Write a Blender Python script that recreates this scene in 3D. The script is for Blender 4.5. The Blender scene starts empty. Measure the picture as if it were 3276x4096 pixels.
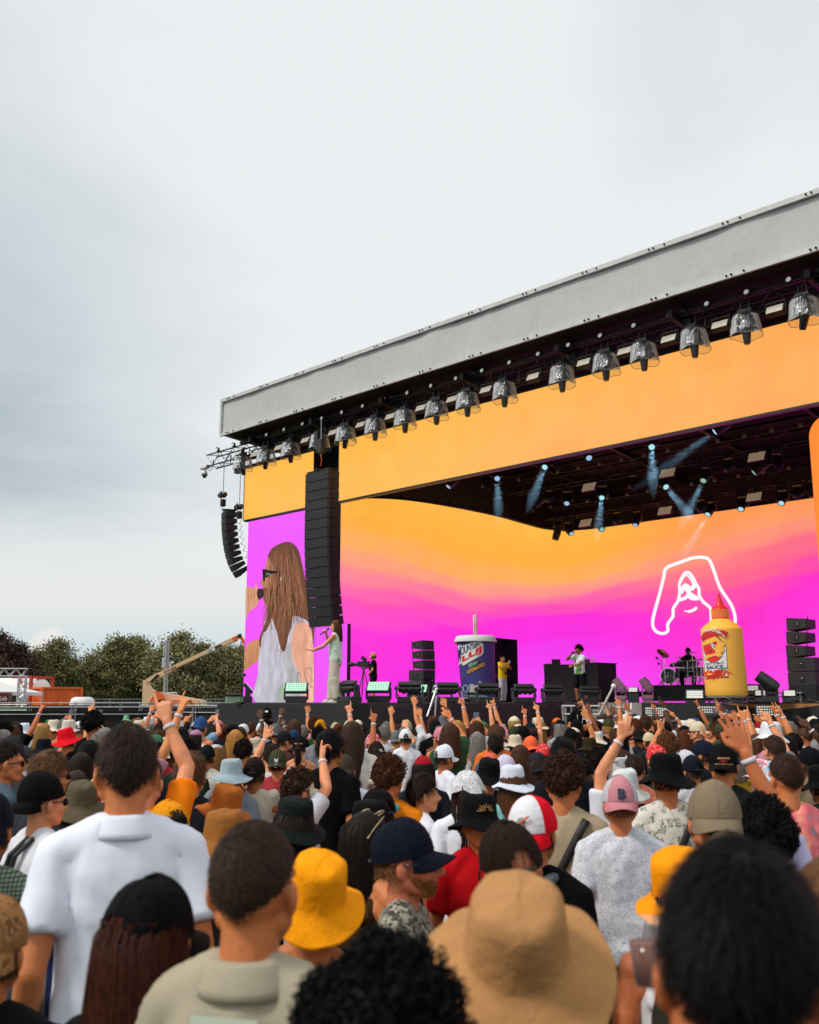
import bpy,math,random
import numpy as np
from mathutils import Vector,Matrix,noise as mnoise
SC = bpy.context.scene
COL = SC.collection
R = math.radians
# ------------------------------------------------------------------ camera
CAMZ = 1.92
PITCH,YAW = R(10.805),R(44.2)
cam_d = bpy.data.cameras.new('camera'); cam = bpy.data.objects.new('camera',cam_d); COL.objects.link(cam)
cam.location = (0,0,CAMZ)
cam.rotation_euler = (math.pi/2 + PITCH,0,YAW)
cam_d.sensor_fit = 'VERTICAL'; cam_d.sensor_height = 36.0; cam_d.lens = 35.0
cam_d.clip_start = 0.05; cam_d.clip_end = 4000
cam_d.dof.use_dof = True; cam_d.dof.focus_distance = 13.0; cam_d.dof.aperture_fstop = 4.0
SC.camera = cam
# ------------------------------------------------------------------ exposure
SC.view_settings.view_transform = 'Standard'; SC.view_settings.look = 'None'
SC.view_settings.exposure = 0.0; SC.view_settings.gamma = 1.0
SC.render.engine = 'CYCLES'
SC.cycles.max_bounces = 6; SC.cycles.diffuse_bounces = 3; SC.cycles.transparent_max_bounces = 16
SC.cycles.volume_bounces = 0
# ------------------------------------------------------------------ sun
hd = Vector((-math.sin(YAW),math.cos(YAW),0))
lf = Vector((-hd.y,hd.x,0))
sdir = (lf*0.8 - hd*0.35).normalized()
SUN_EL = R(48)
sun_from = Vector((sdir.x*math.cos(SUN_EL),sdir.y*math.cos(SUN_EL),math.sin(SUN_EL)))
sl = bpy.data.lights.new('sun','SUN'); sl.energy = 2.2; sl.angle = R(12); sl.color = (1.0,0.93,0.84)
so = bpy.data.objects.new('sun',sl); COL.objects.link(so)
so.rotation_euler = sun_from.to_track_quat('Z','Y').to_euler(); so.location = (0,0,60)
# ------------------------------------------------------------------ world
W = bpy.data.worlds.new('World'); SC.world = W; W.use_nodes = True
def pixdir(nx,ny):
    """world direction of a pixel of the 3276x4096 photograph (used only to survey where things stand)"""
    f = 3982.2; x = nx-1638.0; u = 2048.0-ny
    fw = f*math.cos(PITCH)-u*math.sin(PITCH); up = u*math.cos(PITCH)+f*math.sin(PITCH)
    r = Vector((math.cos(YAW),math.sin(YAW),0))
    return (hd*fw + r*x + Vector((0,0,1))*up).normalized()
def world():
    nt = W.node_tree; N = nt.nodes; L = nt.links
    for n in list(N): N.remove(n)
    out = N.new('ShaderNodeOutputWorld'); bg = N.new('ShaderNodeBackground'); bg.inputs[1].default_value = 0.12
    L.new(bg.outputs[0],out.inputs[0])
    sky = N.new('ShaderNodeTexSky'); sky.sky_type = 'NISHITA'; sky.sun_disc = False
    sky.sun_elevation = SUN_EL; sky.sun_rotation = math.atan2(sdir.x,sdir.y); sky.dust_density = 2.0
    tc = N.new('ShaderNodeTexCoord')
    nrm = N.new('ShaderNodeVectorMath'); nrm.operation = 'NORMALIZE'; L.new(tc.outputs['Generated'],nrm.inputs[0])
    sep = N.new('ShaderNodeSeparateXYZ'); L.new(nrm.outputs[0],sep.inputs[0])
    def math_(op,a,b=None,c=None,clamp=False):
        m = N.new('ShaderNodeMath'); m.operation = op; m.use_clamp = clamp
        for i,v in enumerate((a,b,c)):
            if v is None: continue
            if isinstance(v,(int,float)): m.inputs[i].default_value = v
            else: L.new(v,m.inputs[i])
        return m.outputs[0]
    z = sep.outputs[2]
    zz = math_('ADD',math_('MAXIMUM',z,0.0),0.10)
    cx = math_('DIVIDE',sep.outputs[0],zz); cy = math_('DIVIDE',sep.outputs[1],zz)
    cmb = N.new('ShaderNodeCombineXYZ'); L.new(cx,cmb.inputs[0]); L.new(cy,cmb.inputs[1])
    def noi(scale,det,seed,dist=0.3):
        n = N.new('ShaderNodeTexNoise'); n.inputs['Scale'].default_value = scale; n.inputs['Detail'].default_value = det
        n.inputs['Distortion'].default_value = dist; n.inputs['Roughness'].default_value = 0.5
        mp = N.new('ShaderNodeMapping'); mp.inputs['Location'].default_value = (seed,seed*2.3,0)
        L.new(cmb.outputs[0],mp.inputs[0]); L.new(mp.outputs[0],n.inputs[0]); return n.outputs[0]
    n1 = noi(0.55,5,3.1); n2 = noi(1.6,6,8.7,0.8); n3 = noi(0.22,2,1.2,0.1)
    def lobe(nx,ny,width):
        d = pixdir(nx,ny)
        dt = N.new('ShaderNodeVectorMath'); dt.operation = 'DOT_PRODUCT'; L.new(nrm.outputs[0],dt.inputs[0]); dt.inputs[1].default_value = d
        a = math_('SUBTRACT',1.0,dt.outputs['Value'])
        return math_('POWER',2.718,math_('MULTIPLY',a,-1.0/width))
    g = math_('MULTIPLY',lobe(60,1720,0.022),0.38)
    g = math_('ADD',g,math_('MULTIPLY',lobe(-1500,1700,0.07),0.45))
    g = math_('ADD',g,math_('MULTIPLY',lobe(3100,300,0.02),0.16))
    g = math_('ADD',g,math_('MULTIPLY',lobe(200,-300,0.05),0.12))
    g = math_('SUBTRACT',g,math_('MULTIPLY',lobe(1100,700,0.035),0.25))
    g = math_('ADD',g,math_('MULTIPLY',math_('SUBTRACT',n1,0.5),0.85))
    g = math_('ADD',g,math_('MULTIPLY',math_('SUBTRACT',n2,0.5),0.50))
    # darkening layer fades out close to the horizon
    hz = math_('SMOOTHSTEP',0.13,0.21,z) if False else None
    mr = N.new('ShaderNodeMapRange'); mr.interpolation_type = 'SMOOTHSTEP'
    L.new(z,mr.inputs[0]); mr.inputs[1].default_value = 0.10; mr.inputs[2].default_value = 0.225
    g = math_('MULTIPLY',g,mr.outputs[0])
    ramp = N.new('ShaderNodeValToRGB'); L.new(g,ramp.inputs[0])
    e = ramp.color_ramp.elements
    e[0].position = 0.0; e[0].color = (0.885,0.905,0.91,1)
    e[1].position = 0.85; e[1].color = (0.34,0.42,0.46,1)
    m = ramp.color_ramp.elements.new(0.35); m.color = (0.68,0.735,0.76,1)
    # horizon tint
    ramp2 = N.new('ShaderNodeValToRGB'); L.new(math_('MULTIPLY',z,4.0),ramp2.inputs[0])
    e = ramp2.color_ramp.elements
    e[0].position = 0.0; e[0].color = (0.62,0.70,0.72,1)
    e[1].position = 0.95; e[1].color = (1,1,1,1)
    for p,c in ((0.22,(0.76,0.85,0.88,1)),(0.36,(0.93,0.925,0.90,1)),(0.62,(0.97,0.97,0.965,1))):
        m = ramp2.color_ramp.elements.new(p); m.color = c
    mul = N.new('ShaderNodeMix'); mul.data_type = 'RGBA'; mul.blend_type = 'MULTIPLY'; mul.inputs[0].default_value = 1.0
    L.new(ramp.outputs[0],mul.inputs[6]); L.new(ramp2.outputs[0],mul.inputs[7])
    # distant cumulus low on the left, a soft pinkish white
    cu = math_('MULTIPLY',lobe(200,2560,0.00022),math_('MULTIPLY',n2,2.0))
    cur = N.new('ShaderNodeMapRange'); L.new(cu,cur.inputs[0]); cur.inputs[1].default_value = 0.42; cur.inputs[2].default_value = 0.62; cur.inputs[4].default_value = 0.75
    mx3 = N.new('ShaderNodeMix'); mx3.data_type = 'RGBA'; L.new(cur.outputs[0],mx3.inputs[0]); L.new(mul.outputs[2],mx3.inputs[6])
    mx3.inputs[7].default_value = (0.93,0.87,0.85,1)
    up = N.new('ShaderNodeVectorMath'); up.operation = 'SCALE'; up.inputs['Scale'].default_value = 1/0.12
    L.new(mx3.outputs[2],up.inputs[0])
    fin = N.new('ShaderNodeMix'); fin.data_type = 'RGBA'; fin.inputs[0].default_value = 0.94
    L.new(sky.outputs[0],fin.inputs[6]); L.new(up.outputs[0],fin.inputs[7])
    L.new(fin.outputs[2],bg.inputs[0])
world()
# ================================================================== survey helpers
CP = Vector((0,0,CAMZ))
def onY(nx,ny,Y): d = pixdir(nx,ny); return CP + d*(Y/d.y)
def onX(nx,ny,X): d = pixdir(nx,ny); return CP + d*(X/d.x)
def onD(nx,ny,D): d = pixdir(nx,ny); return CP + d*(D/math.hypot(d.x,d.y))
def lin(h):
    h = h.lstrip('#'); o = []
    for i in (0,2,4):
        c = int(h[i:i+2],16)/255; o.append(c/12.92 if c <= 0.04045 else ((c+0.055)/1.055)**2.4)
    return tuple(o)+(1.0,)
# ================================================================== materials
MATS = {}
def mat(name,col=(0.5,0.5,0.5),rough=0.6,metal=0.0,bump=0.0,bscale=40.0,var=0.0,vscale=3.0,emit=None,es=1.0,
        objcol=False,coat=0.0,sss=0.0,spec=0.5,alpha=1.0,trans=0.0):
    if name in MATS: return MATS[name]
    if isinstance(col,str): col = lin(col)
    col = tuple(col)[:3]+(1.0,)
    m = bpy.data.materials.new(name); m.use_nodes = True; MATS[name] = m
    nt = m.node_tree; N = nt.nodes; L = nt.links; b = N['Principled BSDF']
    b.inputs['Base Color'].default_value = col; b.inputs['Roughness'].default_value = rough
    b.inputs['Metallic'].default_value = metal; b.inputs['Specular IOR Level'].default_value = spec
    b.inputs['Coat Weight'].default_value = coat; b.inputs['Alpha'].default_value = alpha
    b.inputs['Transmission Weight'].default_value = trans
    if sss:
        b.inputs['Subsurface Weight'].default_value = sss; b.inputs['Subsurface Radius'].default_value = (0.012,0.005,0.003); b.inputs['Subsurface Scale'].default_value = 1.0
    src = None
    if objcol:
        oi = N.new('ShaderNodeObjectInfo'); src = oi.outputs['Color']
    tc = N.new('ShaderNodeTexCoord')
    if var:
        n = N.new('ShaderNodeTexNoise'); n.inputs['Scale'].default_value = vscale; n.inputs['Detail'].default_value = 5
        L.new(tc.outputs['Object'],n.inputs[0])
        mr = N.new('ShaderNodeMapRange'); mr.inputs[3].default_value = 1-var; mr.inputs[4].default_value = 1+var
        mr.inputs[1].default_value = 0.3; mr.inputs[2].default_value = 0.7
        L.new(n.outputs[0],mr.inputs[0])
        vm = N.new('ShaderNodeVectorMath'); vm.operation = 'SCALE'
        if src is not None: L.new(src,vm.inputs[0])
        else: vm.inputs[0].default_value = col[:3]
        L.new(mr.outputs[0],vm.inputs['Scale']); L.new(vm.outputs[0],b.inputs['Base Color'])
    elif src is not None: L.new(src,b.inputs['Base Color'])
    if bump:
        n = N.new('ShaderNodeTexNoise'); n.inputs['Scale'].default_value = bscale; n.inputs['Detail'].default_value = 4
        L.new(tc.outputs['Object'],n.inputs[0])
        bp = N.new('ShaderNodeBump'); bp.inputs['Strength'].default_value = bump; bp.inputs['Distance'].default_value = 0.02
        L.new(n.outputs[0],bp.inputs['Height']); L.new(bp.outputs[0],b.inputs['Normal'])
    if emit is not None:
        if isinstance(emit,str): emit = lin(emit)
        b.inputs['Emission Color'].default_value = tuple(emit)[:3]+(1,); b.inputs['Emission Strength'].default_value = es
    return m
def emis(name,col,s=1.0):
    return mat(name,(0.01,0.01,0.01),rough=0.7,emit=col,es=s,spec=0.1)
# ================================================================== mesh builder
class MB:
    def __init__(s): s.v = []; s.f = []; s.mi = []; s.cur = 0
    def add(s,vs,fs):
        o = len(s.v); s.v += [tuple(p) for p in vs]
        for f in fs: s.f.append(tuple(i+o for i in f)); s.mi.append(s.cur)
    def box(s,c,size,rot=None):
        hx,hy,hz = size[0]/2,size[1]/2,size[2]/2
        vs = [Vector((x*hx,y*hy,z*hz)) for z in (-1,1) for y in (-1,1) for x in (-1,1)]
        if rot is not None: vs = [rot @ v for v in vs]
        vs = [v+Vector(c) for v in vs]
        s.add(vs,[(0,2,3,1),(4,5,7,6),(0,1,5,4),(2,6,7,3),(0,4,6,2),(1,3,7,5)]); return s
    def bbox(s,c,size,b,rot=None):
        """bevelled box"""
        hx,hy,hz = [q/2 for q in size]; vs = []; idx = {}
        for sx in (-1,1):
            for sy in (-1,1):
                for sz in (-1,1):
                    for k in range(3):
                        p = [sx*(hx-b),sy*(hy-b),sz*(hz-b)]; p[k] = (sx*hx,sy*hy,sz*hz)[k]
                        idx[(sx,sy,sz,k)] = len(vs); vs.append(Vector(p))
        if rot is not None: vs = [rot @ v for v in vs]
        vs = [v+Vector(c) for v in vs]; fs = []
        for k in range(3):
            a,d = [(1,2),(2,0),(0,1)][k]
            for sg in (-1,1):
                q = []
                for (ua,ud) in ((-1,-1),(1,-1),(1,1),(-1,1)):
                    t = [0,0,0]; t[k] = sg; t[a] = ua; t[d] = ud; q.append(idx[(t[0],t[1],t[2],k)])
                fs.append(tuple(q if sg > 0 else q[::-1]))
        for k in range(3):
            a,d = [(1,2),(2,0),(0,1)][k]
            for sa in (-1,1):
                for sd in (-1,1):
                    def t_(u): t = [0,0,0]; t[k] = u; t[a] = sa; t[d] = sd; return tuple(t)
                    q = [idx[t_(-1)+(a,)],idx[t_(1)+(a,)],idx[t_(1)+(d,)],idx[t_(-1)+(d,)]]
                    fs.append(tuple(q if sa*sd < 0 else q[::-1]))
        for sx in (-1,1):
            for sy in (-1,1):
                for sz in (-1,1):
                    q = [idx[(sx,sy,sz,k)] for k in range(3)]
                    fs.append(tuple(q if sx*sy*sz > 0 else q[::-1]))
        s.add(vs,fs); return s
    def tube(s,pts,r,n=8,caps=True):
        pts = [Vector(p) for p in pts]; m = len(pts)
        rs = r if isinstance(r,(list,tuple)) else [r]*m
        rings = []; up = None
        for i,p in enumerate(pts):
            t = (pts[min(i+1,m-1)]-pts[max(i-1,0)])
            if t.length < 1e-9: t = Vector((0,0,1))
            t.normalize()
            if up is None:
                up = Vector((0,0,1)) if abs(t.z) < 0.95 else Vector((1,0,0))
            u = t.cross(up)
            if u.length < 1e-4: u = t.cross(Vector((1,0,0)))
            u.normalize(); w = u.cross(t).normalized(); up = w
            rings.append([p+(u*math.cos(a)+w*math.sin(a))*rs[i] for a in [2*math.pi*k/n for k in range(n)]])
        vs = [q for rg in rings for q in rg]; fs = []
        for i in range(m-1):
            for k in range(n):
                fs.append((i*n+k,i*n+(k+1) % n,(i+1)*n+(k+1) % n,(i+1)*n+k))
        if caps:
            fs.append(tuple(range(n))[::-1]); fs.append(tuple((m-1)*n+k for k in range(n)))
        s.add(vs,fs); return s
    def lathe(s,prof,n=24,M=None,a0=0.0,a1=2*math.pi,sx=1,sy=1):
        """prof = [(r,z)...]"""
        full = abs(a1-a0-2*math.pi) < 1e-6; k = n if full else n+1; vs = []
        for r,z in prof:
            for j in range(k):
                a = a0+(a1-a0)*j/n; vs.append(Vector((r*math.cos(a)*sx,r*math.sin(a)*sy,z)))
        if M is not None: vs = [M @ v for v in vs]
        fs = []
        for i in range(len(prof)-1):
            for j in range(n):
                j2 = (j+1) % k
                fs.append((i*k+j,i*k+j2,(i+1)*k+j2,(i+1)*k+j))
        s.add(vs,fs); return s
    def ell(s,c,rad,rot=None,nu=14,nv=9):
        vs = [Vector((0,0,-1))]
        for i in range(1,nv):
            ph = -math.pi/2+math.pi*i/nv
            for j in range(nu):
                a = 2*math.pi*j/nu; vs.append(Vector((math.cos(ph)*math.cos(a),math.cos(ph)*math.sin(a),math.sin(ph))))
        vs.append(Vector((0,0,1))); n = len(vs)
        vs = [Vector((v.x*rad[0],v.y*rad[1],v.z*rad[2])) for v in vs]
        if rot is not None: vs = [rot @ v for v in vs]
        vs = [v+Vector(c) for v in vs]; fs = []
        for j in range(nu): fs.append((0,1+(j+1) % nu,1+j))
        for i in range(nv-2):
            for j in range(nu):
                a = 1+i*nu; fs.append((a+j,a+(j+1) % nu,a+nu+(j+1) % nu,a+nu+j))
        a = 1+(nv-2)*nu
        for j in range(nu): fs.append((a+j,a+(j+1) % nu,n-1))
        s.add(vs,fs); return s
    def caps(s,a,b,ra,rb,n=12):
        """tapered capsule (closed)"""
        a = Vector(a); b = Vector(b); t = b-a; L = t.length
        if L < 1e-6: t = Vector((0,0,1))
        t.normalize()
        pts = []; rs = []
        for q in (0.0,0.45,0.75,0.95): pts.append(a-t*ra*math.cos(math.pi/2*q)); rs.append(max(ra*math.sin(math.pi/2*q),ra*0.06))
        pts.append(a); rs.append(ra); pts.append(b); rs.append(rb)
        for q in (0.95,0.75,0.45,0.0): pts.append(b+t*rb*math.cos(math.pi/2*q)); rs.append(max(rb*math.sin(math.pi/2*q),rb*0.06))
        u = t.cross(Vector((0,0,1)) if abs(t.z) < 0.9 else Vector((1,0,0))).normalized(); w = t.cross(u)
        vs = [p+(u*math.cos(2*math.pi*k/n)+w*math.sin(2*math.pi*k/n))*r for p,r in zip(pts,rs) for k in range(n)]
        m = len(pts); fs = [(i*n+k,i*n+(k+1) % n,(i+1)*n+(k+1) % n,(i+1)*n+k) for i in range(m-1) for k in range(n)]
        fs.append(tuple(range(n))[::-1]); fs.append(tuple((m-1)*n+k for k in range(n)))
        s.add(vs,fs); return s
    def loft(s,secs,n=20,p=2.3):
        """closed loft of superellipse sections (z, hw, hd, yoff)"""
        vs = []
        for z,hw,hd_,yo in secs:
            for j in range(n):
                a = 2*math.pi*j/n; c,d = math.cos(a),math.sin(a)
                vs.append((hw*math.copysign(abs(c)**(2/p),c),hd_*math.copysign(abs(d)**(2/p),d)+yo,z))
        m = len(secs); fs = [(i*n+k,i*n+(k+1) % n,(i+1)*n+(k+1) % n,(i+1)*n+k) for i in range(m-1) for k in range(n)]
        fs.append(tuple(range(n))[::-1]); fs.append(tuple((m-1)*n+k for k in range(n)))
        s.add(vs,fs); return s
    def quad(s,a,b,c,d): s.add([a,b,c,d],[(0,1,2,3)]); return s
    def ext(s,pts,d):
        """extrude polygon pts by vector d (closed prism)"""
        n = len(pts); pts = [Vector(p) for p in pts]; d = Vector(d)
        s.add(pts+[p+d for p in pts],[tuple(range(n))[::-1],tuple(range(n,2*n))]+[(i,(i+1) % n,n+(i+1) % n,n+i) for i in range(n)]); return s
    def mesh(s,name,mats=(),smooth=False):
        me = bpy.data.meshes.new(name); me.from_pydata(s.v,[],s.f)
        for m in (mats if isinstance(mats,(list,tuple)) else [mats]): me.materials.append(m)
        if any(s.mi): me.polygons.foreach_set('material_index',s.mi)
        if smooth: me.polygons.foreach_set('use_smooth',[True]*len(me.polygons))
        me.update(); return me
    def build(s,name,mats=(),parent=None,smooth=False,loc=None,rot=None):
        return ob(name,s.mesh(name,mats,smooth),parent,loc,rot)
def ob(name,me,parent=None,loc=None,rot=None,color=None):
    o = bpy.data.objects.new(name,me); COL.objects.link(o)
    if parent is not None: o.parent = parent
    if loc is not None: o.location = loc
    if rot is not None: o.rotation_euler = rot
    if color is not None: o.color = color
    return o
def thing(name,label,cat,loc=(0,0,0),rz=0.0,group=None):
    o = bpy.data.objects.new(name,None); COL.objects.link(o); o.empty_display_size = 0.2
    o.location = loc; o.rotation_euler = (0,0,rz); return tag(o,label,cat,group)
def tag(o,label,cat,group=None,kind=None):
    o['label'] = label; o['category'] = cat
    if group: o['group'] = group
    if kind: o['kind'] = kind
    return o
def struct(o): o['kind'] = 'structure'; return o
def dup(root,label=None,loc=None,rz=None):
    r = root.copy(); COL.objects.link(r)
    if loc is not None: r.location = loc
    if rz is not None: r.rotation_euler[2] = rz
    if label: r['label'] = label
    for ch in list(root.children):
        c = ch.copy(); COL.objects.link(c); c.parent = r
        for g in list(ch.children):
            d = g.copy(); COL.objects.link(d); d.parent = c
    return r
def text_mesh(s,size=1.0,ext=0.0,bold=0.0,align='CENTER',space=1.0,shear=0.0):
    cu = bpy.data.curves.new('lettering','FONT'); cu.body = s; cu.size = size; cu.extrude = ext; cu.offset = bold
    cu.align_x = align; cu.space_character = space; cu.shear = shear; cu.resolution_u = 4
    o = bpy.data.objects.new('lettering',cu); COL.objects.link(o)
    dg = bpy.context.evaluated_depsgraph_get(); dg.update()
    me = bpy.data.meshes.new_from_object(o.evaluated_get(dg),depsgraph=dg)
    bpy.data.objects.remove(o); bpy.data.curves.remove(cu); return me
def text(s,size,M,m,parent,name='lettering',**k):
    """flat lettering: text in local XY mapped by matrix M or function M(x,y)"""
    me = text_mesh(s,size,**k)
    if callable(M):
        for v in me.vertices: v.co = M(v.co.x,v.co.y)
    else: me.transform(M)
    me.materials.clear(); me.materials.append(m)
    return ob(name,me,parent)
def dense(poly,step):
    o = []
    for i in range(len(poly)):
        a = Vector(poly[i]); b = Vector(poly[(i+1) % len(poly)]); k = max(1,int((b-a).length/step))
        for j in range(k): o.append(tuple(a+(b-a)*(j/k)))
    return o
from mathutils.geometry import delaunay_2d_cdt
def polyfill(poly,step,fn,name,m,parent):
    """triangulated flat outline poly (2D), interior points every step so it can be wrapped; fn maps (x,y)->3D"""
    pts = [Vector(p) for p in dense(poly,step)]; n = len(pts)
    xs = [p.x for p in pts]; ys = [p.y for p in pts]; extra = []
    def inside(x,y):
        c = False; j = n-1
        for i in range(n):
            if (pts[i].y > y) != (pts[j].y > y) and x < (pts[j].x-pts[i].x)*(y-pts[i].y)/(pts[j].y-pts[i].y)+pts[i].x: c = not c
            j = i
        return c
    x = min(xs)+step/2
    while x < max(xs):
        y = min(ys)+step/2
        while y < max(ys):
            if inside(x,y): extra.append(Vector((x,y)))
            y += step
        x += step
    r = delaunay_2d_cdt(pts+extra,[],[list(range(n))],1,1e-6)
    me = bpy.data.meshes.new(name); me.from_pydata([fn(v.x,v.y) for v in r[0]],[],[tuple(f) for f in r[2]]); me.materials.append(m); me.update()
    return ob(name,me,parent)
def strip(pts,w,fn,closed=False):
    """2D polyline -> flat ribbon quads (list of verts, faces)"""
    P = [Vector(p) for p in pts]; n = len(P); vs = []; fs = []
    for i in range(n):
        a = P[(i-1) % n] if (closed or i > 0) else P[i]; b = P[(i+1) % n] if (closed or i < n-1) else P[i]
        t = (b-a).normalized(); nn = Vector((-t.y,t.x)); ww = w[i] if isinstance(w,(list,tuple)) else w
        vs += [fn(*(P[i]+nn*ww/2)),fn(*(P[i]-nn*ww/2))]
    for i in range(n if closed else n-1):
        j = (i+1) % n; fs.append((2*i,2*i+1,2*j+1,2*j))
    return vs,fs
def smooth_line(pts,k=6,closed=False):
    P = [Vector(p) for p in pts]; n = len(P); o = []
    for i in range(n if closed else n-1):
        p0 = P[(i-1) % n] if (closed or i > 0) else P[i]; p1 = P[i]; p2 = P[(i+1) % n]; p3 = P[(i+2) % n] if (closed or i+2 < n) else p2
        for j in range(k):
            t = j/k; o.append(0.5*((2*p1)+(p2-p0)*t+(2*p0-5*p1+4*p2-p3)*t*t+(3*p1-p0-3*p2+p3)*t**3))
    if not closed: o.append(P[-1])
    return o
# ================================================================== palette
M_BLK = mat('black_metal',(0.012,0.012,0.014),0.5,0.3)
M_BLKP = mat('black_plastic',(0.014,0.014,0.016),0.45)
M_CLOTH = mat('black_cloth',(0.010,0.010,0.012),0.9,bump=0.5,bscale=6,var=0.3,vscale=1.5)
M_DRAPE = mat('skirt_cloth',(0.009,0.010,0.011),0.75,bump=0.6,bscale=3.0,var=0.35,vscale=0.9)
M_GRILL = mat('speaker_grille',(0.010,0.011,0.014),0.7,bump=0.5,bscale=120)
M_CAB = mat('speaker_cabinet',(0.016,0.014,0.014),0.6,bump=0.3,bscale=80)
M_STEEL = mat('steel',(0.42,0.43,0.44),0.38,0.8,var=0.15,vscale=8)
M_ALU = mat('aluminium',(0.62,0.63,0.64),0.35,0.85)
M_GREYPIPE = mat('galvanised_pipe',(0.30,0.31,0.31),0.5,0.5,var=0.2,vscale=6)
M_WHITE = mat('white_paint',(0.75,0.75,0.74),0.5)
M_GRASS = mat('grass',(0.028,0.034,0.016),0.95,bump=0.8,bscale=2.0,var=0.5,vscale=0.6)
K = 1.08
DECK = 1.90
# ================================================================== ground and far terrain
g = MB(); g.quad((-900,-300,0),(500,-300,0),(500,1000,0),(-900,1000,0))
o = g.build('ground',M_GRASS); struct(o)
# ================================================================== fascia, roof
YR = 22.0*K; XL = onY(887,1742,YR).x; XR = 4.0
ZB = onY(887,1742,YR).z; ZT = onY(887,1612,YR).z
def fascia_mat():
    m = mat('roof_canvas',(0.50,0.515,0.515),0.75)
    nt = m.node_tree; N = nt.nodes; L = nt.links; b = N['Principled BSDF']
    tc = N.new('ShaderNodeTexCoord'); mp = N.new('ShaderNodeMapping'); mp.inputs['Scale'].default_value = (0.9,1,0.6); L.new(tc.outputs['Object'],mp.inputs[0])
    w = N.new('ShaderNodeTexNoise'); w.inputs['Scale'].default_value = 1.7; w.inputs['Detail'].default_value = 6; w.inputs['Distortion'].default_value = 2.5; L.new(mp.outputs[0],w.inputs[0])
    w2 = N.new('ShaderNodeTexVoronoi'); w2.feature = 'DISTANCE_TO_EDGE'; w2.inputs['Scale'].default_value = 0.5; L.new(mp.outputs[0],w2.inputs[0])
    ad = N.new('ShaderNodeMath'); ad.operation = 'MULTIPLY_ADD'; ad.inputs[1].default_value = 0.25; L.new(w2.outputs[0],ad.inputs[0]); L.new(w.outputs[0],ad.inputs[2])
    bp = N.new('ShaderNodeBump'); bp.inputs['Strength'].default_value = 0.13; bp.inputs['Distance'].default_value = 0.12; L.new(ad.outputs[0],bp.inputs['Height']); L.new(bp.outputs[0],b.inputs['Normal'])
    mr = N.new('ShaderNodeMapRange'); mr.inputs[1].default_value = 0.35; mr.inputs[2].default_value = 0.7; mr.inputs[3].default_value = 0.96; mr.inputs[4].default_value = 1.03; L.new(w.outputs[0],mr.inputs[0])
    sc = N.new('ShaderNodeVectorMath'); sc.operation = 'SCALE'; sc.inputs[0].default_value = (0.50,0.515,0.515); L.new(mr.outputs[0],sc.inputs['Scale']); L.new(sc.outputs[0],b.inputs['Base Color'])
    return m
roof = thing('stage_roof','long festival stage roof with grey canvas fascia and black underside over the screens','stage roof',(XL,YR,0))
def R_(mb,name,m,parent=None,smooth=False):
    o = mb.build(name,m,parent,smooth); o.location = (-XL,-YR,0); return o
mb = MB(); n = 120
for i in range(n):
    for j in range(10):
        pass
vs = []; fs = []
for i in range(n+1):
    for j in range(11):
        x = XL+(XR-XL)*i/n; z = ZB+(ZT-ZB)*j/10
        y = YR+0.05*mnoise.noise(Vector((x*0.7,z*0.5,3)))+0.015*mnoise.noise(Vector((x*4.0,z*1.0,7)))
        vs.append((x,y,z))
for i in range(n):
    for j in range(10):
        a = i*11+j; fs.append((a,a+11,a+12,a+1))
mb.add(vs,fs)
# side return of the canvas, running back along the left end
mb.quad((XL,YR,ZB),(XL,YR,ZT),(XL,YR+16*K,ZT-1.0),(XL,YR+16*K,ZB-1.2))
R_(mb,'fascia',fascia_mat(),roof,True)
mb = MB(); mb.box(((XL+XR)/2,YR-0.03,ZT+0.05),(XR-XL+0.1,0.16,0.14)); mb.box(((XL+XR)/2,YR-0.06,ZB-0.0),(XR-XL+0.05,0.08,0.12))
mb.box((XL-0.0,YR-0.05,(ZB+ZT)/2),(0.10,0.10,ZT-ZB-0.15))
R_(mb,'edge_rail',mat('rail_white',(0.55,0.56,0.56),0.5,var=0.12,vscale=3),roof)
mb = MB(); x = XL+0.6
random.seed(4)
while x < XR:
    for q in (-0.14,0.0,0.35):
        mb.lathe([(0.0,0),(0.028,0.002),(0.028,0.03)],8,Matrix.Translation((x+q,YR-0.105,ZB+0.01)) @ Matrix.Rotation(R(90),4,'X'))
        mb.lathe([(0.0,0),(0.026,0.002),(0.026,0.03)],8,Matrix.Translation((x+q,YR-0.115,ZT+0.05)) @ Matrix.Rotation(R(90),4,'X'))
    x += 2.25
R_(mb,'bolt_row',M_BLK,roof)
YE = YR+15.5*K; ZE = ZB-1.4
mb = MB(); mb.quad((XL+0.15,YR+0.1,ZB+0.04),(XR,YR+0.1,ZB+0.04),(XR,YE,ZE),(XL+0.15,YE,ZE))
mb.quad((XL,YR,ZT-0.03),(XR,YR,ZT-0.03),(XR,YE,ZT-1.0),(XL,YE,ZT-1.0))
R_(mb,'roof_skin',mat('roof_underside',(0.012,0.011,0.014),0.9),roof)
mb = MB(); k = 0
for yy in np.linspace(YR+0.8,YE-0.5,12):
    zz = ZB-0.04-(yy-YR)*1.44/(YE-YR)
    mb.box(((XL+XR)/2,yy,zz-0.12),(XR-XL-0.5,0.10,0.10))
for xx in np.arange(XL+1.5,XR,3.9):
    mb.box((xx,(YR+YE)/2,(ZB+ZE)/2-0.35),(0.16,YE-YR-0.6,0.22),Matrix.Rotation(math.atan2(ZE-ZB,YE-YR),3,'X'))
R_(mb,'roof_beam',M_BLK,roof)
mb = MB()
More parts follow.
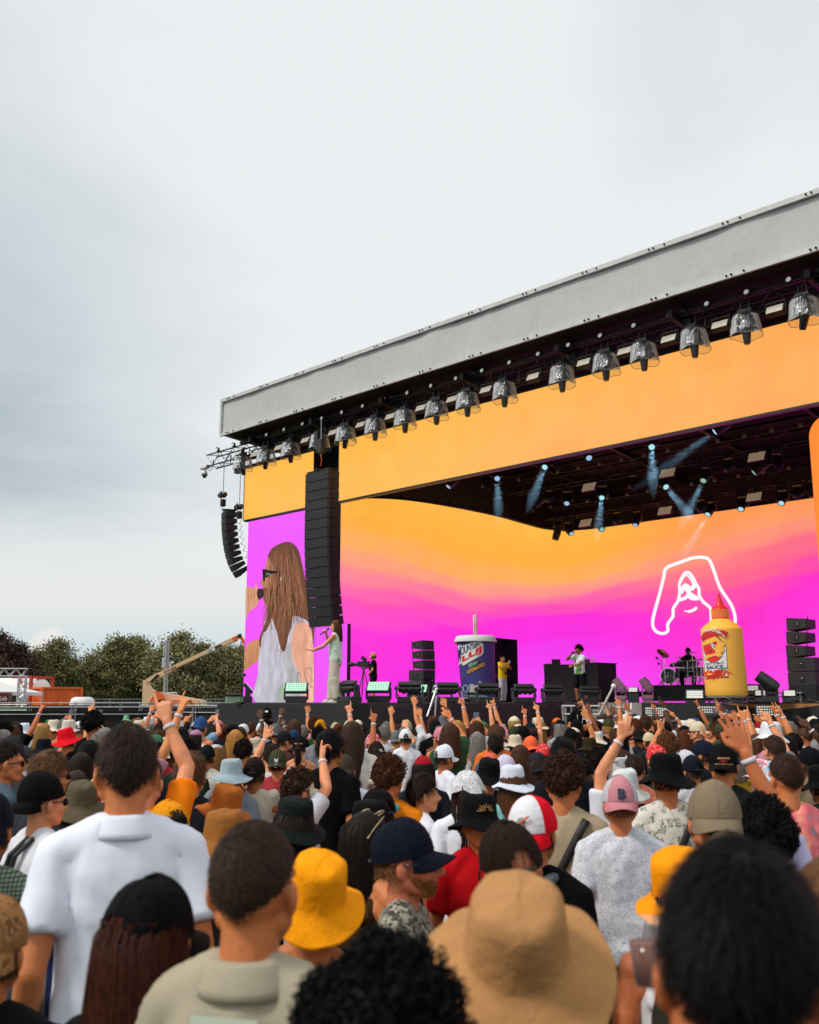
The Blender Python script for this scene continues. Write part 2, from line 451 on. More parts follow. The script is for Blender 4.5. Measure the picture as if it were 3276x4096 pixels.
for xx in np.arange(XL+1.7,XR,3.9):
    mb.box((xx,YR+1.0,ZB-0.45),(0.20,0.22,0.8)); mb.tube([(xx+0.12,YR+1.0,ZB-0.1),(xx+0.25,YR+0.95,ZB-0.6),(xx+0.1,YR+1.0,ZB-0.95)],0.02,5)
    mb.ell((xx,YR+0.75,ZB-0.22),(0.14,0.1,0.12))
R_(mb,'hoist_motor',M_BLKP,roof)
# rear and side masking drapes + towers behind the screens
mask = thing('backstage_drape','black masking cloth closing the stage behind and beside the screens','drape',(XL,YE,0))
mb = MB()
mb.quad((-30.5*1.0,YE-0.2,0),(XR,YE-0.2,0),(XR,YE-0.2,ZE),(-30.5,YE-0.2,ZE))
mb.quad((-28.6,YR+2.6,0),(-28.6,YE-0.2,0),(-28.6,YE-0.2,ZE),(-28.6,YR+2.6,ZB-0.3))
o = mb.build('cloth',M_CLOTH,mask); o.location = (-XL,-YE,0)
ta = onY(1240,1800,YR+2.2).x; tb = onY(1374,1800,YR+2.2).x
tower = thing('stage_tower','black draped stage tower behind the tall line array','tower',((ta+tb)/2,YR+2.5,0))
mb = MB(); mb.box((0,0,ZB/2-0.2),(tb-ta,0.6,ZB-0.5)); mb.build('drape',M_CLOTH,tower)
# ================================================================== decks
stage = thing('festival_stage','raised festival stage deck with black cloth skirt below the screens','stage',(-14,YR,0))
def S_(mb,name,m,sm=False): o = mb.build(name,m,stage,sm); o.location = (14,-YR,0); return o
DXL = onY(971,2808,YR+0.3).x
mb = MB(); mb.box(((DXL+XR)/2,YR+8.2,DECK-0.05),(XR-DXL,16.4,0.10));
M_DECK = mat('stage_floor',(0.03,0.028,0.03),0.55,var=0.3,vscale=2)
S_(mb,'deck',M_DECK)
def drape_wall(mb,a,b,z0,z1,amp=0.03,seg=0.12,seed=0,sag=None,taper=0.0):
    a = Vector(a); b = Vector(b); L = (b-a).length; n = max(4,int(L/seg)); t = (b-a)/L; nn = Vector((t.y,-t.x)); vs = []; fs = []; m = 10
    for i in range(n+1):
        s = L*i/n
        zt = z1 if sag is None else z1-sag(s/L)
        for j in range(m+1):
            q = j/m; p = a+t*s; d = amp*(1-q*0.75)*(mnoise.noise(Vector((s*1.8+q*0.5,seed,q*0.6)))*1.6+0.6*mnoise.noise(Vector((s*6+q*0.9,seed+5,q))))+0.04*amp*10*(1-q)
            vs.append((p.x+nn.x*d,p.y+nn.y*d,z0+(zt-z0)*q))
    for i in range(n):
        for j in range(m):
            c = i*(m+1)+j; fs.append((c,c+m+1,c+m+2,c+1))
    mb.add(vs,fs)
XRW = -15.6; YRW = 14.3; XRL = onY(870,2815,YRW).x
sx1 = onY(2520,2830,YR).x
mb = MB()
def sagf(u):   # cloth pulled down between its clips, showing the wood behind
    x = sx1+(XR-sx1)*u; c = onY(3105,2820,YR).x
    return 0.16*max(0.0,1-abs(x-c)/1.25)**0.8
drape_wall(mb,(sx1,YR-0.06),(XR,YR-0.06),0.0,DECK-0.02,0.07,seed=3,sag=sagf)
drape_wall(mb,(DXL,YR-0.05),(XRW,YR-0.05),0.0,DECK-0.02,0.03,seed=9)
S_(mb,'skirt',M_DRAPE,True)
mb = MB(); mb.box((onY(3105,2820,YR).x,YR+0.02,DECK-0.14),(3.4,0.05,0.24))
S_(mb,'plywood_edge',mat('plywood','#a07040',0.7,var=0.25,vscale=6))
mb = MB(); mb.box(((DXL+XR)/2,YR+0.05,DECK-0.02),(XR-DXL,0.06,0.05)); S_(mb,'deck_edge',mat('deck_edge_grey',(0.10,0.09,0.08),0.7))
run = thing('catwalk','black skirted catwalk jutting towards the crowd where the long-haired singer stands','catwalk',(XRW-2,YRW,0))
def W_(mb,name,m,sm=False): o = mb.build(name,m,run,sm); o.location = (-(XRW-2),-YRW,0); return o
mb = MB(); mb.box(((XRW+XRL)/2,(YRW+YR)/2,DECK-0.05),(XRW-XRL,YR-YRW-0.15,0.10)); W_(mb,'deck',M_DECK)
mb = MB(); drape_wall(mb,(XRL,YRW),(XRW,YRW),0,DECK-0.03,0.03,seed=1); W_(mb,'skirt',M_DRAPE,True)
mb = MB(); drape_wall(mb,(XRW,YRW),(XRW,YR-0.1),0,DECK-0.03,0.02,seed=2)
W_(mb,'side_skirt',mat('side_skirt_cloth',(0.022,0.016,0.023),0.7,bump=0.3,bscale=2.0,var=0.2,vscale=0.7),True)
mb = MB(); drape_wall(mb,(XRL,YR-0.2),(XRL,YRW),0,DECK-0.03,0.03,seed=12)
W_(mb,'side_skirt',M_DRAPE,True); mb = MB(); drape_wall(mb,(XRW+0.02,YRW-0.05),(XRW+0.06,YRW+0.45),0,DECK-0.02,0.12,0.05,seed=22)
W_(mb,'corner_drape',M_DRAPE,True)
# ================================================================== LED video surfaces
def led_nodes(name,build):
    m = bpy.data.materials.new(name); m.use_nodes = True; nt = m.node_tree; N = nt.nodes; L = nt.links; b = N['Principled BSDF']
    b.inputs['Base Color'].default_value = (0.02,0.02,0.02,1); b.inputs['Roughness'].default_value = 0.6; b.inputs['Specular IOR Level'].default_value = 0.2
    def mt(op,a,c=None,d=None):
        q = N.new('ShaderNodeMath'); q.operation = op
        for i,v in enumerate((a,c,d)):
            if v is None: continue
            if isinstance(v,(int,float)): q.inputs[i].default_value = v
            else: L.new(v,q.inputs[i])
        return q.outputs[0]
    uv = N.new('ShaderNodeUVMap'); sp = N.new('ShaderNodeSeparateXYZ'); L.new(uv.outputs[0],sp.inputs[0])
    col = build(N,L,mt,sp.outputs[0],sp.outputs[1],uv.outputs[0])
    # cabinet seams every 0.5 m / 1 m and fine pixel pitch
    def seam(c,period,w):
        f = mt('FRACT',mt('DIVIDE',c,period)); return mt('LESS_THAN',f,w/period)
    s = mt('MAXIMUM',seam(sp.outputs[0],1.0,0.012),seam(sp.outputs[1],1.0,0.010))
    wn = N.new('ShaderNodeTexWhiteNoise'); wn.noise_dimensions = '2D'; cb = N.new('ShaderNodeCombineXYZ')
    L.new(mt('FLOOR',sp.outputs[0]),cb.inputs[0]); L.new(mt('FLOOR',sp.outputs[1]),cb.inputs[1]); L.new(cb.outputs[0],wn.inputs[0])
    k = mt('SUBTRACT',mt('ADD',0.975,mt('MULTIPLY',wn.outputs[0],0.05)),mt('MULTIPLY',s,0.10))
    vm = N.new('ShaderNodeVectorMath'); vm.operation = 'SCALE'; L.new(col,vm.inputs[0]); L.new(k,vm.inputs['Scale'])
    L.new(vm.outputs[0],b.inputs['Emission Color']); b.inputs['Emission Strength'].default_value = 1.0
    return m
def set_ramp(ramp,stops):
    e = ramp.color_ramp.elements
    e[0].position = stops[0][0]; e[0].color = lin(stops[0][1]); e[1].position = stops[-1][0]; e[1].color = lin(stops[-1][1])
    for p,c in stops[1:-1]:
        q = e.new(p); q.color = lin(c)
def led_panel(mb,name,m,parent,org,uvfn):
    me = mb.mesh(name,m); uvl = me.uv_layers.new(name='UVMap')
    for lp in me.loops: uvl.data[lp.index].uv = uvfn(Vector(me.vertices[lp.vertex_index].co))
    o = ob(name,me,parent); o.location = (-org[0],-org[1],-org[2]); return o
# curved back wall
WP = [(-26.3,23.5),(-25.5,23.9),(-24.8,24.8),(-24.45,26.2),(-24.3,28.2),(-24.35,30.2),(-24.6,32.0),(-24.75,33.5),(-24.45,34.4),(-23.7,34.88),(-22.7,35),(-20,35),(-17,35),(-13.7,35),(-8,35),(3,35)]
WP = [Vector((a*K,b*K)) for a,b in WP]
wl = smooth_line(WP,12)
sarc = [0.0]
for a,b in zip(wl,wl[1:]): sarc.append(sarc[-1]+(b-a).length)
SMAX = sarc[-1]
def s_at(nx):   # arc length where photo column nx meets the wall
    d = pixdir(nx,2500); az = math.atan2(-d.x,d.y)
    best = min(range(len(wl)),key=lambda i: abs(math.atan2(-wl[i].x,wl[i].y)-az)); return sarc[best]
WH = (onY(2223,2128,34.5*K).z-DECK)
ds0,ds1 = s_at(1858),s_at(2068); DOORH = 2.62
def wall_col(N,L,mt,u,v,uvw):
    fc = N.new('ShaderNodeFloatCurve'); c = fc.mapping.curves[0]
    data = [(727,.76),(770,.735),(860,.705),(940,.655),(1000,.62),(1060,.63),(1170,.69),(1300,.755),(1450,.815),(1600,.86),(1724,.89)]
    pts = sorted((s_at(int(x*1.9))/SMAX,y) for x,y in data)
    c.points[0].location = (0,.765); c.points[1].location = (1,.90)
    last = 0.0
    for x,y in pts:
        if x-last > 0.012 and x < 0.99: c.points.new(x,y); last = x
    fc.mapping.update(); L.new(mt('DIVIDE',u,SMAX),fc.inputs['Value'])
    n = N.new('ShaderNodeTexNoise'); n.inputs['Scale'].default_value = 1.0; n.inputs['Detail'].default_value = 3; mp = N.new('ShaderNodeMapping'); mp.inputs['Scale'].default_value = (0.10,0.55,1); L.new(uvw,mp.inputs[0]); L.new(mp.outputs[0],n.inputs[0])
    t = mt('SUBTRACT',mt('DIVIDE',v,WH),fc.outputs[0]); t = mt('ADD',t,mt('MULTIPLY',mt('SUBTRACT',n.outputs[0],0.5),0.16))
    t = mt('ADD',t,mt('MULTIPLY',mt('SINE',mt('MULTIPLY',t,70.0)),0.0125))
    # waves fan out: lower layers roll the other way
    lowm = mt('MAXIMUM',mt('MULTIPLY',t,-1.0),0.0)
    t = mt('ADD',t,mt('MULTIPLY',lowm,mt('MULTIPLY',mt('SINE',mt('ADD',mt('MULTIPLY',u,0.33),1.2)),0.35)))
    r = N.new('ShaderNodeValToRGB'); L.new(mt('ADD',mt('MULTIPLY',t,0.85),0.62),r.inputs[0])
    set_ramp(r,[(0.0,'#f24ff5'),(0.16,'#f43cf0'),(0.27,'#fa2fe0'),(0.40,'#fd30d8'),(0.425,'#fe43cd'),(0.475,'#ff4fb8'),(0.49,'#ff60ae'),(0.535,'#ff7c9c'),(0.58,'#ff9c84'),(0.64,'#ffae60'),(0.74,'#ffb040'),(0.90,'#ffba4a'),(1.0,'#ffb64a')])
    # the right part of the picture is redder
    r2 = N.new('ShaderNodeValToRGB'); L.new(mt('ADD',mt('MULTIPLY',t,0.85),0.62),r2.inputs[0])
    set_ramp(r2,[(0.0,'#fb5ae6'),(0.14,'#fb46e4'),(0.25,'#fd38da'),(0.38,'#fe30cc'),(0.42,'#ff44b4'),(0.46,'#ff50a8'),(0.475,'#ff5f94'),(0.535,'#ff7288'),(0.56,'#ff8a80'),(0.62,'#ff9c70'),(0.70,'#ff9a56'),(0.85,'#ff9c4c'),(1.0,'#ffa04c')])
    mx = N.new('ShaderNodeMix'); mx.data_type = 'RGBA'; mr = N.new('ShaderNodeMapRange'); mr.interpolation_type = 'SMOOTHSTEP'
    L.new(u,mr.inputs[0]); mr.inputs[1].default_value = s_at(2300); mr.inputs[2].default_value = s_at(3000)
    L.new(mr.outputs[0],mx.inputs[0]); L.new(r.outputs[0],mx.inputs[6]); L.new(r2.outputs[0],mx.inputs[7]); return mx.outputs[2]
ledwall = thing('video_wall','curved back video wall glowing orange and pink above magenta with a white hooded face emblem','video wall',(wl[0].x,wl[0].y,DECK))
vs = []; fs = []; uvs = []
hs = [0.0,DOORH]+[DOORH+(WH-DOORH)*k/6 for k in range(1,7)]
for i,p in enumerate(wl):
    for h in hs: vs.append((p.x,p.y,DECK+h))
nh = len(hs)
for i in range(len(wl)-1):
    for j in range(nh-1):
        sm = (sarc[i]+sarc[i+1])/2
        if j == 0 and ds0 < sm < ds1: continue
        a = i*nh+j; fs.append((a,a+nh,a+nh+1,a+1))
me = bpy.data.meshes.new('screen_face'); me.from_pydata(vs,[],fs); me.materials.append(led_nodes('led_wall_picture',wall_col))
uvl = me.uv_layers.new(name='UVMap')
for lp in me.loops:
    i,j = divmod(lp.vertex_index,nh); uvl.data[lp.index].uv = (sarc[i],hs[j])
o = ob('screen_face',me,ledwall); o.location = (-wl[0].x,-wl[0].y,-DECK)
mb = MB(); mb.tube([(p.x+0.0,p.y+0.04,DECK+WH+0.06) for p in wl[::4]],0.05,6)
for i in range(6,len(wl)-4,4):
    mb.ell((wl[i].x,wl[i].y,DECK+WH+0.13),(0.05,0.05,0.07),nu=8,nv=5)
o = mb.build('top_rail',M_BLK,ledwall); o.location = (-wl[0].x,-wl[0].y,-DECK)
dm = [p for p,s in zip(wl,sarc) if ds0-0.3 < s < ds1+0.3]
mb = MB()
mb.add([(p.x-0.9,p.y,DECK+h) for p in dm for h in (0,DOORH+0.3)],[(2*i,2*i+2,2*i+3,2*i+1) for i in range(len(dm)-1)])
a,b = dm[0],dm[-1]
mb.quad((a.x-0.9,a.y,DECK),(a.x-0.02,a.y,DECK),(a.x-0.02,a.y,DECK+DOORH+0.3),(a.x-0.9,a.y,DECK+DOORH+0.3))
mb.quad((b.x-0.9,b.y,DECK),(b.x-0.02,b.y,DECK),(b.x-0.02,b.y,DECK+DOORH+0.3),(b.x-0.9,b.y,DECK+DOORH+0.3))
mb.quad((a.x-0.9,a.y,DECK+DOORH+0.3),(a.x-0.02,a.y,DECK+DOORH+0.3),(b.x-0.02,b.y,DECK+DOORH+0.3),(b.x-0.9,b.y,DECK+DOORH+0.3))
o = mb.build('doorway',M_CLOTH,ledwall); o.location = (-wl[0].x,-wl[0].y,-DECK)
mb = MB(); mb.tube([(a.x-0.5,a.y+0.1,DECK+1.1),(b.x-0.5,b.y-0.1,DECK+1.1)],0.025); o = mb.build('handrail',M_STEEL,ledwall); o.location = (-wl[0].x,-wl[0].y,-DECK)
# emblem drawn on the flat part of the wall
YW = 35*K
def wallp(cx,cy):   # survey of crop: emblem strokes on the wall plane
    p = onY(2100+cx/1.466,2100+cy/1.466,YW-0.03); return (p.x,YW-0.03,p.z)
M_EMB = emis('emblem_white',(0.98,0.97,0.98),1.0)
def emblem(name,fn,parent,m,org,wk=1.0):
    outer = [(748,560),(765,490),(790,400),(812,310),(822,262),(850,240),(920,215),(985,193),(1045,190),(1080,205),(1105,260),(1140,360),(1185,430),(1215,480),(1232,540),(1230,600)]
    inl = [(748,560),(752,600),(775,628),(812,636),(838,620),(836,585),(850,560),(868,535),(870,490),(895,450),(905,415),(908,380),(905,350),(918,315),(935,285),(958,278),(980,300),(1000,340),(1020,375),(1022,410),(1045,450),(1085,485),(1092,530),(1092,600)]
    parts = [(outer,19),(inl,18),([(908,345),(935,300),(958,300),(985,345),(968,365),(935,345)],10),
             ([(912,400),(940,355),(972,375),(1000,350)],26),([(905,440),(940,428),(958,410),(975,430),(1020,432)],20),
             ([(930,350),(965,400),(1010,430)],22),([(935,503),(960,507),(990,498),(1008,482)],[8,17,17,8])]
    mb = MB()
    for pts,w in parts:
        ww = w if isinstance(w,list) else w
        P = smooth_line(pts,4)
        if isinstance(w,list): ww = [w[min(i//4,len(w)-1)]*wk for i in range(len(P))]
        else: ww = w*wk
        v,f = strip(P,ww,fn); mb.add(v,f)
    o = mb.build(name,m,parent); o.location = (-org[0],-org[1],-org[2]); return o
_k = [0]
def wfn(x,y):
    _k[0] += 1; p = wallp(x,y); return (p[0],p[1]-0.00002*_k[0],p[2])
emblem('emblem',wfn,ledwall,M_EMB,(wl[0].x,wl[0].y,DECK))
# header screens
def head_col(N,L,mt,u,v,uvw):
    n = N.new('ShaderNodeTexNoise'); n.inputs['Scale'].default_value = 0.22; n.inputs['Detail'].default_value = 3; n.inputs['Distortion'].default_value = 1.0; L.new(uvw,n.inputs[0])
    r = N.new('ShaderNodeValToRGB')
    t = mt('ADD',mt('MULTIPLY',mt('SUBTRACT',u,-34.0),0.026),mt('MULTIPLY',mt('SUBTRACT',n.outputs[0],0.5),0.5)); t = mt('SUBTRACT',t,mt('MULTIPLY',mt('SUBTRACT',v,9.0),0.03))
    L.new(t,r.inputs[0])
    set_ramp(r,[(0.0,'#ffbc4c'),(0.22,'#ffba55'),(0.40,'#ffb45a'),(0.58,'#ffa955'),(0.75,'#ff9f55'),(1.0,'#ff9660')])
    return r.outputs[0]
M_HEAD = led_nodes('led_header_picture',head_col)
YH = 23.2*K
def header(nx0,nx1,ybot_px,ztop,label,m,y=YH,xr=None,corner=0):
    a = onY(nx0,ybot_px,y); x0 = a.x; x1 = xr if xr is not None else onY(nx1,ybot_px,y).x; z0 = a.z
    t = thing('video_screen',label,'screen',(x0,y,z0))
    mb = MB(); mb.quad((x0,y,z0),(x1,y,z0),(x1,y,ztop),(x0,y,ztop))
    led_panel(mb,'screen_face',m,t,(x0,y,z0),lambda c: (c.x,c.z))
    mb = MB(); mb.box(((x1-x0)/2,0.14,(ztop-z0)/2),(x1-x0-0.02,0.24,ztop-z0-0.02)); mb.box(((x1-x0)/2,0.1,-0.035),(x1-x0,0.2,0.06))
    mb.box((-0.03,0.1,(ztop-z0)/2),(0.05,0.2,ztop-z0))
    mb.build('housing',M_BLKP,t); return t,x0,x1,z0
ZHT = ZB-1.15
header(1354,0,2004,ZHT,'long orange header screen spanning the stage opening below the lamps',M_HEAD,xr=XR)
_,hx0,hx1,hz0 = header(974,1250,2081,ZHT-0.1,'short amber header screen at the left end above the singer portrait',M_HEAD,y=YH)
# orange pillar screen at the right border
px = onY(3240,1800,YH+0.4)
t = thing('pillar_screen','deep orange screen pillar with a rounded top corner at the right border','screen',(px.x,YH+0.4,DECK))
mb = MB(); zt = onY(3262,1665,YH+0.4).z; w = 3.0; rr = 0.55; pts = [(px.x,YH+0.4,DECK+3.0),(px.x+w,YH+0.4,DECK+3.0),(px.x+w,YH+0.4,zt)]
pts += [(px.x+rr-rr*math.sin(q),YH+0.4,zt-rr+rr*math.cos(q)) for q in np.linspace(0,math.pi/2,8)]
mb.ext([(p[0],p[1],p[2]) for p in pts],(0,0.25,0))
o = mb.build('screen_face',emis('pillar_orange',lin('#ff8a2e'),1.0),t); o.location = (-px.x,-YH-0.4,-DECK)
mb = MB(); mb.box((px.x+1.5,YH+0.75,DECK+1.5),(0.3,0.3,3.2)); o = mb.build('post',M_BLK,t); o.location = (-px.x,-YH-0.4,-DECK)
# ================================================================== portrait screen (a picture of the singer)
YP = 23.0*K
pa = onY(971.5,2811,YP).x; pb = onY(1256,2811,YP).x; ptop = onY(996,2087,YP).z
def magenta(N,L,mt,u,v,uvw):
    r = N.new('ShaderNodeValToRGB'); L.new(mt('DIVIDE',mt('SUBTRACT',v,DECK),9.0),r.inputs[0]); set_ramp(r,[(0,'#ef4df8'),(0.5,'#f24ffb'),(1,'#f056fb')]); return r.outputs[0]
M_MAG = led_nodes('led_magenta',magenta)
M_PBASE = led_nodes('led_portrait_ground',lambda N,L,mt,u,v,uvw: magenta(N,L,mt,u,v,uvw))
por = thing('portrait_screen','tall magenta screen showing a long-haired singer in profile holding a microphone','screen',(pa,YP,DECK))
mb = MB(); mb.quad((pa,YP,DECK),(pb,YP,DECK),(pb,YP,ptop),(pa,YP,ptop))
led_panel(mb,'screen_face',M_PBASE,por,(pa,YP,DECK),lambda c: (c.x,c.z))
mb = MB(); mb.box(((pb-pa)/2,0.15,(ptop-DECK)/2),(pb-pa-0.02,0.24,ptop-DECK-0.02)); mb.build('housing',M_BLKP,por)
_z = [0]
def PS(cx,cy):
    p = onY(900+cx/2.395,2000+cy/2.395,YP); return (min(max(p.x,pa),pb)-pa,-0.004-_z[0]*0.0012,max(p.z-DECK,0.0))
def vmat(name,col):
    m = emis(name,col,1.0); nt = m.node_tree; N = nt.nodes; L = nt.links; tc = N.new('ShaderNodeTexCoord'); mp = N.new('ShaderNodeMapping'); mp.inputs['Scale'].default_value = (1.4,1,0.5); n = N.new('ShaderNodeTexNoise'); n.inputs['Scale'].default_value = 2.2; n.inputs['Detail'].default_value = 6; L.new(tc.outputs['Object'],mp.inputs[0]); L.new(mp.outputs[0],n.inputs[0])
    wv = N.new('ShaderNodeTexWave'); wv.bands_direction = 'Z'; wv.inputs['Scale'].default_value = 9; L.new(tc.outputs['Object'],wv.inputs[0]); ad = N.new('ShaderNodeMath'); ad.operation = 'MULTIPLY_ADD'; ad.inputs[1].default_value = 0.12; L.new(wv.outputs[1],ad.inputs[0]); L.new(n.outputs[0],ad.inputs[2])
    mr = N.new('ShaderNodeMapRange'); mr.inputs[1].default_value = 0.35; mr.inputs[2].default_value = 0.75; mr.inputs[3].default_value = 0.74; mr.inputs[4].default_value = 1.16; L.new(ad.outputs[0],mr.inputs[0]); vm = N.new('ShaderNodeVectorMath'); vm.operation = 'SCALE'; vm.inputs[0].default_value = tuple(col)[:3]; L.new(mr.outputs[0],vm.inputs['Scale']); L.new(vm.outputs[0],N['Principled BSDF'].inputs['Emission Color']); return m
def shape(pts,col,name,k=3,var=0.0):
    _z[0] += 1
    P = [tuple(p) for p in smooth_line(pts,k,True)]
    return polyfill(P,60,PS,name,vmat('screen_'+name+str(_z[0]),lin(col)),por)
def strokes(lines,col,w,name):
    _z[0] += 1; mb = MB()
    for pts in lines:
        P = smooth_line(pts,4); n = len(P); ww = [max(0.6,w*math.sin(math.pi*(0.12+0.8*i/n))) for i in range(n)]
        v,f = strip(P,ww,PS); mb.add(v,f)
    return mb.build(name,emis('screen_'+name+str(_z[0]),lin(col),1.0),por)
shape([(365,1220),(342,1330),(260,1350),(188,1432),(182,1632),(260,1580),(325,1525),(345,1350)],'#c98a62','arm')
shape([(395,1130),(450,1100),(640,1080),(720,1100),(790,1140),(812,1180),(780,1200),(720,1230),(670,1330),(690,1450),(730,1560),(790,1700),(800,1800),(790,1946),(295,1946),(312,1700),(322,1520),(338,1350),(362,1230)],'#c6c2cf','shirt')
shape([(700,1250),(640,1350),(632,1450),(650,1560),(700,1650),(735,1780),(758,1850),(770,1946),(500,1946),(540,1800),(600,1700),(560,1560),(600,1400)],'#b4b2b4','shirt_fold')
shape([(520,1800),(600,1740),(650,1800),(620,1870),(540,1900),(500,1880)],'#a8bca6','shirt_glow')
shape([(735,1165),(798,1190),(838,1290),(850,1500),(850,1946),(768,1946),(740,1800),(705,1650),(662,1560),(638,1450),(635,1350),(660,1240),(690,1185)],'#e8a98c','arm')
shape([(800,1260),(838,1330),(850,1500),(850,1946),(800,1946),(790,1700),(800,1500)],'#f0b69c','arm_light')
strokes([[(765,1640),(790,1610),(830,1620),(835,1680)],[(765,1640),(770,1700),(800,1760),(840,1780)],[(810,1680),(835,1720),(820,1760)],[(805,1800),(830,1790),(848,1810)],[(690,1760),(700,1650),(735,1700)]],'#8d7a78',9,'tattoo')
shape([(470,450),(600,398),(690,450),(730,560),(760,700),(790,840),(835,1010),(862,1150),(858,1260),(848,1400),(832,1250),(795,1165),(740,1130),(690,1110),(650,1120),(640,1220),(612,1290),(590,1400),(575,1450),(545,1440),(520,1360),(500,1270),(470,1180),(455,1120),(440,1160),(400,1250),(360,1290),(345,1420),(330,1330),(385,1180),(405,1090),(400,900),(425,760),(440,640),(410,555),(430,500)],'#6f4632','hair')
shape([(415,545),(398,600),(386,660),(378,700),(362,745),(340,798),(345,815),(364,815),(358,842),(372,862),(366,880),(372,905),(368,935),(385,990),(428,1008),(455,980),(470,900),(478,780),(490,700),(470,620),(440,560)],'#bb7f5c','face')
shape([(366,850),(400,840),(440,880),(468,900),(462,960),(430,1010),(388,996),(370,940)],'#8a5a42','beard')
shape([(430,560),(470,640),(500,800),(480,1000),(450,1120),(500,1250),(540,1420),(580,1280),(600,1000),(620,800),(560,560),(480,480)],'#7d4f38','hair_lock')
shape([(500,640),(545,650),(560,700),(545,740),(510,730),(490,690)],'#3b2924','hair_shadow')
random.seed(11)
ln = []; ld = []; lb = []
for i in range(120):
    x0 = 450+230*random.random(); y0 = 450+260*random.random(); s_ = (x0-560)/150
    x1 = x0+s_*60+random.uniform(-20,20); y1 = y0+random.uniform(250,380)
    x2 = x1+s_*50+random.uniform(-25,25); y2 = min(y1+random.uniform(150,320),1420 if x1 < 620 else 1180)
    q = [(x0,y0),((x0+x1)/2+random.uniform(-22,22),(y0+y1)/2),(x1,y1),((x1+x2)/2+random.uniform(-26,26),(y1+y2)/2),(x2,y2)]
    (ln,ld,lb)[i % 3].append(q)
strokes(ln,'#8f5d42',7,'hair_strand'); strokes(ld,'#4c2e22',6,'hair_strand'); strokes(lb,'#a3704f',4,'hair_strand')
shape([(364,668),(384,664),(440,674),(505,684),(505,700),(440,712),(415,740),(392,742),(384,778),(374,784),(366,740)],'#191416','sunglasses')
strokes([[(400,700),(412,700),(400,716),(412,718)],[(420,700),(424,718),(430,704),(434,718)]],'#d8d8d8',3,'lettering')
strokes([[(528,740),(545,748),(535,775)]],'#c9c9cc',7,'earpiece')
shape([(312,862),(330,852),(365,852),(378,880),(372,925),(348,945),(318,962),(300,940),(305,900)],'#3a2420','microphone')
shape([(205,935),(300,930),(312,955),(205,1000)],'#2a1c1e','microphone')
shape([(206,850),(250,838),(285,845),(296,812),(312,815),(318,850),(310,905),(326,962),(306,1020),(262,1050),(232,1075),(206,1140)],'#dba07c','hand')
strokes([[(232,850),(236,900),(228,960)],[(258,845),(262,900),(255,970)],[(283,850),(286,905),(280,965)]],'#a8694c',6,'finger_line')
strokes([[(430,1180),(445,1300),(442,1440)],[(500,1260),(470,1340),(445,1440)]],'#c6a260',3,'necklace')
strokes([[(360,1240),(380,1340),(350,1440)],[(520,1300),(540,1420),(530,1560)],[(560,1300),(500,1420),(575,1470)]],'#7a4e38',4,'hair_strand')
# magenta panel below the tall line array
la = pb+0.012; lb_ = onY(1386,2811,YP).x; lz = onY(1300,2500,YP).z
t = thing('low_screen','low magenta screen filling the gap under the tall line array','screen',(la,YP,DECK))
mb = MB(); mb.quad((la,YP,DECK),(lb_,YP,DECK),(lb_,YP,lz),(la,YP,lz)); led_panel(mb,'screen_face',M_MAG,t,(la,YP,DECK),lambda c: (c.x,c.z))
mb = MB(); mb.box(((lb_-la)/2,0.1,(lz-DECK)/2),(lb_-la-0.02,0.16,lz-DECK-0.03)); mb.build('housing',M_BLKP,t)
# ================================================================== lighting truss with rain-hooded moving heads
def truss_mesh(mb,a,b,w,h,r=0.03,step=0.9,rd=0.016):
    a = Vector(a); b = Vector(b); L = (b-a).length; t = (b-a)/L; n = Vector((-t.y,t.x,0)).normalized() if abs(t.z) < 0.9 else Vector((1,0,0))
    u = t.cross(n)*-1 if abs(t.z) < 0.9 else t.cross(n)
    if u.z < 0: u = -u
    c = [n*(-w/2)+u*(h/2),n*(w/2)+u*(h/2),n*(-w/2)-u*(h/2),n*(w/2)-u*(h/2)]
    for q in c: mb.tube([a+q,b+q],r,6)
    k = max(1,round(L/step))
    for i in range(k):
        s0 = a+t*(L*i/k); s1 = a+t*(L*(i+0.5)/k); s2 = a+t*(L*(i+1)/k)
        for p,q in ((0,2),(1,3),(0,1),(2,3)):
            mb.tube([s0+c[p],s1+c[q]],rd,5,False); mb.tube([s1+c[q],s2+c[p]],rd,5,False)
YT = 22.9*K
def zline(nx,ny,y): return onY(nx,ny,y).z
zt_b = zline(2983,1277,YT); TH = 0.52
TX0 = onY(845,1870,YT).x
truss = thing('lighting_truss','black front lighting truss carrying hooded lamps below the roof edge','truss',(TX0,YT,zt_b))
mb = MB(); truss_mesh(mb,(0,0,TH/2),(XR-TX0,0,TH/2),0.5,TH,0.032,0.95); mb.build('frame',mat('truss_black',(0.05,0.05,0.055),0.35,0.6),truss)
x = 0.9; i = 0
mbk = MB();
while x < XR-TX0:
    mb = MB(); mb.lathe([(0.0,-0.05),(0.075,-0.05),(0.10,0.0),(0.10,0.05),(0.085,0.06)],14,Matrix.Translation((x,-0.30,TH+0.10)) @ Matrix.Rotation(R(100),4,'X'))
    mb.tube([(x,-0.26,TH),(x,-0.26,TH+0.12)],0.02,5)
    if i == 0: cl = mb.build('pivot_lamp',M_BLKP,truss); x0c = x
    else: c = ob('pivot_lamp',cl.data,truss,(x-x0c,0,0))
    mb = MB(); mb.lathe([(0.0,0.0),(0.055,0.005),(0.07,0.02)],12,Matrix.Translation((x,-0.345,TH+0.09)) @ Matrix.Rotation(R(80),4,'X'))
    if i == 0: c2 = mb.build('lens',mat('lamp_reflector',(0.75,0.75,0.72),0.25,0.3,emit=(0.5,0.5,0.48),es=0.5),cl)
    else: ob('lens',c2.data,c)
    x += 1.16; i += 1
mb = MB()
random.seed(5)
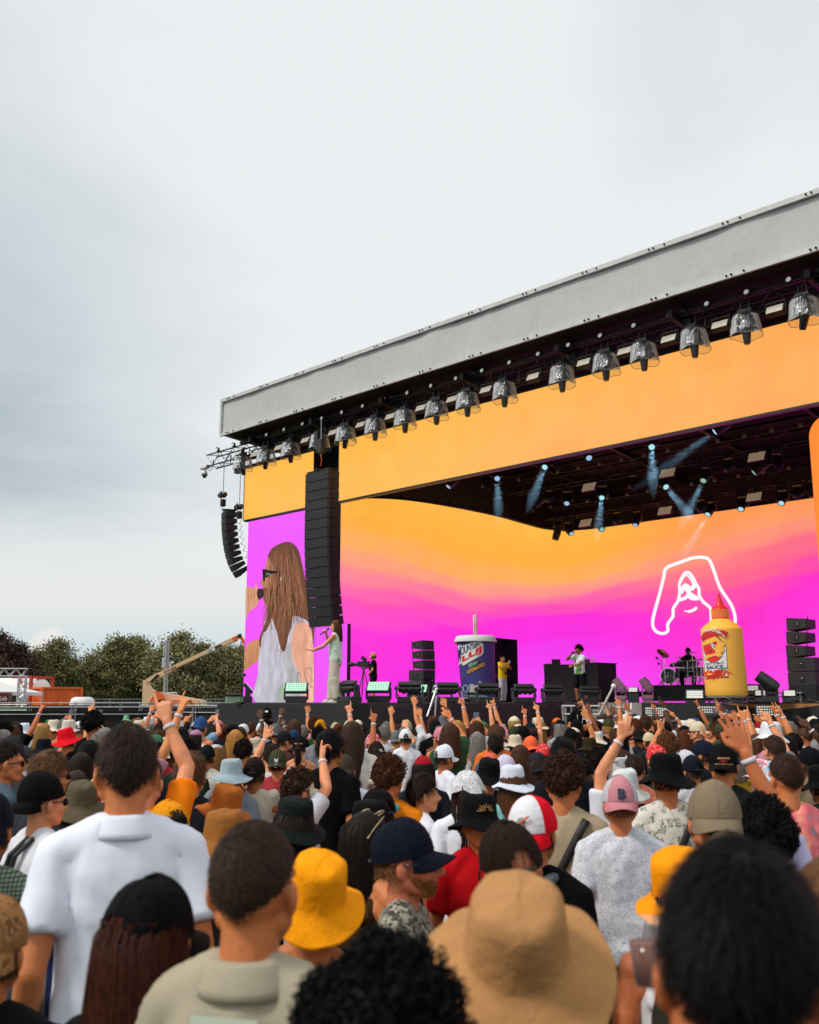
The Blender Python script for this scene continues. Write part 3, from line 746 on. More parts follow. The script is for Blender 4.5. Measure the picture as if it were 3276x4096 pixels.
for k in range(26):
    x = 1+k*1.2; mb.tube([(x,-0.2,TH),(x+0.3,-0.3,TH-0.25-random.random()*0.2),(x+0.7,-0.25,TH*0.3),(x+1.1,-0.2,0.05)],0.012,5,False)
mb.build('cable',M_BLKP,truss)
mb = MB();
for k in range(24):
    x = 0.6+k*1.3; mb.box((x,-0.32,0.03),(0.05,0.02,0.34),Matrix.Rotation(0.1,3,'Y'))
mb.box(((XR-TX0)/2,0.45,-0.30),(XR-TX0-2.5,0.22,0.22))
mb.build('bracket',M_BLK,truss)
# left end dome camera
t = thing('security_camera','white dome camera fixed to the left tip of the lighting truss','camera',(TX0-0.35,YT-0.1,zt_b-0.05))
mb = MB(); mb.bbox((0,0,0.12),(0.55,0.22,0.17),0.02); mb.tube([(0.0,0,0.05),(0,0,-0.05)],0.03,8); mb.tube([(0.1,0,0.0),(0.35,0.05,-0.1),(0.45,0.08,0.02)],0.02,6); mb.build('housing',M_WHITE,t)
mb = MB(); mb.lathe([(0.0,-0.03),(0.10,-0.05),(0.135,-0.14),(0.14,-0.26),(0.12,-0.27)],16); mb.build('shroud',M_ALU,t,True)
mb = MB(); mb.ell((0,0,-0.27),(0.10,0.10,0.12)); mb.build('dome',mat('dome_black',(0.02,0.02,0.02),0.1),t,True)
M_FOIL = None
def foil():
    m = mat('clear_rain_hood',(0.55,0.57,0.58),0.12)
    nt = m.node_tree; N = nt.nodes; L = nt.links; b = N['Principled BSDF']; out = N['Material Output']
    b.inputs['Metallic'].default_value = 0.25
    tc = N.new('ShaderNodeTexCoord'); n = N.new('ShaderNodeTexNoise'); n.inputs['Scale'].default_value = 3.2; n.inputs['Detail'].default_value = 4; n.inputs['Distortion'].default_value = 2.2
    mp = N.new('ShaderNodeMapping'); mp.inputs['Scale'].default_value = (1.6,1.6,0.45); L.new(tc.outputs['Object'],mp.inputs[0]); L.new(mp.outputs[0],n.inputs[0])
    bp = N.new('ShaderNodeBump'); bp.inputs['Strength'].default_value = 0.6; bp.inputs['Distance'].default_value = 0.06; L.new(n.outputs[0],bp.inputs['Height']); L.new(bp.outputs[0],b.inputs['Normal'])
    tr = N.new('ShaderNodeBsdfTransparent'); tr.inputs[0].default_value = (0.86,0.87,0.88,1); mx = N.new('ShaderNodeMixShader'); fr = N.new('ShaderNodeFresnel'); fr.inputs[0].default_value = 1.35
    mr = N.new('ShaderNodeMapRange'); L.new(n.outputs[0],mr.inputs[0]); mr.inputs[1].default_value = 0.50; mr.inputs[2].default_value = 0.74; mr.inputs[3].default_value = 0.02; mr.inputs[4].default_value = 0.30
    L.new(bp.outputs[0],fr.inputs['Normal'])
    ad = N.new('ShaderNodeMath'); ad.operation = 'ADD'; ad.use_clamp = True; L.new(mr.outputs[0],ad.inputs[0]); L.new(fr.outputs[0],ad.inputs[1])
    L.new(ad.outputs[0],mx.inputs[0]); L.new(tr.outputs[0],mx.inputs[1]); L.new(b.outputs[0],mx.inputs[2]); L.new(mx.outputs[0],out.inputs[0]); return m
M_FOIL = foil()
M_RIM = mat('hood_rim',(0.30,0.30,0.29),0.3)
def crumple(r0,z0,r1,z1,n=44,m=9,a0=0,a1=2*math.pi,amp=0.012,seed=0):
    mb = MB(); prof = []
    vs = []; full = a1-a0 > 6.2; k = n if full else n+1
    for j in range(m+1):
        q = j/m; r = r0+(r1-r0)*q**0.8; z = z0+(z1-z0)*q
        for i in range(k):
            a = a0+(a1-a0)*i/n; d = 1+amp/r*(mnoise.noise(Vector((math.cos(a)*5+seed,math.sin(a)*5,q*4)))*2+math.sin(a*3+seed)*q*1.6)
            zz = z+(0.03*q*math.sin(a*4+seed)); vs.append((r*d*math.cos(a),r*d*math.sin(a),zz))
    fs = [(j*k+i,j*k+(i+1) % k,(j+1)*k+(i+1) % k,(j+1)*k+i) for j in range(m) for i in range(n)]
    mb.add(vs,fs); return mb,vs[-k:]
def hooded(seed,tilt,yawd):
    t = thing('hooded_spotlight','x','stage light',(0,0,0),0,'spotlights under clear rain hoods along the front truss')
    mb = MB(); mb.lathe([(0.36,0.0),(0.385,0.0),(0.385,0.05),(0.36,0.05),(0.36,0.0)],32); mb.lathe([(0,0.04),(0.36,0.03)],24); mb.box((0,0,0.12),(0.40,0.28,0.16)); mb.box((-0.12,0,0.3),(0.04,0.08,0.28)); mb.box((0.12,0,0.3),(0.04,0.08,0.28))
    mb.build('top_ring',M_BLK,t)
    mb,low = crumple(0.37,0.0,0.47,-0.60,seed=seed); h = mb.build('rain_hood',M_FOIL,t,True)
    mb = MB(); mb.tube(low+[low[0]],0.009,5,False); mb.build('hem',M_RIM,h)
    # yoke + head
    mb = MB(); mb.box((0,0,-0.05),(0.30,0.22,0.12)); mb.box((-0.165,0,-0.27),(0.05,0.14,0.42)); mb.box((0.165,0,-0.27),(0.05,0.14,0.42)); y = mb.build('yoke',M_BLKP,t)
    mb = MB(); mb.lathe([(0.0,0.26),(0.10,0.25),(0.13,0.20),(0.135,0.0),(0.125,-0.12),(0.10,-0.34),(0.085,-0.40),(0.0,-0.40)],14)
    mb.box((0.0,0.10,0.05),(0.10,0.06,0.24)); mb.box((0,-0.10,0.05),(0.10,0.06,0.24))
    hd_ = mb.build('lamp_head',M_BLKP,t,False,(0,0,-0.44),(tilt,0.0,yawd))
    mb = MB(); mb.lathe([(0.0,-0.405),(0.075,-0.403)],14); ln_ = mb.build('lens',mat('dark_lens',(0.02,0.02,0.025),0.08),hd_)
    mb,_ = crumple(0.17,0.0,0.21,-0.42,20,7,a0=-2.6,a1=-0.8,amp=0.03,seed=seed+3); mb.build('inner_film',mat('crinkled_film',(0.55,0.56,0.58),0.22,0.35,bump=1.0,bscale=9,var=0.25,vscale=7),t,True)
    return t
bells = [(511,972,1),(560,957,1),(612,945,1),(673,926,1),(728,913,1),(790,894,0),(853,877,0),(919,858,0),(984,843,0),(1062,820,0),(1183,786,0),(1275,760,0),(1355,738,0),(1461,708,0),(1570,674,0),(1692,636,1)]
protos = {}
ords = ['first','second','third','fourth','fifth','sixth','seventh','eighth','ninth','tenth','eleventh','twelfth','thirteenth','fourteenth','fifteenth','sixteenth']
YB = YT-0.42
for i,(bx,by,tl) in enumerate(bells):
    p = onY(bx*1.9,by*1.9,YB)
    lab = 'spotlight in a clear rain hood, %s from the left end of the front truss' % ords[i]
    key = (i*7) % 4 if tl == 0 else 10+i % 2
    if key not in protos:
        t = hooded(key*1.7,R(0) if tl == 0 else R(28),R(0) if tl == 0 else R(50)); protos[key] = t; t.scale = (.9,.9,.92); t['label'] = lab; t.location = (p.x,YB,zt_b-0.10); t.rotation_euler[2] = 0.7*((i*37 % 10)/10-0.5)
    else: dup(protos[key],lab,(p.x,YB,zt_b-0.10),0.7*((i*37 % 10)/10-0.5))
# strobe panels between them
def wash():
    t = thing('strobe_light','x','stage light',(0,0,0),0,'silver strobe panels between the hooded spotlights')
    rt = Matrix.Rotation(R(-28),3,'X'); mb = MB(); mb.bbox((0,0.02,-0.25),(0.50,0.18,0.26),0.02,rt); mb.box((-0.27,0.02,-0.15),(0.02,0.05,0.3)); mb.box((0.27,0.02,-0.15),(0.02,0.05,0.3)); mb.box((0,0.02,0.0),(0.56,0.06,0.03)); mb.build('housing',M_BLKP,t)
    mb = MB()
    for q,zz in enumerate((-0.095,-0.03,0.03,0.09)):
        c = Vector((0,0.02,-0.25))+rt @ Vector((0,-0.095,zz)); mb.box(c,(0.44,0.012,0.052),rt)
    mb.build('reflector',mat('strobe_reflector',(0.62,0.58,0.50),0.3,0.6,emit=(0.40,0.37,0.31),es=0.55),t); return t
ws = None; k = 0
for i in range(len(bells)-1):
    bx = (bells[i][0]+bells[i+1][0])/2+2; by = (bells[i][1]+bells[i+1][1])/2
    p = onY(bx*1.9,by*1.9,YB+0.1)
    lab = 'silver strobe panel just right of the %s hooded spotlight' % ords[i]
    if ws is None: ws = wash(); ws.location = (p.x,YB+0.1,zt_b+0.12); ws['label'] = lab
    else: dup(ws,lab,(p.x,YB+0.1,zt_b+0.12))
# ================================================================== line arrays
def array_box(w,h,d,kind):
    """front at -y, top pivot at origin"""
    mb = MB(); t = 0.22*h if kind else 0.06*h
    v = [(-w/2,0,0),(w/2,0,0),(w/2,0,-h),(-w/2,0,-h),(-w/2,d,-t),(w/2,d,-t),(w/2,d,-h+t),(-w/2,d,-h+t)]
    mb.add(v,[(0,3,2,1),(4,5,6,7),(0,1,5,4),(3,7,6,2),(0,4,7,3),(1,2,6,5)])
    return mb
def line_array(name,label,loc,rz,n,w,h,d,tilts,kind,handle):
    t = thing(name,label,'loudspeaker',loc,rz); y = 0; z = 0; base = array_box(w-0.01,h-0.012,d,kind).mesh('cabinet',M_CAB)
    mb = MB(); mb.box((0,-0.012,-h/2),(w-0.03,0.02,h-0.04)); gr = mb.mesh('grille',M_GRILL)
    mb = MB()
    for sx in (-1,1):
        x = sx*(w/2-0.002)
        mb.box((x,d*0.42,-h/2),(0.012,d*handle,h*0.46));
    hm = mb.mesh('handle',mat('handle_black',(0.004,0.004,0.005),0.6)); mb = MB()
    for sx in (-1,1):
        x = sx*(w/2+0.006); mb.box((x,d*0.42,-h/2),(0.012,d*0.045,h*0.40))
        mb.box((x,0.015,-h/2),(0.014,0.03,h-0.03))
    rg = mb.mesh('rigging',mat('rig_grey',(0.05,0.05,0.052),0.5))
    for i in range(n):
        a = tilts[i]; c = ob('cabinet',base,t,(0,y,z),(a,0,0)); ob('grille',gr,c); ob('handle',hm,c); ob('rigging',rg,c)
        y += math.sin(a)*h; z -= math.cos(a)*h
    mb = MB(); mb.box((0,d*0.5,0.05),(w*0.95,d*0.9,0.05)); mb.box((0,d*0.4,0.09),(0.1,d*1.1,0.06)); mb.build('flying_frame',M_BLK,t); return t
# main array: tilt increases downwards (front looks down)
tl = onY(1223,1898,21.7*K); trx = onY(1315,1880,21.7*K).x; zb_ = onY(1262,2511,22.1*K).z
w_ = trx-tl.x; nb = 16; hb = (tl.z-zb_)/nb
line_array('line_array','tall black line array of sixteen loudspeaker boxes hanging beside the header screen',(tl.x+w_/2,21.7*K,tl.z),0,nb,w_,hb*1.004,0.52,[R(0.2+0.0*i if i < 5 else (i-5)*0.95) for i in range(nb)],0,0.26)
mb = MB()
t = thing('chain_hoist','black chain hoist holding up the tall line array','hoist',(tl.x+w_*0.6,21.75*K,tl.z+0.2))
mb.tube([(0,0,1.9),(0,0,0.4)],0.018,5); mb.build('chain',M_STEEL,t)
mb = MB(); mb.bbox((0,0,0.75),(0.26,0.22,0.55),0.03); mb.box((-0.45,0.2,1.1),(0.18,0.18,0.7)); mb.build('motor',M_BLKP,t); mb = MB(); mb.tube([(0,0,0.4),(0.05,0,0.2),(-0.02,0,0.0)],0.02,5); mb.build('hook',mat('hook_orange','#b5452a',0.5),t)
# outer array
YO = 22.6*K; o1 = onY(895,2047,YO); ob_ = onY(975,2320,YO)
t = line_array('line_array','small black curved line array of ten boxes hanging left of the screens',(o1.x,YO,o1.z),R(-22),10,0.72,0.272*K,0.50,[R(q) for q in (1,3,5,7.5,10,13,17,22,31,36)],1,0.4)
mb = MB()
for i in range(8):
    a = 0.35+0.05*i; z0 = -0.2-0.29*i; y0 = 0.5+0.012*i*i; mb.tube([(0.3,y0,z0),(0.34,y0+0.22,z0-0.10),(0.3,y0+0.12,z0-0.34)],0.010,5,False)
mb.build('cable',M_BLKP,t)
for nx,ny,lab,col in ((890,1980,'black chain hoist with chain bag above the small line array',0),(955,2028,'second black chain hoist, right beside the left header screen edge',1)):
    p = onY(nx,ny,YO+0.25*col); t = thing('chain_hoist',lab,'hoist',p)
    up_ = zt_b-p.z
    mb = MB(); mb.tube([(0.05,0,0.05),(0.05,0,up_)],0.016,5); mb.build('chain',mat('chain_grey',(0.16,0.18,0.25),0.5),t)
    mb = MB(); mb.lathe([(0.0,-0.24),(0.09,-0.24),(0.11,-0.2),(0.11,0.2),(0.09,0.24),(0,0.24)],12,Matrix.Rotation(R(90),4,'Y')); mb.box((0,0,0.0),(0.12,0.26,0.2)); mb.tube([(-0.2,0,0.1),(-0.12,0,0.22),(-0.02,0,0.1)],0.012,5); mb.build('motor',M_BLKP,t)
    mb = MB(); mb.box((0.09,-0.02,-0.36),(0.19,0.16,0.30)); mb.build('chain_bag',M_CLOTH,t)
    mb = MB(); mb.tube([(0.0,-0.05,-0.1),(0.03,-0.06,-0.2),(-0.03,-0.06,-0.26),(0,-0.05,-0.34)],0.022,6); mb.build('hook',MATS['hook_orange'],t)
    if not col: mb = MB(); mb.tube([(0,0,-0.4),(0,0,o1.z-p.z+0.1)],0.012,5); mb.build('sling',M_STEEL,t)
# ================================================================== lamps hung inside the stage
M_LENS = [emis('lens_cyan',(0.40,0.75,0.82),1.0),emis('lens_blue',(0.35,0.55,0.85),0.95),emis('lens_green',(0.30,0.60,0.42),0.8),mat('lens_off',(0.03,0.03,0.035),0.1)]
M_HD = mat('lamp_body',(0.02,0.018,0.022),0.5)
def mover_meshes(s=1.0):
    mb = MB(); mb.box((0,0,-0.08),(0.42,0.30,0.16)); mb.box((-0.2,0,-0.32),(0.06,0.16,0.46)); mb.box((0.2,0,-0.32),(0.06,0.16,0.46)); mb.tube([(-0.12,0,0),(-0.12,0,0.12)],0.02,5); mb.tube([(0.12,0,0),(0.12,0,0.12)],0.02,5); y = mb.mesh('yoke',M_HD)
    mb = MB(); mb.lathe([(0,0.22),(0.13,0.21),(0.17,0.14),(0.17,-0.1),(0.145,-0.36),(0.12,-0.37)],16); h = mb.mesh('lamp_head',M_HD)
    return y,h
MY,MH = mover_meshes(); _lensm = {}
def mover(label,p,dirv,kind,group='moving lamps hung inside the stage roof'):
    t = thing('moving_light',label,'stage light',(p[0],p[1],p[2]+0.42),0,group)
    q = Vector((0,0,-1)).rotation_difference(Vector(dirv).normalized()); ez = Vector(dirv); t.rotation_euler[2] = math.atan2(ez.y,ez.x)-math.pi/2
    ob('yoke',MY,t); h = ob('lamp_head',MH,t); h.location = (0,0,-0.42); tl_ = math.acos(max(-1,min(1,-ez.normalized().z))); h.rotation_euler = (tl_,0,0)
    if kind not in _lensm: mb = MB(); mb.lathe([(0.0,-0.375),(0.105,-0.37)],16); _lensm[kind] = mb.mesh('lens',M_LENS[kind])
    ob('lens',_lensm[kind],h); return t
rows = [(26.6*K,[(1793,1947,1,(-.3,-.6)),(1989,1914,1,(.5,-.6)),(2179,1869,0,(.3,-.8)),(2356,1832,1,(.6,-.5)),(2607,1788,0,(.4,-.7)),(2858,1728,0,(-.9,-.6))]),
        (30.3*K,[(2140,2022,3,(-.8,-.5)),(2267,2014,1,(.3,-.6)),(2407,1991,0,(.35,-.7)),(2664,1948,0,(.8,-.6)),(2813,1923,2,(0,-.7)),(3015,1891,2,(-.8,-.5)),(3120,1872,3,(.5,-.5))]),
        (33.6*K,[(2220,2160,3,(-.2,-.2)),(2286,2135,1,(.7,-.2)),(2408,2118,2,(.7,-.5)),(2541,2100,1,(0,-.4)),(2831,2058,0,(-.1,-.7)),(2963,2037,0,(.1,-.7)),(3125,2013,0,(.1,-.7)),(3252,1990,3,(0,-.1))])]
cname = ['pale cyan','pale blue','green','unlit']; rname = ['front','middle','rear']
TR = {}
for ri,(yy,ls) in enumerate(rows):
    p0 = onY(ls[3][0],ls[3][1],yy); zt_ = p0.z+0.75
    t = thing('roof_truss','%s black lighting truss deep inside the stage roof' % rname[ri],'truss',(-27.0*K+1.5,yy,zt_))
    mb = MB(); truss_mesh(mb,(0,0,0.25),(28*K,0,0.25),0.5,0.5,0.028,1.0,0.014)
    for q in np.arange(1,28,3.9): mb.tube([(q,0,0.5),(q,0,min(3.0,ZB-(yy-YR)*1.44/(YE-YR)-zt_))],0.02,5)
    mb.build('frame',mat('truss_dark',(0.03,0.025,0.03),0.5,0.3),t)
    mb = MB(); mb.lathe([(0.0,-0.02),(0.06,-0.02),(0.085,0.02),(0.0,0.05)],8,Matrix.Rotation(R(100),4,'X')); mkl = mb.mesh('marker_lamp',mat('marker_grey',(0.30,0.27,0.25),0.4,0.3))
    for q in np.arange(0.5,29,1.0): ob('marker_lamp',mkl,t,(q,-0.27,0.55))
    for i,(nx,ny,kd,dd) in enumerate(ls):
        p = onY(nx,ny,yy-0.2); lab = '%s moving lamp, %s from the left on the %s inner truss' % (cname[kd],ords[i],rname[ri])
        dv = Vector((dd[0],dd[1],-0.75 if kd != 3 else -0.9)); h0 = Vector(p)-dv.normalized()*0.37
        mover(lab,(h0.x,h0.y,h0.z),dv,kd)
        TR[(ri,i)] = (Vector(p),dv.normalized())
    # extra LED wash heads seen face on
    for i in range(7):
        x = -24.5+i*3.9+ri*0.9
        t2 = thing('wash_light','unlit round wash light, %s from the left on the %s inner truss' % (ords[i],rname[ri]),'stage light',(x,yy-0.3,zt_-0.1),0,'round wash lights inside the stage')
        if ri == 0 and i == 0:
            mb = MB(); mb.lathe([(0,0.1),(0.18,0.08),(0.22,0.0),(0.22,-0.1),(0.2,-0.11)],18,Matrix.Translation((0,0,-0.35)) @ Matrix.Rotation(R(60),4,'X')); mb.box((0,0,-0.02),(0.3,0.2,0.12)); mb.box((-0.23,0,-0.2),(0.03,0.08,0.4)); mb.box((0.23,0,-0.2),(0.03,0.08,0.4)); WB = mb.mesh('housing',M_HD)
            mb = MB(); mm = Matrix.Translation((0,0,-0.35)) @ Matrix.Rotation(R(60),4,'X')
            for a_,rr_ in [(k*math.pi/3,0.07) for k in range(6)]+[(k*math.pi/6,0.14) for k in range(12)]+[(0,0)]:
                mb.lathe([(0,0.0),(0.026,0.0)],8,mm @ Matrix.Translation((rr_*math.cos(a_),rr_*math.sin(a_),-0.112)))
            WLn = mb.mesh('lens',mat('lens_dim',(0.25,0.2,0.16),0.2,0.4))
        ob('housing',WB,t2); ob('lens',WLn,t2)
for i,(nx,ny) in enumerate([(2356,1947),(2670,1891),(3026,1826),(2342,2091),(2659,2042),(3016,1987)]):
    yy = (30.0 if i < 3 else 33.3)*K; p = onY(nx,ny,yy-0.25)
    lab = 'tan blinder panel, %s from the left on the %s inner truss' % (ords[i % 3],'middle' if i < 3 else 'rear')
    t = thing('blinder_panel',lab,'stage light',p,0,'blinder panels inside the stage');
    if i == 0:
        rt = Matrix.Rotation(R(-30),3,'X'); mb = MB(); mb.bbox((0,0.08,0),(0.66,0.14,0.42),0.02,rt); mb.box((0,0.1,0.28),(0.06,0.06,0.3)); BA = mb.mesh('housing',M_HD)
        mb = MB(); mb.box((0,-0.0,0),(0.58,0.03,0.36),rt); BB = mb.mesh('reflector',mat('blinder_tan',(0.55,0.40,0.26),0.4,0.3,emit=(0.30,0.22,0.14),es=0.6))
    ob('housing',BA,t); ob('reflector',BB,t)

# beams: thin air in front of a few lit lamps, lit by a lamp of its own
def vol():
    m = bpy.data.materials.new('stage_haze'); m.use_nodes = True; nt = m.node_tree; N = nt.nodes; N.remove(N['Principled BSDF']); v = N.new('ShaderNodeVolumePrincipled'); v.inputs['Density'].default_value = 0.03; v.inputs['Color'].default_value = (0.8,0.9,1,1); v.inputs['Anisotropy'].default_value = 0.2; nt.links.new(v.outputs[0],N['Material Output'].inputs['Volume']); return m
M_VOL = vol()
for key in ((0,1),(0,2),(0,4),(0,5),(1,2),(1,3),(1,4),(2,4)):
    p,d = TR[key]; L_ = 3.4; t = thing('light_beam','pale beam of lit stage haze from the %s lamp on the %s inner truss' % (ords[key[1]],rname[key[0]]),'beam',p+d*0.02); t['kind'] = 'stuff'; q = V_ = Vector((0,0,-1)).rotation_difference(d); M_ = q.to_matrix().to_4x4()
    mb = MB(); mb.lathe([(0,-L_),(0.09,-L_*0.85),(0.20,-L_*0.6),(0.17,-L_*0.3),(0.10,-0.02),(0,-0.02)],20,M_); mb.build('haze_cone',M_VOL,t)
    ld = bpy.data.lights.new('beam_lamp','SPOT'); ld.energy = 3600; ld.spot_size = R(12); ld.spot_blend = 0.6; ld.color = (0.45,0.8,1.0); ld.shadow_soft_size = 0.08; lo_ = bpy.data.objects.new('beam_lamp',ld); COL.objects.link(lo_); lo_.location = p+d*0.03; lo_.rotation_euler = d.to_track_quat('-Z','Y').to_euler()
# ================================================================== objects on the stage
M_BODY = mat('floor_light_body',(0.018,0.018,0.020),0.42)
M_GREEN = emis('green_led',lin('#8fd8b4'),1.0); M_GRN2 = emis('white_led',lin('#d8ffe8'),1.1)
def floor_light():
    t = thing('floor_light','x','stage light',(0,0,0),0,'dark batten lights seen from behind along the deck edge')
    mb = MB(); mb.bbox((0,0,0.065),(0.52,0.26,0.13),0.015); mb.box((0.14,-0.135,0.06),(0.12,0.01,0.07)); mb.build('base',M_BODY,t)
    mb = MB(); rt = Matrix.Rotation(R(28),3,'X')
    mb.bbox((0,0,0.30),(0.50,0.16,0.13),0.03,rt); mb.bbox((0,-0.02,0.40),(0.50,0.14,0.07),0.02,rt)
    for q in (-0.13,0,0.13): mb.lathe([(0.05,0),(0.055,0.02),(0.03,0.03),(0,0.03)],12,Matrix.Translation((q,-0.095,0.245)) @ Matrix.Rotation(R(118),4,'X'))
    mb.build('lamp_head',M_BODY,t)
    mb = MB()
    for sx in (-1,1): mb.ext([(sx*0.27,-0.09,0.10),(sx*0.27,0.09,0.10),(sx*0.27,0.05,0.36),(sx*0.27,-0.05,0.36)],(sx*0.025,0,0)); mb.lathe([(0,0),(0.035,0.0),(0.035,0.03),(0,0.03)],10,Matrix.Translation((sx*0.295,0,0.31)) @ Matrix.Rotation(R(90*sx),4,'Y'))
    mb.build('yoke',M_BODY,t)
    mb = MB(); mb.tube([(-0.25,-0.05,0.33),(-0.31,-0.12,0.22),(-0.2,-0.14,0.1)],0.009,5,False); mb.build('cable',M_BLKP,t); return t
def green_light():
    t = thing('led_wash','x','stage light',(0,0,0),0,'green lit LED panels on the deck')
    mb = MB(); mb.bbox((0,0,0.08),(0.48,0.22,0.15),0.015); mb.box((-0.27,0,0.2),(0.03,0.12,0.26)); mb.box((0.27,0,0.2),(0.03,0.12,0.26)); mb.build('base',M_BODY,t)
    rt = Matrix.Rotation(R(-42),3,'X'); mb = MB(); mb.bbox((0,0,0.34),(0.54,0.08,0.30),0.015,rt); hb_ = mb.build('lamp_head',M_BODY,t)
    mb = MB(); c = Vector((0,0,0.34)); mb.box(c+rt @ Vector((0,-0.043,0)),(0.48,0.01,0.25),rt); mb.build('led_panel',M_GREEN,hb_)
    mb = MB()
    for i in range(8):
        for j in range(4): mb.box(c+rt @ Vector((-0.21+i*0.06,-0.051,-0.093+j*0.062)),(0.040,0.006,0.040),rt)
    mb.build('led_lens',M_GRN2,hb_); return t
FL = floor_light(); GL = green_light(); first = True
for nx,Xo,kind,rz,lab in ((1396,None,'A',-0.15,'large dark batten light at the catwalk corner beside the singer'),(1638,1,'A',0.9,'dark batten light in front of the left speaker stack'),(1790,1,'A',1.0,'dark batten light between the speaker stack and the giant cup'),(1952,1,'A',1.0,'dark batten light in front of the giant cup'),(2096,1,'A',1.0,'dark batten light right of the man in yellow'),(2212,1,'A',1.05,'dark batten light at the left corner of the cloth-covered desk'),(2360,2,'A',0.9,'dark batten light right of the performer in the white and green shirt')):
    p = onY(nx,2808,YRW+0.35) if Xo is None else (onX(nx,2808,XRW-0.3) if Xo == 1 else onY(nx,2808,YR+0.4))
    if first: t = FL; t.location = (p.x,p.y,DECK); t.rotation_euler[2] = rz; t['label'] = lab; first = False
    else: t = dup(FL,lab,(p.x,p.y,DECK),rz)
    if nx == 1396: t.scale = (1.05,1.05,1.05)
first = True
for nx,D_,rz,lab in ((1184,24.0,0.75,'green lit LED panel at the foot of the portrait screen'),(990,24.5,2.5,'green lit LED panel seen edge on at the left end of the catwalk'),(1514,22.6,0.55,'green lit LED panel below the camera operator'),(1672,26.5,0.5,'green LED panel half hidden behind the batten light by the speaker stack'),(1768,27.5,0.5,'green LED panel half hidden left of the giant cup'),(1915,27.5,0.6,'unlit grey LED panel at the foot of the giant cup')):
    p = onD(nx,2808,D_)
    if first: t = GL; t.location = (p.x,p.y,DECK); t.rotation_euler[2] = rz; t['label'] = lab; first = False
    else: t = dup(GL,lab,(p.x,p.y,DECK),rz)
    if 'unlit' in lab:
        for c in t.children:
            for g_ in c.children:
                g_.data = g_.data.copy(); g_.data.materials.clear(); g_.data.materials.append(mat('led_unlit',(0.30,0.27,0.25),0.4))
# ---- speaker stacks
def handle_plate(mb,c,s,ax):
    if ax == 'x': mb.ext([(c[0],c[1]+a*s,c[2]+b*s) for a,b in ((-0.5,-0.3),(-0.3,0.5),(0.4,0.5),(0.5,0.2),(0.4,-0.5),(-0.3,-0.5))],(0.012,0,0))
    else: mb.ext([(c[0]+a*s,c[1],c[2]+b*s) for a,b in ((-0.5,-0.3),(-0.3,0.5),(0.4,0.5),(0.5,0.2),(0.4,-0.5),(-0.3,-0.5))],(0,-0.012,0))
def stack(label,loc,facing,H):
    """facing +1: fronts look towards +X; -1: towards -X"""
    t = thing('speaker_stack',label,'loudspeaker',loc); u = H/2.2; f = facing; w = 0.72*u; d = 0.62*u
    mb = MB(); mb.bbox((0,0,0.21*u),(w,d*1.1,0.42*u),0.02); mb.build('plinth',M_CLOTH,t)
    for k in range(2):
        z = (0.42+k*0.36)*u; mb = MB(); mb.bbox((0,0,z+0.178*u),(w,d,0.352*u),0.012); c = mb.build('subwoofer',M_CAB,t)
        mb = MB(); mb.box((f*(w/2+0.006),0,z+0.18*u),(0.014,d-0.05,0.31*u)); mb.build('grille',M_GRILL,c)
        mb = MB(); handle_plate(mb,(0.0,-d/2-0.0,z+0.18*u),0.15*u,'y'); mb.build('handle',MATS['handle_black'],c)
        mb = MB(); mb.tube([(-0.02*u,-d/2-0.014,z+0.20*u),(0.03*u,-d/2-0.014,z+0.20*u)],0.008,5); mb.build('grip',M_STEEL,c)
    z = 1.14*u
    for k in range(3):
        h = 0.345*u; mb = MB(); x0,x1 = f*w*0.5,f*(w*0.5-0.5*u); sh = -f*0.03*k*u
        v = [(x0+sh,-d/2,z),(x0+sh,d/2,z),(x0+sh,d/2,z+h-0.012),(x0+sh,-d/2,z+h-0.012),(x1+sh,-d/2,z+0.055),(x1+sh,d/2,z+0.055),(x1+sh,d/2,z+h-0.055),(x1+sh,-d/2,z+h-0.055)]
        fc = [(0,1,2,3),(7,6,5,4),(0,4,5,1),(3,2,6,7),(0,3,7,4),(1,5,6,2)]
        mb.add(v,fc if f > 0 else [q[::-1] for q in fc]); c = mb.build('line_box',M_CAB,t)
        mb = MB(); mb.box((x0+sh+f*0.006,0,z+h/2),(0.012,d-0.04,h-0.05)); mb.build('grille',M_GRILL,c)
        mb = MB(); handle_plate(mb,((x0+x1)/2+sh,-d/2-0.0,z+h/2),0.15*u,'y'); mb.build('handle',MATS['handle_black'],c)
        mb = MB(); mb.tube([((x0+x1)/2+sh+0.03,-d/2-0.014,z+h/2-0.04),((x0+x1)/2+sh+0.03,-d/2-0.014,z+h/2+0.04)],0.010,5); mb.build('grip',M_STEEL,c)
        z += h
    mb = MB(); mb.tube([(x1-f*0.02,-d/2+0.04,1.14*u),(x1-f*0.1,-d/2+0.04,z)],0.012,5); mb.build('rigging_bar',M_BLK,t); return t
p = onD(1688,2808,33.5); Hs = onD(1688,2557,33.5).z-p.z
stack('black speaker stack on stage left of the giant cup, three wedge boxes on subs',(p.x,p.y,DECK),1,Hs)
p = onD(3235,2808,26.5); Hs = onD(3235,2462,26.5).z-p.z
stack('black speaker stack at the right edge, three wedge boxes on large subs',(p.x,p.y,DECK),-1,Hs)
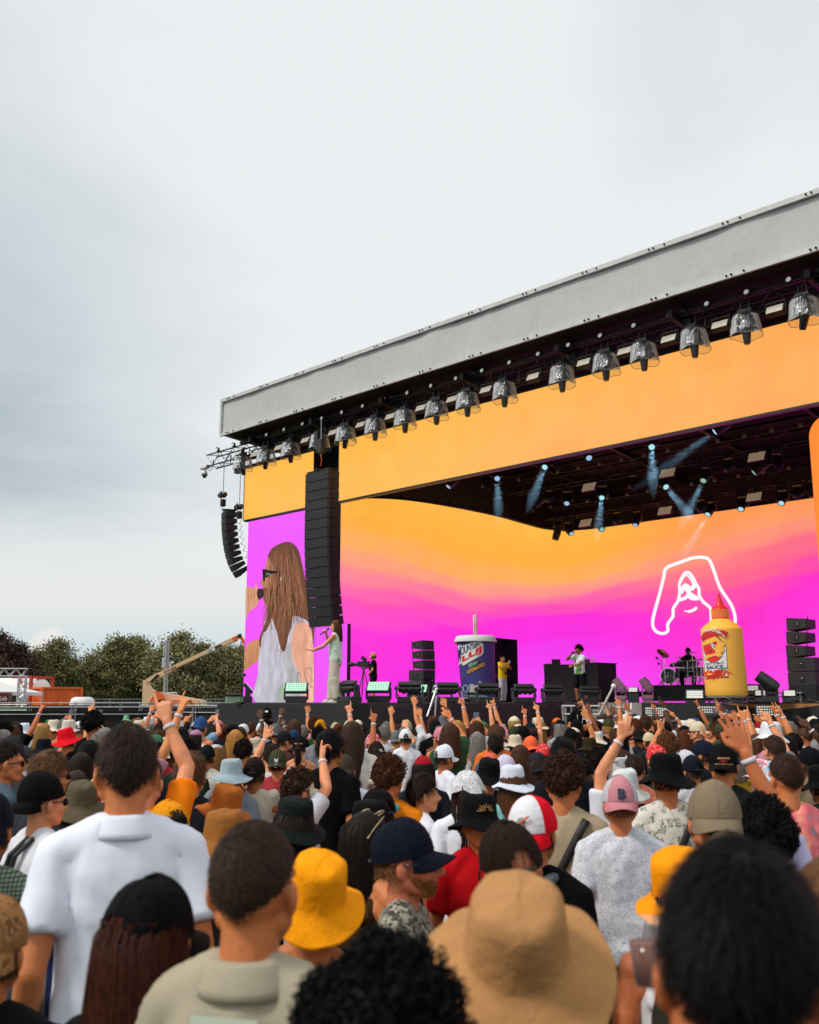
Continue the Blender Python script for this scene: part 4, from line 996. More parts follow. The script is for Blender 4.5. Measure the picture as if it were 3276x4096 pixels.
# ---- giant drinks cup
def quadmap(TL,TR,BR,BL,fn,me):
    xs = [v.co.x for v in me.vertices]; ys = [v.co.y for v in me.vertices]; x0,x1,y0,y1 = min(xs),max(xs),min(ys),max(ys)
    for v in me.vertices:
        s = (v.co.x-x0)/(x1-x0); t = (v.co.y-y0)/(y1-y0)
        px_ = (BL[0]*(1-s)+BR[0]*s)*(1-t)+(TL[0]*(1-s)+TR[0]*s)*t; py_ = (BL[1]*(1-s)+BR[1]*s)*(1-t)+(TL[1]*(1-s)+TR[1]*s)*t
        v.co = fn(px_,py_)
def subdiv(me,cuts=1):
    import bmesh
    bm = bmesh.new(); bm.from_mesh(me); bmesh.ops.triangulate(bm,faces=bm.faces)
    for _ in range(cuts): bmesh.ops.subdivide_edges(bm,edges=[e for e in bm.edges if e.calc_length() > 0.12],cuts=1)
    bmesh.ops.triangulate(bm,faces=bm.faces); bm.to_mesh(me); bm.free()
def wrap_text(s,quad,fn,m,parent,name='lettering',bold=0.02,**k):
    me = text_mesh(s,1.0,bold=bold,**k); subdiv(me,2); quadmap(*quad,fn,me); me.materials.clear(); me.materials.append(m); return ob(name,me,parent)
cD = 34.6; pc = onD(1915,2808,cD); H_c = onD(1915,2574,cD).z-onD(1915,2798,cD).z
mpp = H_c/(1765-640)     # metres per survey pixel on the cup
cup = thing('giant_cup','giant navy prop cup with white lid and striped straw, lettered MOUNTAIN LUJ','prop cup',(pc.x,pc.y,DECK))
toc = Vector((-pc.x,-pc.y,0)).normalized(); rgt = Vector((-toc.y,toc.x,0)); LB = 0.18
def cupx(py): t = (py-640)/1125; return (175+(275-175)*t,955)
def cup2(px_,py_,off=0.006):
    a,b = cupx(py_); cx = (a+b)/2; rp = (b-a)/2; q = max(-0.985,min(0.985,(px_-cx)/rp)); ph = math.asin(q); r = rp*mpp+off
    ax = rgt*((cx-615)*mpp)
    v = ax+toc*(math.cos(ph)*r)+rgt*(math.sin(ph)*r); return (v.x,v.y,LB+(1765-py_)*mpp)
mb = MB(); vs = []; n = 48; lv = np.linspace(640,1765,8)
for py_ in lv:
    a,b = cupx(py_); r = (b-a)/2*mpp; ax = rgt*(((a+b)/2-615)*mpp)
    for j in range(n):
        q = 2*math.pi*j/n; v = ax+toc*(math.cos(q)*r)+rgt*(math.sin(q)*r); vs.append((v.x,v.y,LB+(1765-py_)*mpp))
mb.add(vs,[(i*n+j,i*n+(j+1) % n,(i+1)*n+(j+1) % n,(i+1)*n+j) for i in range(7) for j in range(n)])
mb.build('cup_body',mat('cup_navy','#3f3a80',0.55,var=0.06,vscale=2),cup,True)
def ringprof(mb,prof):
    vs = []
    for py_,r_,in prof:
        a,b = cupx(min(max(py_,640),1765)); ax = rgt*(((a+b)/2-615)*mpp)
        for j in range(n):
            q = 2*math.pi*j/n; v = ax+toc*(math.cos(q)*r_*mpp)+rgt*(math.sin(q)*r_*mpp); vs.append((v.x,v.y,LB+(1765-py_)*mpp))
    mb.add(vs,[(i*n+j,i*n+(j+1) % n,(i+1)*n+(j+1) % n,(i+1)*n+j) for i in range(len(prof)-1) for j in range(n)])
mb = MB(); ringprof(mb,[(640,385),(668,436),(650,440),(560,405),(536,385),(530,300),(528,2)]); mb.build('lid',mat('foam_white',(0.72,0.73,0.70),0.8,bump=0.3,bscale=12),cup,True)
mb = MB(); ringprof(mb,[(1765,343),(1790,338),(1790,2)]); mb.build('base_board',M_WHITE,cup)
mb = MB()
for q in range(4):
    a_ = math.pi/4+q*math.pi/2; mb.box((math.cos(a_)*0.38,math.sin(a_)*0.38,0.075),(0.12,0.12,0.15))
mb.build('wheel',M_BLKP,cup)
ax0 = rgt*((565-615)*mpp)
def straw_mat():
    m = mat('striped_straw',(0.8,0.78,0.74),0.5); nt = m.node_tree; N = nt.nodes; L = nt.links; tc = N.new('ShaderNodeTexCoord'); sp = N.new('ShaderNodeSeparateXYZ'); L.new(tc.outputs['Object'],sp.inputs[0])
    at = N.new('ShaderNodeMath'); at.operation = 'ARCTAN2'; L.new(sp.outputs[0],at.inputs[0]); L.new(sp.outputs[1],at.inputs[1])
    ml = N.new('ShaderNodeMath'); ml.operation = 'MULTIPLY'; ml.inputs[1].default_value = 5.0/(math.pi*2)*1.0; L.new(at.outputs[0],ml.inputs[0])
    fr = N.new('ShaderNodeMath'); fr.operation = 'FRACT'; L.new(ml.outputs[0],fr.inputs[0]); lt = N.new('ShaderNodeMath'); lt.operation = 'LESS_THAN'; lt.inputs[1].default_value = 0.38; L.new(fr.outputs[0],lt.inputs[0])
    mx = N.new('ShaderNodeMix'); mx.data_type = 'RGBA'; L.new(lt.outputs[0],mx.inputs[0]); mx.inputs[6].default_value = lin('#efe9df'); mx.inputs[7].default_value = lin('#b5362b'); L.new(mx.outputs[2],N['Principled BSDF'].inputs['Base Color']); return m
zs0 = LB+(1765-540)*mpp; zs1 = LB+(1765-90)*mpp
mb = MB(); mb.tube([(0,0,0),(0.0,0,(zs1-zs0)*0.6),(-0.01,0,zs1-zs0)],0.07*1.0,20); o = mb.build('straw',straw_mat(),cup,True,(ax0.x,ax0.y,zs0-0.02))
c_plate = mat('plate_white',(0.78,0.80,0.76),0.6); c_dark = mat('print_dark',(0.02,0.03,0.03),0.6); c_nav = mat('print_navy','#1e2a66',0.6); c_red = mat('print_red','#e8242c',0.6); c_mint = mat('print_mint','#a8d3bc',0.6); c_or = mat('print_orange','#f0a648',0.6)
def fo(off): return lambda x,y: cup2(x,y,off)
pl = [(190,745),(268,715),(285,752),(672,640),(682,706),(718,706),(722,880),(690,935),(312,1145),(282,1090),(240,1118),(212,1125)]
def grow(P,g_):
    cx = sum(p[0] for p in P)/len(P); cy = sum(p[1] for p in P)/len(P); o = []
    for x,y in P: d = math.hypot(x-cx,y-cy); o.append((cx+(x-cx)*(1+g_/d),cy+(y-cy)*(1+g_/d)))
    return o
polyfill(grow(pl,9),40,fo(0.004),'logo_outline',c_dark,cup); polyfill(pl,40,fo(0.008),'logo_plate',c_plate,cup)
wrap_text('M',((196,760),(268,735),(270,1060),(222,1090)),fo(0.013),c_nav,cup)
wrap_text('OUNTaiN',((268,768),(642,672),(640,752),(268,948)),fo(0.013),c_nav,cup,space=0.92)
wrap_text('LUJ',((286,965),(690,752),(688,905),(302,1112)),fo(0.013),c_red,cup,bold=0.05)
polyfill([(412,1105),(610,1020),(622,1080),(700,1070),(745,1065),(758,1110),(745,1160),(600,1235),(408,1330),(382,1235),(440,1200)],40,fo(0.005),'logo_outline',c_dark,cup)
wrap_text('STAY',((422,1115),(612,1036),(604,1105),(436,1188)),fo(0.012),c_mint,cup,bold=0.04)
wrap_text('HYDRATED',((392,1238),(744,1074),(748,1140),(408,1312)),fo(0.012),c_or,cup,bold=0.04)
mb = MB()
def cst(pts,w,closed=False,k=5):
    P = smooth_line(pts,k,closed); v,f = strip(P,w,fo(0.008),closed); mb.add(v,f)
def circ(cx,cy,rx,ry,n_=14): return [(cx+rx*math.cos(2*math.pi*i/n_),cy+ry*math.sin(2*math.pi*i/n_)) for i in range(n_)]
cst(circ(284,1625,22,55),14,True,3); cst(circ(357,1590,42,68),18,True,3); cst(circ(475,1585,55,72),18,True,3)
cst([(590,1660),(600,1560),(618,1480),(640,1455),(662,1480),(682,1560),(690,1650)],18)
cst([(612,1620),(630,1540),(640,1490),(655,1540),(668,1620)],6)
cst([(265,1690),(330,1700),(420,1650),(560,1700),(700,1660)],12); cst([(275,1750),(330,1735),(420,1740),(600,1745),(800,1750)],12)
for x in range(290,760,38): cst([(x,1700),(x,1760)],7)
mb.build('coaster_print',mat('print_coaster','#a9cfd2',0.6),cup)
# ---- giant sauce bottle
bD = 25.6; pb_ = onD(2908,2785,bD); k0 = onD(2908,2784,bD).z-onD(2908,2785,bD).z
bpp = (onD(2890,2372,bD).z-onD(2908,2785,bD).z)/((2785-2372)*3.448)
bot = thing('giant_bottle','giant yellow prop squeeze bottle with red nozzle, labelled hot and spicy sauce','prop bottle',(pb_.x,pb_.y,DECK))
tob = Vector((-pb_.x,-pb_.y,0)).normalized(); rgb = Vector((-tob.y,tob.x,0)); BB0 = (DECK*0+pb_.z-DECK)
# axis straightened: survey x relative to the drawn axis of the bottle
def axx(py): return 1270+(py-1495)*(1270-1202)/(1495-570)
LEAN = -0.022
prof = [(1503,2),(1503,262),(1495,272),(1480,279),(1400,281),(1000,281),(600,281),(575,279),(560,268),(500,195),(452,135),(436,122)]
def bring(mb,prof,n=56,rib=0):
    vs = []
    for py_,r_ in prof:
        z = BB0+(1495-py_)*bpp
        for j in range(n):
            q = 2*math.pi*j/n; rr_ = r_*bpp*(1+(rib*(1 if (j // 2) % 2 else -1)))
            v = tob*(math.cos(q)*rr_)+rgb*(math.sin(q)*rr_+LEAN*z); vs.append((v.x,v.y,z))
    mb.add(vs,[(i*n+(j+1) % n,i*n+j,(i+1)*n+j,(i+1)*n+(j+1) % n) for i in range(len(prof)-1) for j in range(n)][::-1])
mb = MB(); bring(mb,prof); mb.build('bottle_body',mat('bottle_yellow','#ffba44',0.5,var=0.05,vscale=2),bot,True)
mb = MB(); bring(mb,[(436,124),(430,116),(300,114),(296,112)]); mb.build('collar',c_red,bot,True)
mb = MB()
for j in range(36):
    q = 2*math.pi*j/36; rr_ = 116*bpp; pts = []
    for py_ in (418,305):
        z = BB0+(1495-py_)*bpp; v = tob*(math.cos(q)*rr_)+rgb*(math.sin(q)*rr_+LEAN*z); pts.append((v.x,v.y,z))
    mb.tube(pts,5.5*bpp,6)
mb.build('collar_rib',mat('rib_yellow','#f0a840',0.5),bot)
mb = MB(); bring(mb,[(296,112),(285,106),(262,80),(250,58),(244,54),(180,38),(125,23),(118,20),(114,21),(78,17),(74,2)]); mb.build('nozzle',mat('nozzle_red','#e2261d',0.4),bot,True)
mb = MB(); bring(mb,[(1503,270),(1512,268),(1520,2)]); mb.build('base_board',mat('base_grey',(0.5,0.5,0.5),0.6),bot)
mb = MB()
for a_ in (0.6,2.2,3.8,5.4):
    c = tob*math.cos(a_)*0.34+rgb*math.sin(a_)*0.34; mb.lathe([(0,-0.025),(0.05,-0.025),(0.05,0.025),(0,0.025)],12,Matrix.Translation((c.x,c.y,0.05)) @ Matrix.Rotation(R(90),4,'X')); mb.box((c.x,c.y,0.10),(0.07,0.09,0.06))
mb.build('castor',M_STEEL,bot)
def bt2(px_,py_,off=0.004):
    q = max(-0.99,min(0.99,(px_-axx(py_))/281)); ph = math.asin(q); r = 281*bpp+off; z = BB0+(1495-py_)*bpp
    v = tob*(math.cos(ph)*r)+rgb*(math.sin(ph)*r+LEAN*z); return (v.x,v.y,z)
def bo(off): return lambda x,y: bt2(x,y,off)
c_card = mat('label_card',(0.78,0.79,0.80),0.6); c_yel = mat('label_yellow','#ffbc48',0.55); c_grn = mat('label_green','#4f7d3a',0.6); c_flm = mat('label_flame','#e8441c',0.55)
polyfill([(958,832),(1266,822),(1294,1252),(984,1258)],45,bo(0.003),'label_border',c_nav,bot)
polyfill([(964,840),(1260,830),(1286,1244),(992,1250)],45,bo(0.006),'label_card',c_card,bot)
P = smooth_line([(985,720),(1010,690),(1075,672),(1130,675),(1180,720),(1215,800),(1222,900),(1190,980),(1135,1030),(1080,1036),(1035,1010),(1000,940),(976,840),(975,760)],3,True)
polyfill(grow([tuple(p) for p in P],8),40,bo(0.009),'label_ring',c_grn,bot); polyfill([tuple(p) for p in P],40,bo(0.012),'pepper',c_red,bot)
P = [(960,780),(968,755),(1000,735),(1060,715),(1120,690),(1160,718),(1190,750),(1225,770),(1252,790),(1245,815),(1225,838),(1238,870),(1250,885),(1215,905),(1195,920),(1215,945),(1200,965),(1175,970),(1150,960),(1120,950),(1085,965),(1045,970),(1022,1002),(998,1005),(990,970),(1000,942),(1045,935),(1095,930),(1130,915),(1128,885),(1105,870),(1098,850),(1130,820),(1150,790),(1150,765),(1110,760),(1080,785),(1030,795),(975,808)]
polyfill(grow(P,5),40,bo(0.015),'sauce_outline',c_dark,bot); polyfill(P,40,bo(0.018),'sauce_shape',c_yel,bot)
polyfill(circ(1103,826,20,26),40,bo(0.021),'eye',c_card,bot); polyfill(circ(1110,830,10,12),40,bo(0.024),'pupil',c_dark,bot); polyfill([(1060,800),(1090,780),(1096,800),(1078,810)],40,bo(0.021),'eye',c_card,bot)
mb = MB()
for pts,w in (([(1058,780),(1082,800),(1100,795),(1125,770)],6),([(1036,835),(1050,870),(1080,880),(1065,895),(1045,905)],5),([(1050,905),(1070,908)],4)):
    P = smooth_line(pts,4); v,f = strip(P,w,bo(0.022)); mb.add(v,f)
mb.build('face_line',c_dark,bot)
top = [(942,688),(975,640),(1040,608),(1110,596),(1180,600),(1240,615),(1290,638)]; btm = [(1262,722),(1215,690),(1165,672),(1110,668),(1050,675),(1000,695),(955,738)]
polyfill([tuple(p) for p in smooth_line(top,3)]+[tuple(p) for p in smooth_line(btm,3)],40,bo(0.020),'banner',mat('banner_red','#cf2a20',0.55),bot)
me = text_mesh('JALAPE\u0136A'.replace('\u0136','K'),1.0,bold=0.03); subdiv(me,2); xs = [v.co.x for v in me.vertices]; ys = [v.co.y for v in me.vertices]
for v in me.vertices:
    s = (v.co.x-min(xs))/(max(xs)-min(xs)); t_ = (v.co.y-min(ys))/(max(ys)-min(ys)); X = 950+s*308; yb = 700-70*math.sin(math.pi*min(1,s*0.82+0.22))+(18 if s > .9 else 0)+ (s-0.5)*20; v.co = bt2(X,yb-t_*46,0.024)
me.materials.clear(); me.materials.append(c_card); ob('lettering',me,bot)
mb = MB(); v,f = strip(smooth_line([(1168,606),(1180,616),(1194,604)],4),7,bo(0.024)); mb.add(v,f); mb.build('accent_mark',c_card,bot)
wrap_text('HOT & SPICY',((1000,1045),(1230,1038),(1232,1068),(1002,1074)),bo(0.010),c_nav,bot)
wrap_text('SAUCE',((1006,1088),(1222,1078),(1224,1126),(1010,1134)),bo(0.010),c_nav,bot,bold=0.04)
fl = [(978,1190),(985,1150),(1010,1170),(1030,1130),(1050,1160),(1075,1135),(1090,1170),(1130,1140),(1180,1135),(1215,1160),(1260,1142),(1285,1170),(1350,1186),(1290,1195),(1270,1185),(1240,1200),(1262,1228),(1292,1222),(1280,1246),(1225,1235),(1200,1252),(1180,1240),(1150,1260),(1110,1250),(1115,1290),(1090,1262),(1040,1260),(1000,1270),(1010,1240),(985,1215)]
polyfill(fl,40,bo(0.013),'flame',c_flm,bot); polyfill([(1020,1180),(1050,1185),(1090,1195),(1150,1165),(1240,1165),(1220,1200),(1170,1225),(1100,1235),(1040,1235),(1015,1215)],40,bo(0.016),'flame_core',c_yel,bot)
P = smooth_line([(1000,1215),(1060,1212),(1100,1195),(1140,1160),(1190,1142),(1218,1150),(1215,1190),(1170,1225),(1110,1245),(1040,1245)],3,True)
polyfill([tuple(p) for p in P],40,bo(0.019),'chilli',mat('chilli_red','#c51d1e',0.5),bot); polyfill([(1195,1140),(1215,1120),(1285,1100),(1265,1120),(1228,1135),(1215,1152)],40,bo(0.021),'stalk',c_grn,bot)
# ---- DJ desk, riser, drum riser
YD = 30.6
def drape_box(mb,x0,x1,y0,y1,z0,z1,amp=0.03,seed=0):
    drape_wall(mb,(x0,y0),(x1,y0),z0,z1,amp,0.08,seed); drape_wall(mb,(x1,y0),(x1,y1),z0,z1,amp,0.08,seed+3); drape_wall(mb,(x0,y1),(x0,y0),z0,z1,amp,0.08,seed+5)
    mb.quad((x0,y0,z1),(x1,y0,z1),(x1,y1,z1),(x0,y1,z1))
dx0 = onY(2176,2700,YD).x; dx1 = onY(2338,2700,YD).x; dz = onY(2240,2661,YD).z; dxr = onY(2352,2700,YD).x
desk = thing('dj_desk','long black cloth-covered desk behind the performer in the white and green shirt','desk',(dx0,YD,DECK))
mb = MB(); drape_box(mb,0,dx1-dx0,0,1.3,0.0,dz-DECK,0.03,40); mb.build('cloth',M_CLOTH,desk,True)
mb = MB(); mb.box(((dx1-dx0)/2,0.65,dz-DECK+0.014),(dx1-dx0+0.03,1.32,0.02)); mb.build('table_top',M_BLK,desk)
Zd = dz+0.025
def lap(nx,y,rz,label):
    p = onY(nx,2660,y); t = thing('laptop',label,'laptop',(p.x,p.y,Zd),rz)
    mb = MB(); mb.bbox((0,0,0.01),(0.34,0.24,0.018),0.004); mb.build('keyboard',M_BLKP,t)
    mb = MB(); mb.bbox((0,0.15,0.12),(0.34,0.012,0.23),0.004,Matrix.Rotation(R(-18),3,'X')); mb.build('screen',M_BLKP,t)
lap(2229,YD+0.5,0.9,'open black laptop on the left end of the cloth-covered desk')
p = onY(2198,2660,YD+0.5); t = thing('mixer','low dark mixer with knobs at the left end of the desk','mixer',(p.x,p.y,Zd))
mb = MB(); mb.bbox((0,0,0.03),(0.36,0.3,0.055),0.008); mb.build('body',M_BLKP,t); mb = MB()
for i in range(6): mb.lathe([(0.018,0),(0.015,0.03),(0,0.03)],8,Matrix.Translation((-0.14+i*0.055,0.03*(i % 3),0.057)))
mb.build('knob',M_STEEL,t)
d2 = thing('dj_desk','taller black cloth-covered desk right of the performer, bottles on top','desk',(dx1+0.05,YD+0.05,DECK))
x2 = onY(2414,2700,YD+1.2).x-dx1; mb = MB(); z2 = onY(2380,2653,YD).z-DECK; drape_box(mb,0.0,max(0.5,x2),0,1.2,0.0,z2,0.03,60); mb.build('cloth',M_CLOTH,d2,True)
mb = MB(); mb.box((0.25,0.6,z2+0.015),(0.6,1.25,0.025)); mb.build('table_top',M_BLK,d2)
def bottle(p,label,grp):
    t = thing('water_bottle',label,'bottle',p,0,grp)
    mb = MB(); mb.lathe([(0,0),(0.032,0),(0.033,0.14),(0.03,0.16),(0.014,0.19),(0.014,0.205)],12); mb.build('bottle_body',mat('clear_plastic',(0.75,0.78,0.82),0.1,alpha=0.55),t,True)
    mb = MB(); mb.lathe([(0,0.225),(0.016,0.225),(0.016,0.20),(0,0.2)],10); mb.build('cap',M_WHITE,t)
    mb = MB(); mb.lathe([(0.0335,0.07),(0.0345,0.12)],12); mb.build('label',mat('bottle_label',(0.5,0.5,0.55),0.5),t); return t
for i,nx in enumerate((2358,2374)):
    p = onY(nx,2655,YD+0.35); bottle((p.x,p.y,DECK+z2+0.03),('left' if i == 0 else 'right')+' water bottle of the pair on the taller desk','water bottles on the desk')
p = onY(2346,2650,YD+0.3); t = thing('equipment_case','small dark box with red lights on the taller desk','equipment',(p.x,p.y,DECK+z2+0.03)); mb = MB(); mb.bbox((0,0,0.07),(0.22,0.2,0.14),0.01); mb.build('case',mat('brown_case',(0.08,0.03,0.03),0.5),t); mb = MB(); mb.box((0,-0.105,0.08),(0.15,0.01,0.02)); mb.build('display',mat('red_led',(0.3,0.03,0.03),0.4),t)
p = onY(2428,2808,YD+1.0); t = thing('monitor_speaker','dark purple-lit speaker cabinet behind the taller desk','loudspeaker',(p.x,p.y,DECK)); hsp = onY(2428,2688,YD+1.0).z-DECK
mb = MB(); mb.bbox((0,0,hsp/2),(0.55,0.5,hsp),0.02); mb.build('cabinet',M_CAB,t); mb = MB(); mb.box((0,-0.26,hsp/2),(0.48,0.02,hsp-0.08)); mb.build('grille',M_GRILL,t)
# low riser with gear
r0 = onY(2345,2767,33.2); r1 = onY(2585,2767,33.2)
t = thing('stage_riser','low black riser between the desk and the drum platform','riser',(r0.x,33.2,DECK)); hr = r0.z-DECK
mb = MB(); mb.box(((r1.x-r0.x)/2,0.6,hr-0.1),(r1.x-r0.x,1.2,0.2)); mb.box(((r1.x-r0.x)/2-0.2,0.1,hr-0.27),(r1.x-r0.x-0.6,0.2,0.1)); mb.build('platform',M_BLK,t)
mb = MB()
for q in np.linspace(0.1,r1.x-r0.x-0.1,6): mb.lathe([(0,-0.03),(0.06,-0.03),(0.06,0.03),(0,0.03)],10,Matrix.Translation((q,0.1,0.06)) @ Matrix.Rotation(R(90),4,'X')); mb.box((q,0.1,0.16),(0.05,0.05,0.14))
mb.build('castor',M_STEEL,t)
YDr = 32.0
q0 = onY(2580,2742,YDr); q1x = onY(2985,2742,YDr).x; dh = q0.z-DECK
riser = thing('drum_platform','black cloth-covered drum platform behind the giant bottle','riser',(q0.x,YDr,DECK))
mb = MB(); drape_box(mb,0,q1x-q0.x,0,2.4,0.05,dh-0.02,0.02,80); mb.build('cloth',M_CLOTH,riser,True)
mb = MB(); mb.box(((q1x-q0.x)/2,1.2,dh-0.01),(q1x-q0.x+0.02,2.42,0.03)); mb.build('platform_top',M_BLK,riser)
ZR = DECK+dh+0.006
M_CHR = mat('chrome',(0.75,0.74,0.76),0.18,0.95)
def D6(cx,cy,y=YDr+0.7): return onY(2540+cx/3.448,2350+cy/3.448,y)
kc = D6(462,1222); kr = 104/3.448/4054*kc.length
kit = thing('drum_kit','drum kit with chrome stands, hooded face emblem on the bass drum','drum kit',(kc.x,kc.y,ZR))
def KL(p): return Vector(p)-Vector((kc.x,kc.y,ZR))
fk = Matrix.Rotation(R(25),4,'Z') @ Matrix.Rotation(R(90),4,'X'); cz = kc.z-ZR; cz = max(cz,kr+0.01)
Mk = Matrix.Translation((0,0,cz)) @ fk
mb = MB(); mb.lathe([(kr,0.0),(kr,-0.40),(kr-0.01,-0.40)],36,Mk); b_ = mb.build('bass_drum',M_BLKP,kit,True)
mb = MB(); mb.lathe([(kr-0.01,0.02),(kr+0.012,0.02),(kr+0.012,-0.02),(kr-0.01,-0.02)],36,Mk); mb.build('hoop',M_CHR,b_)
mb = MB(); mb.lathe([(0,0.005),(kr-0.01,0.005)],36,Mk); mb.build('drum_head',mat('drum_skin',(0.012,0.012,0.013),0.4),b_)
def kfn(x,y): # emblem drawn in head plane
    u = (x-990)/490*kr*1.05; v = -(y-415)/490*kr*1.05; q = Mk @ Vector((u,v,0.012)); return tuple(q)
o = emblem('emblem',kfn,b_,mat('emblem_print',(0.75,0.75,0.75),0.5),(0,0,0),0.55)
mb = MB(); mb.tube([Mk @ Vector((-kr*0.8,-kr*0.5,0.05)),Mk @ Vector((-kr*1.35,-cz,0.2))],0.012,6); mb.tube([Mk @ Vector((kr*0.8,-kr*0.5,0.05)),Mk @ Vector((kr*1.35,-cz,0.2))],0.012,6); mb.build('spur',M_CHR,kit)
def drum(cx,cy,r_,h_,tx=0.25):
    p = KL(D6(cx,cy)); m = Matrix.Translation(p) @ Matrix.Rotation(tx,4,'X')
    mb = MB(); mb.lathe([(r_,-h_/2),(r_,h_/2)],24,m); s_ = mb.build('tom',M_BLKP,kit,True)
    mb = MB()
    for zz in (-h_/2,h_/2): mb.lathe([(r_-0.004,zz-0.012),(r_+0.01,zz-0.012),(r_+0.01,zz+0.012),(r_-0.004,zz+0.012)],24,m)
    for a_ in range(8):
        c = Vector((math.cos(a_*math.pi/4)*(r_+0.012),math.sin(a_*math.pi/4)*(r_+0.012),0)); mb.tube([m @ (c+Vector((0,0,-h_/2))),m @ (c+Vector((0,0,h_/2)))],0.006,5)
    mb.build('rim',M_CHR,s_); mb = MB(); mb.lathe([(0,h_/2+0.002),(r_,h_/2+0.002)],24,m); mb.build('drum_head',mat('skin_white',(0.6,0.6,0.62),0.5),s_)
drum(650,1045,0.16,0.22); drum(805,1045,0.16,0.22); drum(650,1180,0.22,0.36,0.0); drum(900,1160,0.21,0.34,0.0); drum(765,1130,0.18,0.14,0.1)
M_CYM = mat('cymbal_bronze',(0.20,0.15,0.08),0.35,0.8)
def cymbal(cx,cy,r_,ax,ay):
    p = KL(D6(cx,cy,YDr+0.55)); m = Matrix.Translation(p) @ Matrix.Rotation(ax,4,'X') @ Matrix.Rotation(ay,4,'Y')
    mb = MB(); mb.lathe([(0,0.03),(0.03,0.025),(0.045,0.008),(r_*0.6,0.0),(r_,-0.012),(r_*0.6,-0.003),(0.04,0.0)],28,m); c = mb.build('cymbal',M_CYM,kit,True)
    mb = MB(); mb.tube([p+Vector((0,0,0.06)),(p.x,p.y,0.55),(p.x+0.02,p.y+0.02,0.1)],0.012,6)
    for a_ in (0.3,2.4,4.5): mb.tube([(p.x,p.y,0.42),(p.x+0.24*math.cos(a_),p.y+0.24*math.sin(a_),0.01)],0.009,5); mb.tube([(p.x,p.y,0.2),(p.x+0.17*math.cos(a_),p.y+0.17*math.sin(a_),0.13)],0.007,5)
    mb.build('stand',M_CHR,kit)
cymbal(388,905,0.24,0.3,0.75); cymbal(400,962,0.23,0.05,0); cymbal(618,966,0.20,0.03,0); cymbal(785,893,0.26,0.06,0.05); cymbal(905,990,0.2,0.1,0.1)
mb = MB()
for cx in (540,730,860,915):
    p = KL(D6(cx,1250,YDr+0.45)); mb.tube([(p.x,p.y,0.85),(p.x,p.y,0.12)],0.013,6)
    for a_ in (0.3,2.4,4.5): mb.tube([(p.x,p.y,0.42),(p.x+0.25*math.cos(a_),p.y+0.2*math.sin(a_),0.01)],0.009,5); mb.lathe([(0.02,0),(0.02,0.03),(0,0.03)],6,Matrix.Translation((p.x,p.y,0.5)))
mb.build('stand',M_CHR,kit)
mb = MB(); p = KL(D6(365,1010)); mb.tube([(p.x,p.y,0.05),(p.x,p.y,p.z)],0.012,5); mb.tube([(p.x,p.y,p.z),(p.x-0.12,p.y-0.1,p.z+0.1)],0.01,5); mb.ell((p.x-0.13,p.y-0.1,p.z+0.1),(0.05,0.04,0.05),nu=8,nv=6); mb.ell((p.x-0.12,p.y,p.z-0.1),(0.04,0.04,0.05),nu=8,nv=6); mb.build('microphone',M_BLKP,kit)
mb = MB(); p = KL(D6(525,1060)); mb.bbox((p.x,p.y+0.2,p.z),(0.36,0.3,0.1),0.01,Matrix.Rotation(0.3,3,'X')); mb.build('sample_pad',M_BLKP,kit)
for i,(cx,cy) in enumerate(((200,1320),(588,1315))):
    p = D6(cx,cy,YDr+0.25); bottle((p.x,p.y,ZR),'water bottle standing on the drum platform, '+('at its left corner' if i == 0 else 'before the bass drum'),'water bottles on the drum platform')
# strobes, moving heads on deck
def strobe(nx,ny,D_,label,gr='silver strobes on the stage floor',rz=0.4,tw=0.42,stand=True):
    p = onD(nx,ny,D_); t = thing('strobe_light',label,'stage light',(p.x,p.y,DECK if stand else p.z-0.15),rz,gr); zc = p.z-(DECK if stand else p.z-0.15)
    rt = Matrix.Rotation(R(-12),3,'X'); mb = MB(); mb.bbox((0,0.06,zc),(tw,0.12,tw*0.55),0.012,rt); mb.box((-tw/2-0.012,0.06,zc-0.05),(0.016,0.04,tw*0.5)); mb.box((tw/2+0.012,0.06,zc-0.05),(0.016,0.04,tw*0.5)); mb.bbox((0,0.06,(zc-tw*0.3)/2),(tw,0.2,max(0.04,zc-tw*0.3)),0.01); mb.build('housing',M_BODY,t)
    mb = MB()
    for q in (-0.28,0,0.28): mb.box(Vector((0,0.06,zc))+rt @ Vector((0,-0.065,q*tw*0.5)),(tw-0.06,0.01,tw*0.12),rt)
    mb.build('reflector',mat('strobe_silver',(0.66,0.64,0.58),0.35,0.4,emit=(0.42,0.41,0.36),es=0.55),t)
strobe(2779,2780,24.4,'silver strobe on a dark box just left of the giant bottle')
strobe(3012,2755,26.6,'silver strobe right beside the giant bottle, highest of its group',tw=0.30); strobe(3041,2774,25.6,'silver strobe on the low rail below the moving lamp',tw=0.28); strobe(3158,2775,25.4,'silver strobe just left of the right speaker stack',tw=0.30)
strobe(2532,2760,34.5,'hazy pink-tinted strobe behind the low riser',tw=0.34)
